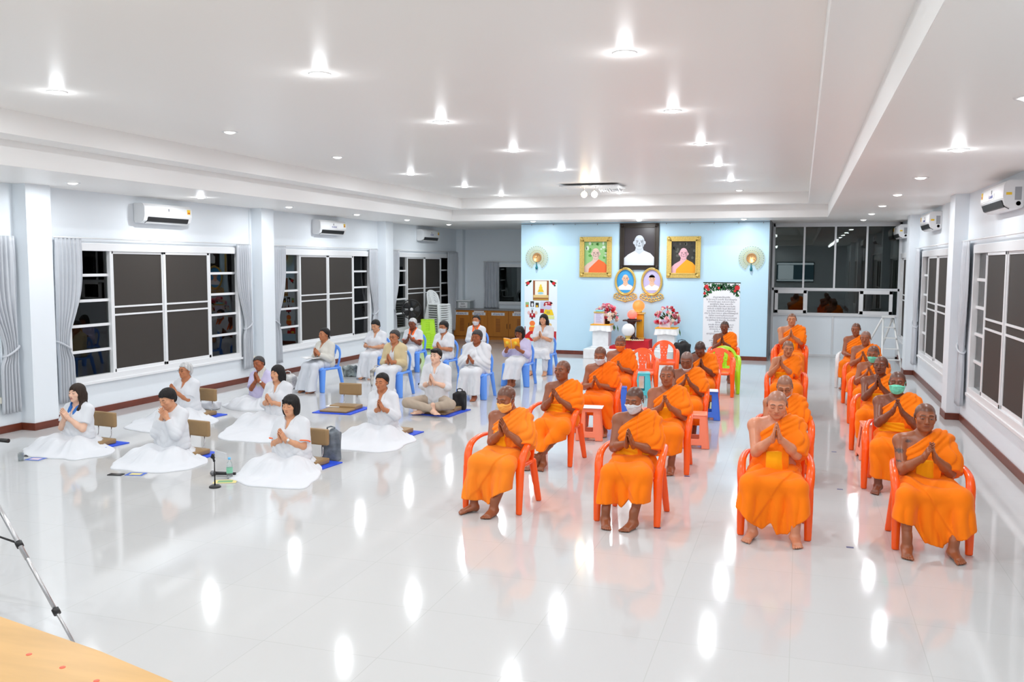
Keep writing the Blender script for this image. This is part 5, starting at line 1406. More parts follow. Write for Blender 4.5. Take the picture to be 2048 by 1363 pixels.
def monk(lab, head, fy, hand, pose, skin='tan', wear=None, face=None, clab=None, cz=0, shiny=1, cx=None, cyaw=None, nochair=False, cm=None, **kw):
    f = dict(scalp=SCALP, scalpk=.62, eye=.2); f.update(face or {})
    P = dict(label=lab, skin=skin, head=pose, face=f, hz=.515+cz, py=.06, hs=1.05, arm=1.08, legs=legs_chair(), lean=.06, shiny=shiny, group='monks on chairs'); P.update(kw)
    P['near'] = 1.0 if fy < 9 else (1.15 if fy < 12 else 1.4)
    if cz: P['legs'] = tuple(v+cz*(i in (2, 5)) for i, v in enumerate(P['legs'])) if not isinstance(P['legs'], list) else P['legs']
    P['group'] = 'seated people in orange robes'
    place(P, head, fy+.28, hand, P.pop('hdy', -.24))
    P['wear'] = wear or [robe()]
    person(P)
    if not nochair: chair(OC, clab, (P['loc'][0] if cx is None else cx), fy+.28, P.get('yaw', 0) if cyaw is None else cyaw, cz, cm)
    return P
ok = 'orange plastic armchair under the '
monk('person in orange robe with pale orange face mask, head bowed, front row', (1017, 770), 8.1, (1004, 851), (.34, -.3, 0), 'brown', [robe('light', 'amber', 'bow', hem=[(-.34, .16), (-.2, .13), (.0, .10), (.06, .2), (.14, .24), (.3, .27)], seed=3, sleeve=1.15, wrap=-1, flare=.02)], clab=ok+'person in pale orange mask, front row', mask='amber', yaw=-.13, legs=[(-.15, -.33, .478, -.17, -.37, .078, -.55), (.17, -.33, .478, .06, -.40, .078, -.1)], cx=-2.77, cyaw=-.1, g=1.06, tone=.95)
monk('person in orange robe with white face mask, eyes lowered, front row', (1272, 772), 8.1, (1257, 874), (.26, -.18, 0), 'brown', [robe('orange', 'amber', None, hem=[(-.3, .22), (-.08, .20), (-.02, .17), (.04, .26), (.3, .24)], seed=5, sleeve=1.05)], clab=ok+'person in white mask, front row', mask='white', yaw=-.06, legs=[(-.15, -.33, .478, -.16, -.40, .078, .35), (.16, -.33, .478, .10, -.40, .078, -.35)], tone=.9, face=dict(scalp=(.022, .018, .018), scalpk=.75), cx=-1.46, hs=1.03)
monk('stout person in orange robe, eyes closed, shaved shiny head, front row', (1555, 780), 8.1, (1553, 862), (.26, 0, 0), 'pink', [robe('orange', 'amber', 'flap', hem=[(-.38, .28), (-.3, .25), (-.17, .14), (-.09, .10), (-.02, .16), (.03, .05), (.12, .06), (.2, .18), (.3, .26)], seed=8, sleeve=1.0, wrap=-1, flare=.04)], clab=ok+'stout person with closed eyes, front row', yaw=.0, legs=[(-.20, -.33, .478, -.17, -.37, .078, -.3), (.21, -.33, .478, .19, -.40, .078, .15)], g=1.15, belly=.05, arm=1.15, W=.19, face=dict(fw=1.12, jaw=1.25, eye=.15, nose=1.25, scalpk=.5, scalp=(.12, .085, .075)), hs=1.03, neck=1.15, cx=-.165)
monk('person in orange robe with tattooed shoulder looking straight ahead, front row', (1850, 805), 8.1, (1862, 902), (.04, .0, .02), 'brown', [robe('orange', 'amber', 'flap', hem=[(-.36, .31), (-.15, .25), (-.06, .09), (.08, .07), (.13, .15), (.36, .25)], seed=12, sleeve=1.1, wrap=1, flare=.05)], clab=ok+'person with tattooed shoulder, front row', yaw=.06, legs=[(-.19, -.33, .478, -.18, -.40, .078, -.1), (.23, -.33, .478, .17, -.42, .078, .2)], mode='clasp', g=1.06, W=.185, face=dict(fw=1.06, jaw=1.15, eye=.4, nose=1.2, scalp=(.02, .018, .018), scalpk=.6), tone=1.0, cx=1.095, tattoo=[(-.02, 0, -.07, .035, .022), (.055, 0, .01, .03, .014), (-.03, 0, -.15, .022, .008)])
monk('person in orange robe with ankles crossed and fingers laced, second row', (1127, 720), 10.25, (1108, 788), (-.02, -.25, 0), 'brown', [robe('orange', 'amber', None, hem=[(-.3, .24), (0, .22), (.04, .30), (.3, .34)], seed=15, sleeve=1.1)], clab=ok+'person with crossed ankles, second row', mode='clasp', yaw=-.12, legs=[(-.13, -.33, .478, -.02, -.50, .078, .2), (.16, -.33, .478, -.10, -.56, .078, -.45)], tone=.8, face=dict(eye=.35, scalpk=.5), cx=-2.8)
monk('person in orange robe with white mask behind the salmon stool', (1202, 692), 12.35, (1190, 761), (.36, -.1, 0), 'brown', [robe('deep', 'orange', None, hem=[(-.3, .30), (.05, .26), (.18, .12), (.24, .10), (.3, .24)], seed=17, sleeve=1.15)], clab=ok+'person in white mask behind the salmon stool', mask='white', mode='clasp', lean=.0)
monk('person in orange robe with deep orange mask, farthest of the left column', (1241, 670), 14.4, (1237, 730), (.32, .05, 0), 'brown', [robe('deep', None, hem=.22, seed=19)], clab=ok+'person in deep orange mask', mask='orange', mode='clasp')
monk('person in orange robe looking into the camera, behind the white masked one', (1336, 730), 10.25, (1330, 803), (.0, -.05, 0), 'brown', [robe('orange', 'amber', 'flap', hem=[(-.3, .22), (.1, .22), (.3, .3)], seed=21, sleeve=1.15)], clab=ok+'person looking into the camera, second row', mode='clasp', face=dict(eye=.45, scalp=(.022, .02, .02), scalpk=.5), tone=1.02, legs=[(-.14, -.33, .478, -.10, -.36, .078, 0), (.15, -.33, .478, .1, -.24, .078, 0)])
monk('old person in orange robe with white mask pulled under the chin', (1375, 702), 12.35, (1373, 758), (.36, -.1, 0), 'brown', [robe('orange', 'amber', 'flap', hem=.24, seed=23, sleeve=1.2)], clab=ok+'old person with mask under the chin', mask=('white', 'chin'), mode='clasp', tone=.72, face=dict(scalp=GRAYS, scalpk=.55, eye=.2), lean=-.02)
monk('person in orange robe bowing deeply with hands at the forehead', (1402, 683), 14.6, (1402, 726), (.78, -.1, 0), 'dark', [robe('orange', None, hem=[(-.3, .3), (.3, .22)], seed=25, band=0)], clab=ok+'deeply bowing person', lean=-.22, hdy=-.36, face=dict(scalp=(.02, .016, .014), scalpk=.8), Tmax=.58)
monk('person in orange robe sitting against the printed banner', (1450, 641), 18.8, (1444, 678), (.12, -.05, 0), 'dark', [robe('orange', 'amber', None, hem=.24, seed=27)], clab=ok+'person in front of the printed banner', fd=(0, -.4, .9), face=dict(scalp=(.02, .016, .014), scalpk=.8))
monk('person in orange robe with dark glasses, half hidden behind the stout one', (1571, 749), 10.2, None, (.42, -.05, 0), 'tan', [robe('orange', None, hem=.24, seed=29, sleeve=1.15)], clab=ok+'person with dark glasses', mask=('white', 'chin'), glasses='dark', face=dict(scalp=(.10, .08, .075), scalpk=.5))
monk('person in orange robe with open mouth and high raised hands', (1575, 680), 14.6, (1561, 722), (.2, .15, .05), 'tan', [robe('orange', 'amber', None, hem=.22, seed=31)], clab=ok+'person with open mouth and raised hands', face=dict(mouth=.8, scalp=(.06, .05, .045)), fd=(.0, -.5, .86))
monk('person in orange robe sitting tall in front of the glazed partition', (1584, 626), 18.3, (1582, 666), (.05, 0, 0), 'tan', [robe('orange', 'amber', 'flap', hem=.3, seed=33)], clab=ok+'person sitting tall before the glazed partition', cz=.13, g=1.1, W=.2, arm=1.15, Tmax=.56, face=dict(fw=1.08, jaw=1.15, scalp=(.02, .018, .018), scalpk=.7), tone=1.1)
monk('person in orange robe with green mask right behind the tattooed one', (1796, 742), 10.2, (1795, 812), (.0, -.05, 0), 'dark', [robe('orange', 'amber', None, hem=[(-.3, .2), (0, .12), (.3, .1)], seed=35)], clab=ok+'person in green mask, second row', mask='green', mode='clasp', yaw=-.12, W=.18, tone=1.1, face=dict(eye=.3))
monk('person in orange robe calling out with open mouth, face turned up', (1763, 712), 12.3, (1756, 762), (-.06, -.1, 0), 'dark', [robe('orange', 'amber', 'flap', hem=[(-.3, .2), (.3, .12)], seed=37)], clab=ok+'person calling out, third row', yaw=-.18, W=.182, g=1.08, face=dict(mouth=.7, eye=.4, fw=1.08, scalpk=.4), tone=1.0)
monk('person in orange robe with green mask and bowed head, fourth row', (1748, 690), 14.4, (1738, 742), (.26, -.08, 0), 'brown', [robe('orange', None, hem=.22, seed=39)], clab=ok+'person in green mask, fourth row', mask='green', mode='clasp', yaw=-.16)
monk('person in orange robe with gray stubble, fifth row by the ladder', (1732, 661), 16.5, (1726, 711), (.1, .0, 0), 'brown', [robe('orange', None, hem=.22, seed=41)], clab=ok+'person with gray stubble, fifth row', mode='clasp', yaw=-.2, face=dict(scalp=GRAYS, scalpk=.5))
monk('person in orange robe farthest back by the ladder, hands in the lap', (1713, 645), 18.6, (1708, 712), (.14, -.05, 0), 'brown', [robe('orange', None, hem=.22, seed=43)], clab='white plastic armchair under the farthest person by the ladder', mode='lap', yaw=-.2, tone=.95, cm=wplast)

for k, nm in enumerate(('lowest', 'middle')): chair(OC, 'orange plastic armchair, %s of the three stacked under the tall sitting person' % nm, -.2, 18.58, 0, k*.066)
# ------------------------------------------------------------------ people in white on chairs
bk = 'blue plastic chair under the '
def lady(lab, head, fy, hand, pose, skin, wear, face, clab, **kw):
    f = dict(eye=.35, jaw=.98); f.update(face)
    P = dict(label=lab, skin=skin, head=pose, face=f, hz=.515, py=.06, legs=(.11, -.33, .478, .10, -.36, .078, .1), lean=.05, fem=True, group='people in white on blue chairs'); P.update(kw)
    P['near'] = 1.35 if fy > 11 else 1.0
    place(P, head, fy+.26, hand, P.pop('hdy', -.23)); P['wear'] = wear; person(P)
    chair(BC, clab, P['loc'][0], fy+.27, P.get('yaw', 0)); return P
def wskirt(hem=.05, seed=1, m='white', flare=.03, front=.06, fold=1.2): return skirt('orange', hem, 0, seed, 1.15, white(m), 'skirt', flare, fold, front)
lady('old person with tied back hair and cream jacket, open booklet on the lap', (650, 656), 14.75, (631, 702), (.02, -.25, 0), 'tan', [blouse('cream', 1.9, -.1, loose=1.1, seed=4), wskirt(.04, 4, 'pale', .03, .10)], dict(hair='tight', hc='black', eye=.3), bk+'person with the open booklet', tone=.92, mode='clasp', yaw=-.25)
lady('person in white polo shirt looking down at hands in the lap, by the pillar', (752, 639), 16.9, (738, 693), (.34, -.15, 0), 'mid', [blouse('white', .78, -.06, seed=6, loose=1.1), wskirt(.03, 6)], dict(hair='short', hc='black', eye=.15), bk+'person looking down, by the pillar', mode='lap', tone=.95, g=1.1)
lady('person in beige jacket and glasses with palms pressed', (790, 660), 14.6, (777, 716), (.08, -.2, 0), 'tan', [blouse('white', .3, -.06, seed=8), blouse('beige', 1.6, -.12, neck='v', collar=False, grow=.03, loose=1.15, opening=.045, name='jacket', seed=9), wskirt(.03, 8)], dict(hair='tight', hc='mixed', eye=.3, ht=.014), bk+'person in beige jacket', glasses='thin', fem=False, W=.158)
lady('white haired person in white polo with orange collar, by the black fan', (826, 636), 18.2, (818, 673), (.16, -.1, 0), 'dark', [blouse('white', .75, -.06, seed=10, trim=True, collar_m=mat('trim_orange', srgb(255, 110, 40), .8)), wskirt(.06, 10)], dict(hair='curl', hc='white', eye=.25), bk+'white haired person', mode='clasp', tone=1.1)
lady('person with black hair, glasses and white face mask in white polo', (888, 642), 16.8, (876, 690), (.1, -.12, 0), 'tan', [blouse('white', .85, -.06, seed=12, loose=1.15), wskirt(.03, 12, 'pale', .03, .10)], dict(hair='short', hc='black', ht=.018, eye=.3), bk+'person with glasses and white mask', glasses='dark', mask='white', yaw=-.15)
lady('person in white mask and orange collared long sleeves in front of the cabinets', (953, 630), 19.3, (945, 676), (.06, -.05, 0), 'tan', [blouse('white', 1.9, -.06, seed=14, loose=1.15, collar_m=mat('trim_orange', srgb(255, 110, 40), .8)), wskirt(.04, 14)], dict(hair='bun', hc='black', eye=.3), bk+'person in front of the cabinets', mask='white')
def shawl(c):
    W = c['W']; S = {s: c['arms'][s] for s in (-1, 1)}; TT = c['TT']; T = c['T']
    pts = [p for a in c['arms'].values() for p in a[:3]]
    F = Field(np.min(pts, 0)-.2, np.max(pts, 0)+.2, .0085*c['near'])
    for q_, k in c['tp']: F.add(q_, k, .03)
    for s in (-1, 1):
        Sh, E, Wp = S[s][:3]
        F.add(cap(Sh, E+np.array([s*.01, .0, -.02]), .085, .10), .06); F.add(cap(E, E+(Wp-E)*.55, .10, .08), .05); F.add(cap(E, E+np.array([0, .05, -.16]), .1, .1), .05)
        F.add(cap(TT(0, .06, T+.01), TT(s*.07, -.04, T-.0), .035, .03), .03)
    F.disp(lambda x, y, z: .008*val(60*x*np.sign(x-f32(TT(0, 0, 0)[0]))+48*z+2*np.sin(10*z), .8))
    F.cut(c['TR'](ell((0, -.04, T+.04), (.07, .1, .10))), .01); F.cut(c['TR'](cap((0, -.19, T), (0, -.34, .06), .05, .055)), .02)
    fmesh('shawl', F, white('white'), c['root'])
lady('old person wrapped in a white shawl with streaked gray hair', (955, 660), 14.85, (938, 716), (.08, -.15, 0), 'brown', [blouse('white', 1.2, -.06, seed=16), shawl, wskirt(.1, 16, 'white', .02, .03)], dict(hair='short', hc='mixed', eye=.1, ht=.016), bk+'person wrapped in a white shawl', mode='clasp', tone=1.0)
PB = lady('person with bowl cut hair reading a yellow orange book', (1040, 653), 16.7, (1025, 693), (.22, -.1, 0), 'brown', [blouse('lilac', 1.5, -.08, seed=18, loose=1.15), wskirt(.16, 18, 'white', .03, .05)], dict(hair='bob', hc='black', eye=.2, fringe=1, ht=.014), bk+'person reading the yellow orange book', mode='book', glasses='thin', legs=[(-.1, -.33, .478, -.06, -.42, .078, -.3), (.11, -.33, .478, -.02, -.34, .078, -.3)])
lady('person with shoulder length black hair in front of the poster, white blouse', (1088, 628), 18.7, (1080, 668), (.0, -.1, 0), 'mid', [blouse('white', .9, -.1, seed=20, loose=1.2), wskirt(.36, 20, 'white', .03, .02), trousers(white('pale'), (.1, .075, .06), upto=.86)], dict(hair='shoulder', hc='black', eye=.35), bk+'person in front of the poster', g=1.08, Tmax=.56, legs=(.15, -.33, .478, .15, -.35, .078, .1))

# ------------------------------------------------------------------ people in white on the floor
mat_m = mat('blue_foam', srgb(30, 78, 214), .55, bump=.1, bscale=120); tan_m = mat('tan_leather', srgb(158, 128, 88), .42, spec=.45, bump=.06, bscale=150, var=.08); chrome = mat('chrome', (.55, .55, .56), .2, 1)
def floor_seat(lab, mlab, x, y, rz, z0=.0, back=True):
    """legless folding seat on a foam mat; front toward -y"""
    m = MB().box((-.34, -.36, 0), (.34, .42, .014), .005).build('floor_mat', mat_m); tag(m, mlab, 'floor mat'); m.location = (x, y, 0); m.rotation_euler = (0, 0, rz)
    t = empty('floor_chair', lab, 'floor chair', (x, y, .0145), rz)
    MB().box((-.24, -.30, 0), (.24, .03, .032), .012).build('front_pad', tan_m, t); MB().box((-.24, .03, 0), (.24, .30, .065), .018).build('seat_pad', tan_m, t)
    if back:
        b = MB(); b.box((-.2, .30, .20), (.2, .36, .40), .025); b.build('backrest', tan_m, t)
        for s in (-1, 1): MB().tube([(s*.12, .2, .03), (s*.12, .29, .04), (s*.12, .325, .10), (s*.12, .33, .22)], .007, 8).build('post', chrome, t)
    return t
def on_floor(lab, head, yc, hand, pose, skin, wear, face, outline=None, bumps=None, dm='white', seed=0, seat=None, **kw):
    f = dict(eye=.35, jaw=.98); f.update(face)
    P = dict(label=lab, skin=skin, head=pose, face=f, hz=.175, py=.0, lean=.0, fem=True, group='people in white on the floor'); P.update(kw); P['near'] = 1.0 if yc < 12 else 1.2
    place(P, head, yc, hand, P.pop('hdy', -.25)); x = P['loc'][0]
    ws = list(wear)
    if outline:
        c, s = math.cos(-P.get('yaw', 0)), math.sin(-P.get('yaw', 0)); O = []
        for px, py in outline:
            g = G(px, py)-np.array([x, yc, 0]); O.append((c*g[0]-s*g[1], s*g[0]+c*g[1]))
        O += [(.30, .12), (.2, .27), (-.2, .27), (-.28, .12)]
        ws.append(drape(O, bumps or [(0, 0, .10, .13), (-.16, -.2, .09, .1), (.17, -.2, .09, .09), (-.05, -.36, .075, .085), (.2, -.32, .05, .075), (-.3, -.3, .05, .075)], dm, seed))
    P['wear'] = ws; person(P); return P
P1 = on_floor('young person with long dark hair and blue collar, leftmost on the floor', (155, 768), 9.3, (127, 826), (.0, -.05, 0), 'fair', [blouse('white', .72, -.05, seed=31, loose=1.05, collar_m=mat('blue_collar', srgb(40, 110, 190), .6))], dict(hair='long', front=1, hc='brown', eye=.45, jaw=.9, lip=(.5, .12, .12)), [(45, 905), (76, 915), (126, 917), (146, 921), (202, 913), (227, 906), (60, 893)], None, 'white', 31)
P2 = on_floor('person covering the nose with both hands, short black hair, on the floor', (337, 777), 9.15, (324, 826), (.42, -.2, 0), 'mid', [blouse('white', 1.85, -.05, seed=33, neck='o', collar=False, loose=1.15)], dict(hair='short', hc='black', ht=.016, eye=.1), [(227, 938), (258, 942), (303, 945), (337, 945), (368, 941), (391, 934), (414, 927), (250, 915)], None, 'white', 33, mode='face', g=1.08, hdy=-.2, wrist=[(-1, 'band')])
P3 = on_floor('gray haired person with dark glasses on the floor beside a white bag', (372, 725), 11.65, (344, 776), (.02, -.25, 0), 'tan', [blouse('white', .75, -.08, seed=35, collar=False, loose=1.15)], dict(hair='short', hc='white', ht=.014, eye=.3), [(250, 855), (292, 865), (330, 868), (391, 856), (262, 846)], None, 'white', 35, glasses='dark')
P4 = on_floor('gray haired person with cream scarf resting the head on folded hands', (522, 712), 13.0, (512, 752), (.12, -.1, -.3), 'brown', [blouse('lilac', .9, -.08, seed=37, collar=False, neck='o', loose=1.2), patch('scarf', white('cream'), .028, lambda X, Y, Z, T_: np.maximum(np.maximum(np.abs(X-.02-.10*(T_-Z))-.05, -Z-.02), np.where(Y > .03, .1, -1)), .006, .007, .003)], dict(hair='tight', hc='mixed', eye=.35), [(457, 817), (474, 821), (500, 822), (528, 822), (548, 815), (465, 803)], None, 'white', 37, fd=(-.1, -.3, .95), tone=1.05, wrist=[(1, 'watch')])
P5 = on_floor('person with long black hair and white high collared blouse, on the floor', (556, 730), 11.6, (535, 796), (.04, -.25, 0), 'mid', [blouse('white', 1.35, -.06, seed=39, loose=1.05)], dict(hair='long', hc='black', eye=.35, lip=(.45, .12, .12)), [(431, 875), (474, 882), (526, 886), (575, 884), (600, 865), (450, 862)], [(0, 0, .10, .13), (-.2, -.12, .10, .1), (-.4, -.2, .07, .09), (-.1, -.3, .07, .08), (.15, -.2, .06, .08)], 'white', 39)
P6 = on_floor('person with black bob haircut and orange trimmed white polo, front of the floor group', (582, 790), 9.15, (561, 868), (.06, .0, 0), 'mid', [blouse('white', .78, -.08, seed=41, loose=1.18, trim=True, collar_m='white')], dict(hair='bob', hc='black', ht=.016, eye=.2, fringe=1, fw=1.06), [(458, 958), (490, 969), (544, 976), (609, 979), (622, 964), (640, 943), (480, 946)], None, 'white', 41, g=1.15, arm=1.1, wrist=[(1, 'watch')])
P7 = on_floor('person with hair in a bun and white buttoned shirt, eyes closed, on the floor', (765, 746), 11.3, (759, 808), (.1, -.1, 0), 'tan', [blouse('white', 1.6, -.06, seed=43, loose=1.1)], dict(hair='bun', hc='black', eye=.1), [(652, 885), (670, 896), (726, 904), (764, 904), (795, 901), (808, 890), (668, 872)], None, 'white', 43)
P8 = on_floor('young person in white shirt and khaki trousers sitting with crossed legs', (873, 697), 13.35, (862, 757), (.02, -.2, 0), 'fair', [blouse('white', 1.15, -.08, seed=45, loose=1.1, neck='v'), trousers(mat('khaki', srgb(176, 160, 142), .8, bump=.1, bscale=200), (.105, .08, .06), cross=True)], dict(hair='man', hc='black', eye=.4, jaw=1.05, browk=1.0), None, fem=False, hz=.2, legs=[(-.37, -.34, .19, .10, -.40, .12, .9), (.36, -.30, .19, -.12, -.34, .10, -.9)], feet=True, Tmax=.60, W=.18, wrist=[(-1, 'watch')])
for P, lab in ((P1, 'young person with the blue collar'), (P2, 'person covering the nose'), (P3, 'gray haired person with dark glasses'), (P6, 'person with the orange trimmed polo'), (P7, 'person with the bun'), (P8, 'person in khaki trousers')):
    floor_seat('tan legless floor chair behind the '+lab if P is not P8 else 'tan floor pad under the '+lab, 'blue foam mat under the '+lab, P['loc'][0]+.06, P['loc'][1]+.02, P.get('yaw', 0)-.12 if P is not P8 else -.1, back=P not in (P8, P7))
ec = G(683, 820)
floor_seat('empty tan floor chair with a booklet on its seat', 'blue foam mat under the empty tan floor chair', -7.1, 13.0, .02)
# ------------------------------------------------------------------ stools and empty chairs among the monks
ST = stool('plastic_stool', 'salmon plastic stool with papers in front of the white masked person', salmon_p, .45)
put(ST, -2.72, 12.0, .16)
def stl(lab, x, y, rz, m): 
    o = copy_tree(ST, None, lab)
    for ch in [c for c in bpy.data.objects if c.parent == o]: ch.data = ch.data.copy(); ch.data.materials.clear(); ch.data.materials.append(m)
    return put(o, x, y, rz)
stl('salmon plastic stool beside the old person with the lowered mask', -1.28, 11.95, .1, salmon_p)
stl('salmon plastic stool behind the green masked person of the second row', .92, 11.9, .1, salmon_p)
stl('turquoise plastic stool in front of the empty orange chairs', -2.72, 16.2, .2, cyan_p)
stl('blue plastic stool behind the front white masked person', -2.78, 14.25, .2, royal_p)
stl('blue plastic stool with paper beside the bowing person', -1.33, 14.2, .1, royal_p)
chair(OC, 'empty orange plastic armchair, nearer of the two', -2.75, 16.35, .1)
chair(OC, 'empty orange plastic armchair, farther of the two', -2.62, 18.2, .1)
chair(OC, 'empty orange plastic armchair standing right before the lime green one', -1.42, 16.9, .0)
chair(OC, 'lime green plastic armchair behind the bowing person', -1.36, 17.35, .05, 0, lime_p)
def sheet(name, lab, x, y, z, w, d, rz, m=paper, t=.004, cat='paper', bend=0):
    b = MB(); b.box((-w/2, -d/2, 0), (w/2, d/2, t), min(.001, t*.3)); o = b.build(name, m); tag(o, lab, cat); o.location = (x, y, z); o.rotation_euler = (0, 0, rz); return o
sheet('paper', 'white papers on the salmon stool in front of the masked person', -2.70, 11.95, .4515, .34, .28, .12)
sheet('paper', 'white paper on the salmon stool near the row by the right wall', .93, 11.85, .4515, .2, .26, .2)
sheet('paper', 'white paper on the blue stool beside the bowing person', -1.30, 14.15, .4515, .24, .3, .1)

# ------------------------------------------------------------------ altar in front of the blue wall
marble = mat('altar_white', srgb(236, 240, 242), .35, var=.06, vscale=9); red_cloth = mat('red_cloth', srgb(196, 16, 36), .75, bump=.1, bscale=120); dwood = mat('dark_wood', srgb(58, 26, 20), .35, spec=.5); ycloth = mat('yellow_cloth', srgb(244, 176, 40), .8)
AZ = .25; AY = 22.85
tag(MB().box((-5.25, 22.3, 0), (-2.85, 23.27, AZ), .01).build('altar_step', marble), 'low white platform carrying the altar before the blue wall', 'platform')
def ax_(px, Y=AY): return float(atY(px, 660, Y)[0])
lace = mat('lace_cloth', srgb(244, 246, 246), .85)
def pedestal(lab, clab, x, w=.2, top=.82):
    t = empty('pedestal', lab, 'pedestal', (x, AY, AZ+.001))
    MB().box((-w, -.2, 0), (w, .2, top-AZ-.03), .01).build('column', marble, t); MB().box((-w-.03, -.23, 0), (w+.03, .23, .05), .008).build('plinth', marble, t)
    MB().box((-w-.03, -.23, top-AZ-.03), (w+.03, .23, top-AZ), .006).build('top', marble, t)
    c = empty('altar_cloth', clab, 'cloth', (x, AY, top+.002))
    rows = []
    per = []
    W, D = w+.045, .245
    for k in range(120):
        u = k/120*4; sgm, f = int(u), u-int(u)
        q = [(-W+2*W*f, -D), (W, -D+2*D*f), (W-2*W*f, D), (-W, D-2*D*f)][sgm]; per.append(q)
    for v in (0, .3, .65, 1):
        fl = 1+.09*v; rows.append([(px*fl+.012*v*math.sin(k*.9), py*fl+.012*v*math.sin(k*.9+1), .006-.125*v-.03*v*abs(math.cos(k*PI/30))) for k, (px, py) in enumerate(per)])
    b = MB(); b.grid(rows, closed=True); b.box((-W, -D, 0), (W, D, .007)); o = b.build('lace', lace, c, fix=False); 
    MB().box((-W-.005, -D-.008, .008), (W+.005, D+.005, .032), .006).build('yellow_cover', ycloth, c)
    return t
xl, xr = ax_(1204), ax_(1334)
pedestal('white marble pedestal at the left end of the altar', 'lace edged cloth with yellow cover on the left altar pedestal', xl, .21, .83)
pedestal('white marble pedestal at the right end of the altar', 'lace edged cloth with yellow cover on the right altar pedestal', xr, .22, .78)
fcol = [srgb(236, 150, 170), srgb(214, 40, 60), srgb(246, 236, 216), srgb(250, 200, 205), srgb(250, 240, 228), srgb(244, 150, 176)]
fm = [mat('petal_%d' % i, c, .6) for i, c in enumerate(fcol)]; green_m = mat('leaf_green', srgb(46, 96, 44), .55)
def bouquet(lab, x, z, seed, R=.33):
    r = random.Random(seed); t = empty('flower_arrangement', lab, 'flowers', (x, AY+.05, z))
    MB().lathe([(.05, 0), (.08, .03), (.07, .1), (.09, .13)], n=14).build('vase', dwood, t)
    b = MB()
    for k in range(30):
        a = r.uniform(0, 2*PI); e = r.uniform(-.5, 1.4); d = R*r.uniform(.6, 1.0)
        p = Vector((d*math.cos(a)*math.cos(e), .5*d*math.sin(a)*math.cos(e), .2+d*.95*math.sin(e))); q = p*.4+Vector((0, 0, .1)); s_ = (p-q).cross(Vector((0, 1, .3))).normalized()*r.uniform(.012, .03); m_ = (p+q)/2
        f1 = b.bm.faces.new([b.bm.verts.new(v) for v in (q, m_+s_, p, m_-s_)])
    for k in range(9):
        s_ = 1 if k % 2 else -.6; p = Vector((s_*R*r.uniform(.5, .9), -.05, -.02)); q = p+Vector((s_*.04, -.03, -r.uniform(.1, .26))); w_ = Vector((.02, 0, 0)); b.bm.faces.new([b.bm.verts.new(v) for v in (p, (p+q)/2+w_, q, (p+q)/2-w_)])
    b.build('leaves', green_m, t, fix=False)
    for k in range(52):
        e = math.asin(r.uniform(-.35, 1)); a = r.uniform(PI, 2*PI) if r.random() < .8 else r.uniform(0, PI)
        c = Vector((R*.8*math.cos(a)*math.cos(e), .55*R*math.sin(a)*math.cos(e), .2+R*.8*math.sin(e))); rr = r.uniform(.05, .085); o = MB(); n = (c-Vector((0, 0, .15))).normalized(); u = n.orthogonal().normalized(); v = n.cross(u)
        for ring, (cnt, rad, ln) in enumerate(((6, .95, .62), (5, .6, .52), (3, .28, .4))):
            for j in range(cnt):
                th = 2*PI*j/cnt+ring*.5; dd = u*math.cos(th)+v*math.sin(th); tt = n.cross(dd)
                p0 = c+n*.01*ring; p1 = p0+(dd*rad*.55+n*.25*(ring+.3))*rr+tt*rr*.42; p2 = p0+(dd*rad+n*(.3+.25*ring))*rr; p3 = p0+(dd*rad*.55+n*.25*(ring+.3))*rr-tt*rr*.42
                o.bm.faces.new([o.bm.verts.new(w_) for w_ in (p0, p1, p2, p3)])
        o.build('flower', fm[r.randrange(6)], t, fix=False)
    return t
bouquet('pink, red and white flower arrangement on the left altar pedestal', xl+.12, .865, 4, .33); bouquet('pink, red and white flower arrangement on the right altar pedestal', xr-.0, .815, 9, .34)
lp = mat('lilac_print', srgb(226, 226, 246), .4); gcorn = gold
def gframe(lab, x, z, w, h, d, top=False):
    t = empty('donation_sign', lab, 'frame', (x, AY-.14, z), -.05)
    MB().box((-w, -d, 0), (w, d, 2*h), .006).build('case', mat('pink_frame', srgb(232, 206, 206), .4), t); MB().box((-w+.02, -d-.004, .02), (w-.02, -d+.002, 2*h-.02)).build('print', lp, t)
    b = MB()
    for k in range(7): b.box((-w*.6, -d-.006, .05+k*h*.24), (w*.55-(k % 3)*.02, -d-.003, .058+k*h*.24))
    b.build('print_lines', mat('print_line', srgb(160, 130, 190), .6), t)
    if top:
        MB().box((-w-.01, -d-.01, 2*h), (w+.01, d+.01, 2*h+.035), .008).build('lid', gold, t); MB().box((-w*.7, -d, 2*h+.036), (w*.7, d, 2*h+.08), .012).build('tray', mat('pale_turquoise', srgb(150, 222, 230), .4), t)
    return t
gframe('upright lilac printed box with a gold lid before the left flowers', ax_(1201), .863, .135, .145, .05, True); gframe('low lilac printed frame before the right flowers', ax_(1331), .813, .145, .105, .015)
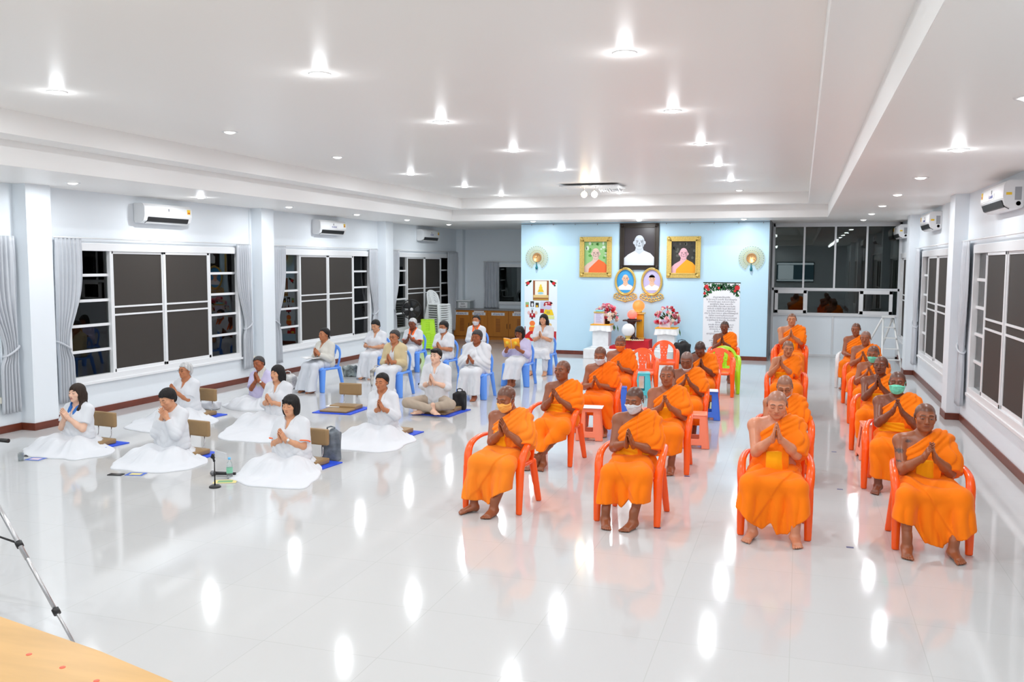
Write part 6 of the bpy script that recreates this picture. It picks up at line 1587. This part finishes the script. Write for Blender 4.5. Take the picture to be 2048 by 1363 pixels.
# stand with the glowing globes
tag(MB().box((-4.62, 22.55, AZ+.001), (-4.30, 23.05, .32)).build('red_cover', red_cloth), 'red cloth cover on the platform next to the left pedestal', 'cloth')
rx_ = ax_(1281)
tag(MB().box((rx_-.32, 22.5, AZ+.001), (rx_+.27, 23.1, AZ+.24), .012).build('red_block', red_cloth), 'red cloth covered block under the glowing lamps', 'block')
gx, gy = ax_(1279), 22.95
t = empty('lamp_pillar', 'gold square pillar carrying the round flame lamp', 'pillar', (gx, gy, AZ+.242)); MB().box((-.085, -.085, 0), (.085, .085, .64), .006).build('shaft', ycloth, t); MB().box((-.12, -.12, .64), (.12, .12, .68), .008).build('capital', gold, t); MB().box((-.12, -.12, 0), (.12, .12, .04), .008).build('foot', gold, t)
def flame_mat():
    m = bpy.data.materials.new('flame_glass'); m.use_nodes = True; nt = m.node_tree; b = nt.nodes['Principled BSDF']; b.inputs['Base Color'].default_value = (.35, .07, .015, 1)
    tc = nt.nodes.new('ShaderNodeTexCoord'); sp = nt.nodes.new('ShaderNodeSeparateXYZ'); nt.links.new(tc.outputs['Object'], sp.inputs[0]); nz = nt.nodes.new('ShaderNodeTexNoise'); nz.inputs['Scale'].default_value = 14; nt.links.new(tc.outputs['Object'], nz.inputs['Vector'])
    ad = nt.nodes.new('ShaderNodeMath'); ad.operation = 'MULTIPLY_ADD'; nt.links.new(nz.outputs['Fac'], ad.inputs[0]); ad.inputs[1].default_value = .14; nt.links.new(sp.outputs['Z'], ad.inputs[2])
    cr = nt.nodes.new('ShaderNodeValToRGB'); cr.color_ramp.elements[0].position = .02; cr.color_ramp.elements[0].color = (1, .62, .10, 1); cr.color_ramp.elements[1].position = .17; cr.color_ramp.elements[1].color = (1, .26, .05, 1); nt.links.new(ad.outputs[0], cr.inputs[0])
    nt.links.new(cr.outputs[0], b.inputs['Emission Color']); b.inputs['Emission Strength'].default_value = 1.1; return m
t = empty('flame_lamp', 'glowing orange round glass lamp on the gold pillar', 'lamp', (gx-.05, gy, AZ+.242+.682)); MB().ball((0, 0, .165), .155, 3).build('globe', flame_mat(), t); MB().lathe([(.09, 0), (.1, .02), (.08, .04)], n=20).build('collar', gold, t)
px_, py_ = ax_(1265), 22.72
t = empty('altar_stand', 'dark wooden turned stand holding the pink salt lamp', 'stand', (px_, py_, AZ+.242)); MB().lathe([(.17, 0), (.17, .04), (.1, .07), (.085, .12), (.1, .28), (.075, .38), (.11, .44), (.14, .47)], n=28).build('column', dwood, t); MB().box((-.21, -.15, .47), (.24, .15, .505), .012).build('tray', dwood, t)
t = empty('pink_lamp', 'glowing pink orange globe lamp on the dark stand', 'lamp', (px_+.01, py_, AZ+.242+.507)); MB().lathe([(.12, 0), (.12, .02), (.07, .03)], n=20).build('base', dwood, t); MB().ball((0, 0, .13), .125, 3, sc=(1, 1, .95)).build('globe', mat('salt_glow', srgb(240, 120, 100), .5, emit=srgb(255, 96, 84), estr=1.0), t)
wx_, wy_ = ax_(1256.5, 22.45), 22.45
t = empty('white_globe', 'white globe on a small gold base in front of the altar stand', 'globe', (wx_, wy_, AZ+.241)); MB().lathe([(.1, 0), (.1, .02), (.05, .04), (.06, .07), (.09, .1), (.07, .12)], n=24).build('base', gold, t); MB().ball((0, 0, .26), .165, 3).build('globe', mat('globe_white', (.85, .86, .88), .35), t)
b = MB(); b.tube([(wx_+.1, wy_-.06, AZ+.25), (wx_+.25, wy_-.03, AZ+.25), (wx_+.38, wy_+.05, AZ+.25)], .014, 8); 
for k in range(8): b.ball((wx_+.05+.05*k, wy_-.1+.01*(k % 3), AZ+.262), .018, 1)
tag(b.build('garland', mat('garland_white', srgb(240, 226, 190), .7)), 'cream flower garland lying before the altar stand', 'garland')

# ------------------------------------------------------------------ bags and small things on the floor
def bag(name, lab, x, y, sx, sy, sz, m, rz=0, handle=None, lum=.12, seed=0):
    t = empty(name, lab, 'bag', (x, y, 0), rz); F = Field((-sx-.05, -sy-.05, -.001), (sx+.05, sy+.05, sz+.08), max(.008, sx*.05))
    F.add(rbox((0, 0, sz*.48), (sx, sy, sz*.5), min(sx, sy, sz)*.4)); F.add(ell((sx*.25, 0, sz*.75), (sx*.6, sy*.8, sz*.35)), .04)
    F.disp(lambda X, Y, Z: sx*lum*np.sin(X/sx*5+seed)*np.sin(Y/sy*3+Z/sz*4+seed)); F.keep(lambda X, Y, Z: -Z+0*X+0*Y); fmesh('body', F, m, t)
    if handle: MB().tube([(-sx*.5, 0, sz*.8), (-sx*.4, -.02, sz+handle*.8), (0, -.02, sz+handle), (sx*.4, -.02, sz+handle*.8), (sx*.5, 0, sz*.8)], .01, 8).build('strap', m, t)
    return t
g = G(416, 817); bag('handbag', 'white slouching handbag on the floor beside the gray haired person', g[0], g[1], .2, .1, .13, white('white'), .1, .05, .08, 2)
g = G(748, 772); bag('cloth_bag', 'pale flowered cloth bag behind the person with the bun', g[0], g[1]+.15, .12, .1, .34, mat('flower_cloth', srgb(206, 200, 190), .8, var=.75, vscale=16), .3, .06, .15, 1)
g = G(700, 752); bag('shopping_bag', 'small clear and black bag beside the white skirt by the pillar', g[0], g[1], .14, .1, .22, mat('grey_bag', srgb(150, 160, 158), .35, var=.9, vscale=9), .2, None, .2, 3)
g = G(573, 776); bag('shopping_bag', 'small white bag with orange mark beside the person with the booklet', g[0]+.05, g[1], .14, .1, .26, mat('white_orange_bag', srgb(222, 220, 218), .5, var=.5, vscale=10), 0, .08, .12, 4)
tag(MB().box((-.001, -.07, .1), (.001, .07, .2)).build('bag_mark', mat('trim_orange', srgb(255, 110, 40), .8)), 'orange round mark on the small white bag', 'mark') if False else None
g = G(1375, 716); bag('backpack', 'black backpack standing by the right altar pedestal', g[0], 22.05, .2, .16, .5, mat('black_cloth', (.012, .012, .013), .75), .1, .08, .14, 5); bag('backpack', 'smaller black bag slumped beside the black backpack', g[0]+.38, 21.95, .15, .14, .28, mat('black_cloth'), .4, None, .16, 6)
bag('backpack', 'black backpack behind the person in khaki trousers', P8['loc'][0]+.27, P8['loc'][1]+.34, .10, .08, .30, mat('black_cloth'), .2, .06, .14, 7)
bag('backpack', 'grey backpack leaning behind the person with the orange trimmed polo', P6['loc'][0]+.24, P6['loc'][1]+.50, .11, .08, .36, mat('grey_cloth', srgb(112, 120, 128), .7, var=.4, vscale=14), .35, .06, .12, 8)
g = G(842, 770); tag(MB().ball((g[0], g[1], .03), .05, 2, sc=(1, 2.2, .6)).build('shoe', mat('black_cloth')), 'black shoe under the white skirt of the masked person', 'shoe')
g = G(822, 733); bag('cloth_bag', 'olive bag under the chair of the white haired person', g[0], g[1]+.1, .17, .12, .2, mat('olive_cloth', srgb(116, 104, 76), .8), .1, None, .12, 9)
# phones, booklets, bottle, glass
def device(lab, px, py, w, d, rz, t=.009):
    g = G(px, py); r = empty('phone', lab, 'phone', (g[0], g[1], .0005), rz); MB().box((-w/2, -d/2, 0), (w/2, d/2, t), .003).build('case', black_m, r); MB().box((-w/2+.005, -d/2+.008, t), (w/2-.005, d/2-.008, t+.0006)).build('screen', mat('dark_screen', (.02, .02, .025), .12), r); return r
device('black phone lying on the floor before the person covering the nose', 232, 949, .17, .085, .2)
def booklet(lab, x, y, z, w, d, rz, mcov, inner=None, th=.008, name='booklet'):
    r = empty(name, lab, 'booklet', (x, y, z), rz); MB().box((-w/2, -d/2, 0), (w/2, d/2, th), .001).build('pages', paper, r); MB().box((-w/2-.003, -d/2-.003, th), (w/2+.003, d/2+.003, th+.0015)).build('cover', mcov, r)
    if inner: MB().box((-w*.33, -d*.3, th+.0015), (w*.33, d*.3, th+.0022)).build('cover_print', inner, r)
    return r
bcov = mat('booklet_blue', srgb(40, 90, 190), .4); yprint = mat('booklet_yellow', srgb(222, 206, 130), .5)
g = G(272, 949); booklet('blue edged booklet on the floor beside the black phone', g[0], g[1], .0005, .2, .14, .25, bcov, yprint)
g = G(78, 917); booklet('pale booklet on the floor before the young person with the blue collar', g[0]+.0, g[1]-.05, .0005, .2, .15, .15, bcov, mat('booklet_pink', srgb(222, 200, 214), .5))
g = G(58, 907); device('dark tablet on the floor beside the water glass', 66, 911, .2, .12, .1)
g = G(42, 921); t = empty('water_glass', 'clear plastic cup of water on the floor at the left edge', 'glass', (g[0], g[1], .0005)); clr = mat('clear_plastic', (.75, .84, .86), .08, trans=.9, spec=.5, alpha=.55)
MB().lathe([(.03, 0), (.036, .1), (.034, .1), (.028, .004)], n=20).build('cup', clr, t); MB().lathe([(.0, .004), (.0285, .004), (.033, .07), (0, .07)], n=20).build('water', clr, t)
g = G(453, 958); t = empty('water_bottle', 'clear water bottle with light blue cap on the floor', 'bottle', (g[0], g[1]+.06, .0005)); MB().lathe([(.03, 0), (.034, .01), (.034, .15), (.03, .17), (.014, .20), (.014, .215), (.0, .215)], n=20).build('body', clr, t); MB().lathe([(.016, .212), (.016, .235), (0, .236)], n=16).build('cap', mat('cap_blue', srgb(110, 190, 240), .4), t)
MB().lathe([(.0345, .06), (.0347, .062), (.0347, .12), (.0345, .122)], n=20).build('label', mat('bottle_label', srgb(130, 200, 170), .5), t)
g = G(445, 966); booklet('yellow booklet lying under the microphone', g[0], g[1]+.05, .0005, .24, .15, .45, yprint, mat('booklet_green', srgb(120, 170, 120), .5))
g = G(437, 952); t = empty('microphone', 'black microphone lying on the yellow booklet', 'microphone', (g[0]+.02, g[1]+.02, .032), .25); MB().tube([(-.07, 0, 0), (.02, 0, 0), (.17, 0, 0)], [.021, .019, .014], 16).build('body', black_m, t); MB().ball((-.095, 0, 0), .032, 2).build('grille', mat('mic_grille', (.18, .18, .19), .35, .8), t); MB().tube([(-.072, 0, 0), (-.062, 0, 0)], .0225, 16).build('ring', chrome, t)
g = G(430, 974); t = empty('phone_stand', 'small black desk stand with a phone clamp on the floor', 'stand', (g[0], g[1], .0005)); MB().lathe([(.062, 0), (.062, .012), (.05, .022), (.015, .026), (0, .026)], n=28).build('base', black_m, t); MB().tube([(0, 0, .02), (0, 0, .29)], [.008, .006], 10).build('pole', black_m, t); MB().tube([(0, 0, .13), (0, 0, .17)], .012, 10).build('collar', black_m, t)
MB().tube([(0, 0, .28), (-.01, 0, .31), (.0, 0, .33)], .012, 8).build('ball_joint', black_m, t); MB().box((-.028, -.02, .315), (.0, .012, .365), .004, Matrix.Rotation(.4, 3, 'Y')).build('clamp', black_m, t)
ph = MB().box((.005, -.004, .325), (.15, .006, .395), .003, Matrix.Rotation(.18, 3, 'Y')).build('phone', mat('phone_silver', (.7, .71, .73), .25, .4), t); MB().box((.05, .006, .355), (.085, .009, .385), .002, Matrix.Rotation(.18, 3, 'Y'), (.08, 0, .36)).build('camera_bump', black_m, ph)
g = G(683, 806); booklet('white booklet on the empty tan floor chair', -7.28, 13.08, .0145+.034, .24, .17, .1, paper)
# open booklet on a lap, and the read book
x9, y9 = atY(610, 715, 14.72)[0], 14.72
t = empty('open_booklet', 'open white booklet lying on the lap of the person in cream jacket', 'booklet', (x9+.1, 14.75, .612), -.25)
for s in (-1, 1):
    b = MB(); b.grid([[(s*(.005+.17*u), y_, .012+.025*math.sin(u*2.2)-.0*u) for u in np.linspace(0, 1, 8)] for y_ in (-.12, .12)]); o = b.build('page', paper, t, fix=False); o.modifiers.new('s', 'SOLIDIFY').thickness = .005
hb = PB['hand']; lx_, ly_ = PB['loc']
t = empty('held_book', 'yellow orange book held open by the reading person', 'book', (lx_+hb[0], ly_+hb[1]-.06, hb[2]+.07), .05); obk = mat('book_orange', srgb(252, 166, 24), .45); t.rotation_euler = (.45, 0, .05)
for s in (-1, 1):
    b = MB(); b.grid([[(s*(.004+.155*u), -.03+.05*math.sin(u*1.6), z_) for u in np.linspace(0, 1, 6)] for z_ in (-.11, .11)]); o = b.build('cover', obk, t, fix=False); o.modifiers.new('s', 'SOLIDIFY').thickness = .004
    b = MB(); b.grid([[(s*(.004+.150*u), -.022+.05*math.sin(u*1.6)+.006, z_) for u in np.linspace(0, 1, 6)] for z_ in (-.105, .105)]); o = b.build('pages', paper, t, fix=False); o.modifiers.new('s', 'SOLIDIFY').thickness = .007
    b = MB(); b.lathe([(0, 0), (.04, 0), (.04, .002), (0, .002)], (s*.08, -.012, .02), 16, R=Matrix.Rotation(PI/2, 3, 'X')); b.build('cover_print', mat('book_print', srgb(250, 214, 60), .5), t)
# tape marks on the floor
tp = mat('tape_mark', srgb(70, 78, 120), .5)
for (px, py), lab in zip(((1315, 1055), (1374, 952), (1411, 886), (1700, 1094), (1680, 978), (1668, 903)), ('front, by the white masked person', 'by the second row chair', 'by the third row chair', 'nearest, between the front right pair', 'second in the right aisle', 'third in the right aisle')):
    g = G(px, py); o = MB().box((-.03, -.02, 0), (.03, .02, .0012)).build('tape_mark', tp); tag(o, 'small dark tape mark on the floor, '+lab, 'tape mark'); o.location = (g[0], g[1], .0003)
# ------------------------------------------------------------------ ladder, wall switches, chandelier
t = empty('step_ladder', 'white folding ladder leaning open before the glazed partition', 'ladder', (0, 0, 0)); top = atY(1774, 632, 23.4); f1 = G(1801, 741); f2 = G(1741, 728); Vt = Vector(top)
lad = mat('ladder_white', (.78, .79, .78), .4)
A = Vector((2.02, 22.0, 0)); Bq = Vector((1.62, 23.9, 0)); sd = Vector((.20, .06, 0))
for nm, P0 in (('front_rail', A), ('rear_rail', Bq)):
    for s in (-1, 1):
        MB().tube([P0+sd*s*1.1, Vector((top[0], 23.1, top[2]))+sd*s*.55], .024, 8).build(nm, lad, t)
for k in range(1, 5):
    p = A.lerp(Vector((top[0], 23.1, top[2])), k/5); MB().box((p.x-.22+.02*k, p.y-.04, p.z-.012), (p.x+.22-.02*k, p.y+.05, p.z+.012), .004).build('step', lad, t)
MB().box((top[0]-.14, 23.0, top[2]-.02), (top[0]+.14, 23.2, top[2]+.03), .006).build('top_plate', lad, t)
sw = mat('switch_cream', srgb(240, 236, 222), .4)
for y, side, lab in ((9.72, -1, 'cream wall socket low beside the near left pillar'), (15.72, -1, 'cream wall socket low beside the second left pillar')):
    t = empty('wall_socket', lab, 'socket', (XL, y, .47)); MB().box((0, -.07, -.045), (.035, .07, .045), .006).build('box', sw, t); MB().box((.035, -.045, -.02), (.038, -.005, .02)).build('outlet', mat('switch_grey', (.5, .5, .48), .4), t)
    b = MB(); b.box((0, -.012, .045), (.02, .012, 3.0), .003); b.build('conduit', wall_m, t)
t = empty('ceiling_lamp', 'square glass ceiling lamp with hanging crystals and two round bulbs', 'ceiling light', (-4.2, 18.6, ZT))
MB().box((-.62, -.45, -.05), (.62, .45, -.035), .004).build('glass_plate', mat('mirror_plate', (.7, .72, .75), .1, .6), t); MB().box((-.2, -.2, -.035), (.2, .2, 0), .004).build('mount', chrome, t)
for x, e, n in ((-.17, (1, .62, .3), 'warm'), (.05, (1, .98, .95), 'cool')): MB().ball((x, -.1, -.2), .065, 2).build('bulb', mat('bulb_'+n, (.9, .9, .9), .4, emit=e, estr=22), t); MB().tube([(x, -.1, -.05), (x, -.1, -.15)], .012, 8).build('bulb_holder', chrome, t)
b = MB()
for k in range(7):
    for j in range(4): b.ball((.16+.07*k, -.1+.07*j, -.10-.012*((k+j) % 3)), .016, 1, sc=(1, 1, 1.7))
b.build('crystals', mat('crystal', (.9, .93, .95), .08, spec=.8), t)
for x, c in ((-4.37, (1, .78, .55)), (-4.15, (.95, .97, 1))):
    l = bpy.data.lights.new('bulb_light', 'POINT'); l.energy = 6; l.color = c; l.shadow_soft_size = .07; o = bpy.data.objects.new('bulb_light', l); C.objects.link(o); o.location = (x, 18.5, ZT-.3)
l = bpy.data.lights.new('flame_light', 'POINT'); l.energy = 4.5; l.color = (1, .30, .22); l.shadow_soft_size = .15; o = bpy.data.objects.new('flame_light', l); C.objects.link(o); o.location = (gx-.1, gy-.22, 1.42)
# ------------------------------------------------------------------ foreground table, tripod, screen on the front wall
maple = mat('maple_top', srgb(212, 168, 106), .38, spec=.4, var=.16, vscale=5, stretch=(.25, 1.6, 1))
t = empty('round_end_table', 'pale wooden table top reaching into the lower left corner', 'table', (-3.4, 2.3, 0))
tz = .76; e0, e1, e2 = (Vector(G(px, py, tz)) for px, py in ((0, 1232), (200, 1301), (352, 1363)))
out = []
for k in range(25):
    a = k/24*PI*1.0
    out.append((e0.x-.9+3.0*0, 0))
# edge through the three visible points, then rounded back toward the camera
edge = [(e0.x-1.6, e0.y+.16), (e0.x-.8, e0.y+.11), (e0.x, e0.y), (e1.x, e1.y), (e2.x, e2.y), (e2.x+.35, e2.y-.22), (e2.x+.52, e2.y-.55), (e2.x+.45, e2.y-.95), (e2.x+.1, e2.y-1.15), (e0.x, 1.55), (e0.x-1.6, 1.6)]
b = MB(); b.prism([(x+3.4, y-2.3) for x, y in edge][::-1], 'z', tz-.03, tz); bm = b.bm; bmesh.ops.bevel(bm, geom=[e for e in bm.edges if abs(e.verts[0].co.z-e.verts[1].co.z) < 1e-5], offset=.005, segments=2, affect='EDGES'); b.build('top', maple, t)
for (x, y) in ((-1.2, .55), (.55, .3), (-1.2, -.5), (.55, -.5)): MB().tube([(x, y, 0), (x, y, tz-.03)], .03, 12).build('leg', mat('table_leg', (.25, .25, .26), .35, .7), t)
rs = mat('red_dot', srgb(255, 110, 84), .5)  # colour of three small red dots on the table top
for px, py in ((58, 1308), (125, 1334), (193, 1361)):
    g = G(px, py, tz); MB().lathe([(0, 0), (.012, 0), (.012, .0012), (0, .0012)], (g[0]+3.4, g[1]-2.3, tz+.0002), 14).build('red_dot', rs, t)
ft = Vector(G(150, 1290, 0)); hp = Vector(atY(0, 1018, 4.62)); dirn = (hp-ft); apex = ft+dirn*1.25
t = empty('tripod', 'silver camera tripod leg with black clamps at the left edge', 'tripod', (0, 0, 0)); silver = mat('silver_tube', (.55, .55, .56), .3, .9)
hub = Vector((apex.x-.06, apex.y+.03, apex.z))
MB().tube([ft, ft.lerp(hp, .45)], .010, 10).build('leg', silver, t); MB().tube([ft.lerp(hp, .22), ft.lerp(hp, 1.0)], .013, 10).build('leg', silver, t); MB().tube([ft.lerp(hp, .62), apex], .016, 10).build('leg', silver, t)
def onleg(py):
    lo_, hi_ = 0, 1.2
    for _ in range(40):
        m = (lo_+hi_)/2; p = np.array(ft.lerp(hp, m))-CAM; yy = 681.5-FPX*(p@CUP)/(p@CFW)
        if yy > py: lo_ = m
        else: hi_ = m
    return ft.lerp(hp, m)
for py in (1088, 1222):
    p = onleg(py); d = dirn.normalized()*.02; MB().tube([p-d, p+d], .024, 8).build('clamp', black_m, t)
for dx, dy in ((-.85, .25), (-.35, -.75)):
    MB().tube([hub+Vector((-.02, 0, 0)), Vector((hub.x+dx, hub.y+dy, 0))], .014, 8).build('leg', silver, t)
p = onleg(1086); MB().tube([p, Vector((hub.x-.1, hub.y, p.z+.01))], .007, 8).build('brace', black_m, t); MB().tube([Vector((hub.x-.06, hub.y, p.z-.05)), hub+Vector((-.06, 0, .3))], .014, 10).build('centre_column', silver, t)
MB().ball(hub, .05, 2).build('hub', black_m, t)
h0 = Vector(atY(17, 881, hub.y-.1)); MB().tube([h0, h0+Vector((-.12, .0, -.0)), hub+Vector((-.06, 0, .22))], [.014, .013, .008], 10).build('pan_handle', black_m, t)
MB().box((hub.x-.16, hub.y-.05, hub.z+.28), (hub.x-.0, hub.y+.06, hub.z+.36), .008).build('head', black_m, t)
# television on the front wall (it shows up mirrored in the glazed partition)
t = empty('television', 'wide television on the front wall behind the camera', 'television', (-.35, Y0+.02, 2.0)); MB().box((-1.05, 0, -.58), (1.05, .06, .58), .01).build('case', black_m, t)
b = MB(); b.box((-1.02, .06, -.55), (1.02, .063, .55)); b.build('screen', mat('tv_screen', (.02, .03, .04), .2, emit=(.10, .22, .28), estr=1.0), t)
b = MB(); b.box((-1.02, .063, .42), (1.02, .065, .53), mi=0).box((-.95, .063, -.42), (-.1, .065, .40), mi=0).box((-1.02, .063, -.53), (1.02, .065, -.44), mi=0); b.build('picture', mat('tv_white', (.5, .5, .5), .3, emit=(.75, .9, 1), estr=2.2), t)
# ------------------------------------------------------------------ camera, world
w = bpy.data.worlds.new('night'); bpy.context.scene.world = w; w.use_nodes = True
w.node_tree.nodes['Background'].inputs[0].default_value = (.01, .012, .016, 1); w.node_tree.nodes['Background'].inputs[1].default_value = .3
cam = bpy.data.cameras.new('camera'); co = bpy.data.objects.new('camera', cam); C.objects.link(co)
cam.sensor_width = 36; cam.lens = FPX/2048*36; cam.clip_start = .05; cam.clip_end = 200
co.matrix_world = Matrix(((CRT[0], CUP[0], -CFW[0], CAM[0]), (CRT[1], CUP[1], -CFW[1], CAM[1]), (CRT[2], CUP[2], -CFW[2], CAM[2]), (0, 0, 0, 1)))
sc = bpy.context.scene; sc.camera = co
sc.view_settings.view_transform = 'Standard'; sc.view_settings.look = 'None'; sc.view_settings.gamma = 1; sc.view_settings.exposure = 0.2
sc.cycles.use_denoising = True; sc.cycles.max_bounces = 8; sc.cycles.diffuse_bounces = 5; sc.cycles.glossy_bounces = 4; sc.cycles.transmission_bounces = 6; sc.cycles.transparent_max_bounces = 12
sc.cycles.sample_clamp_indirect = 6; sc.cycles.caustics_reflective = False; sc.cycles.caustics_refractive = False
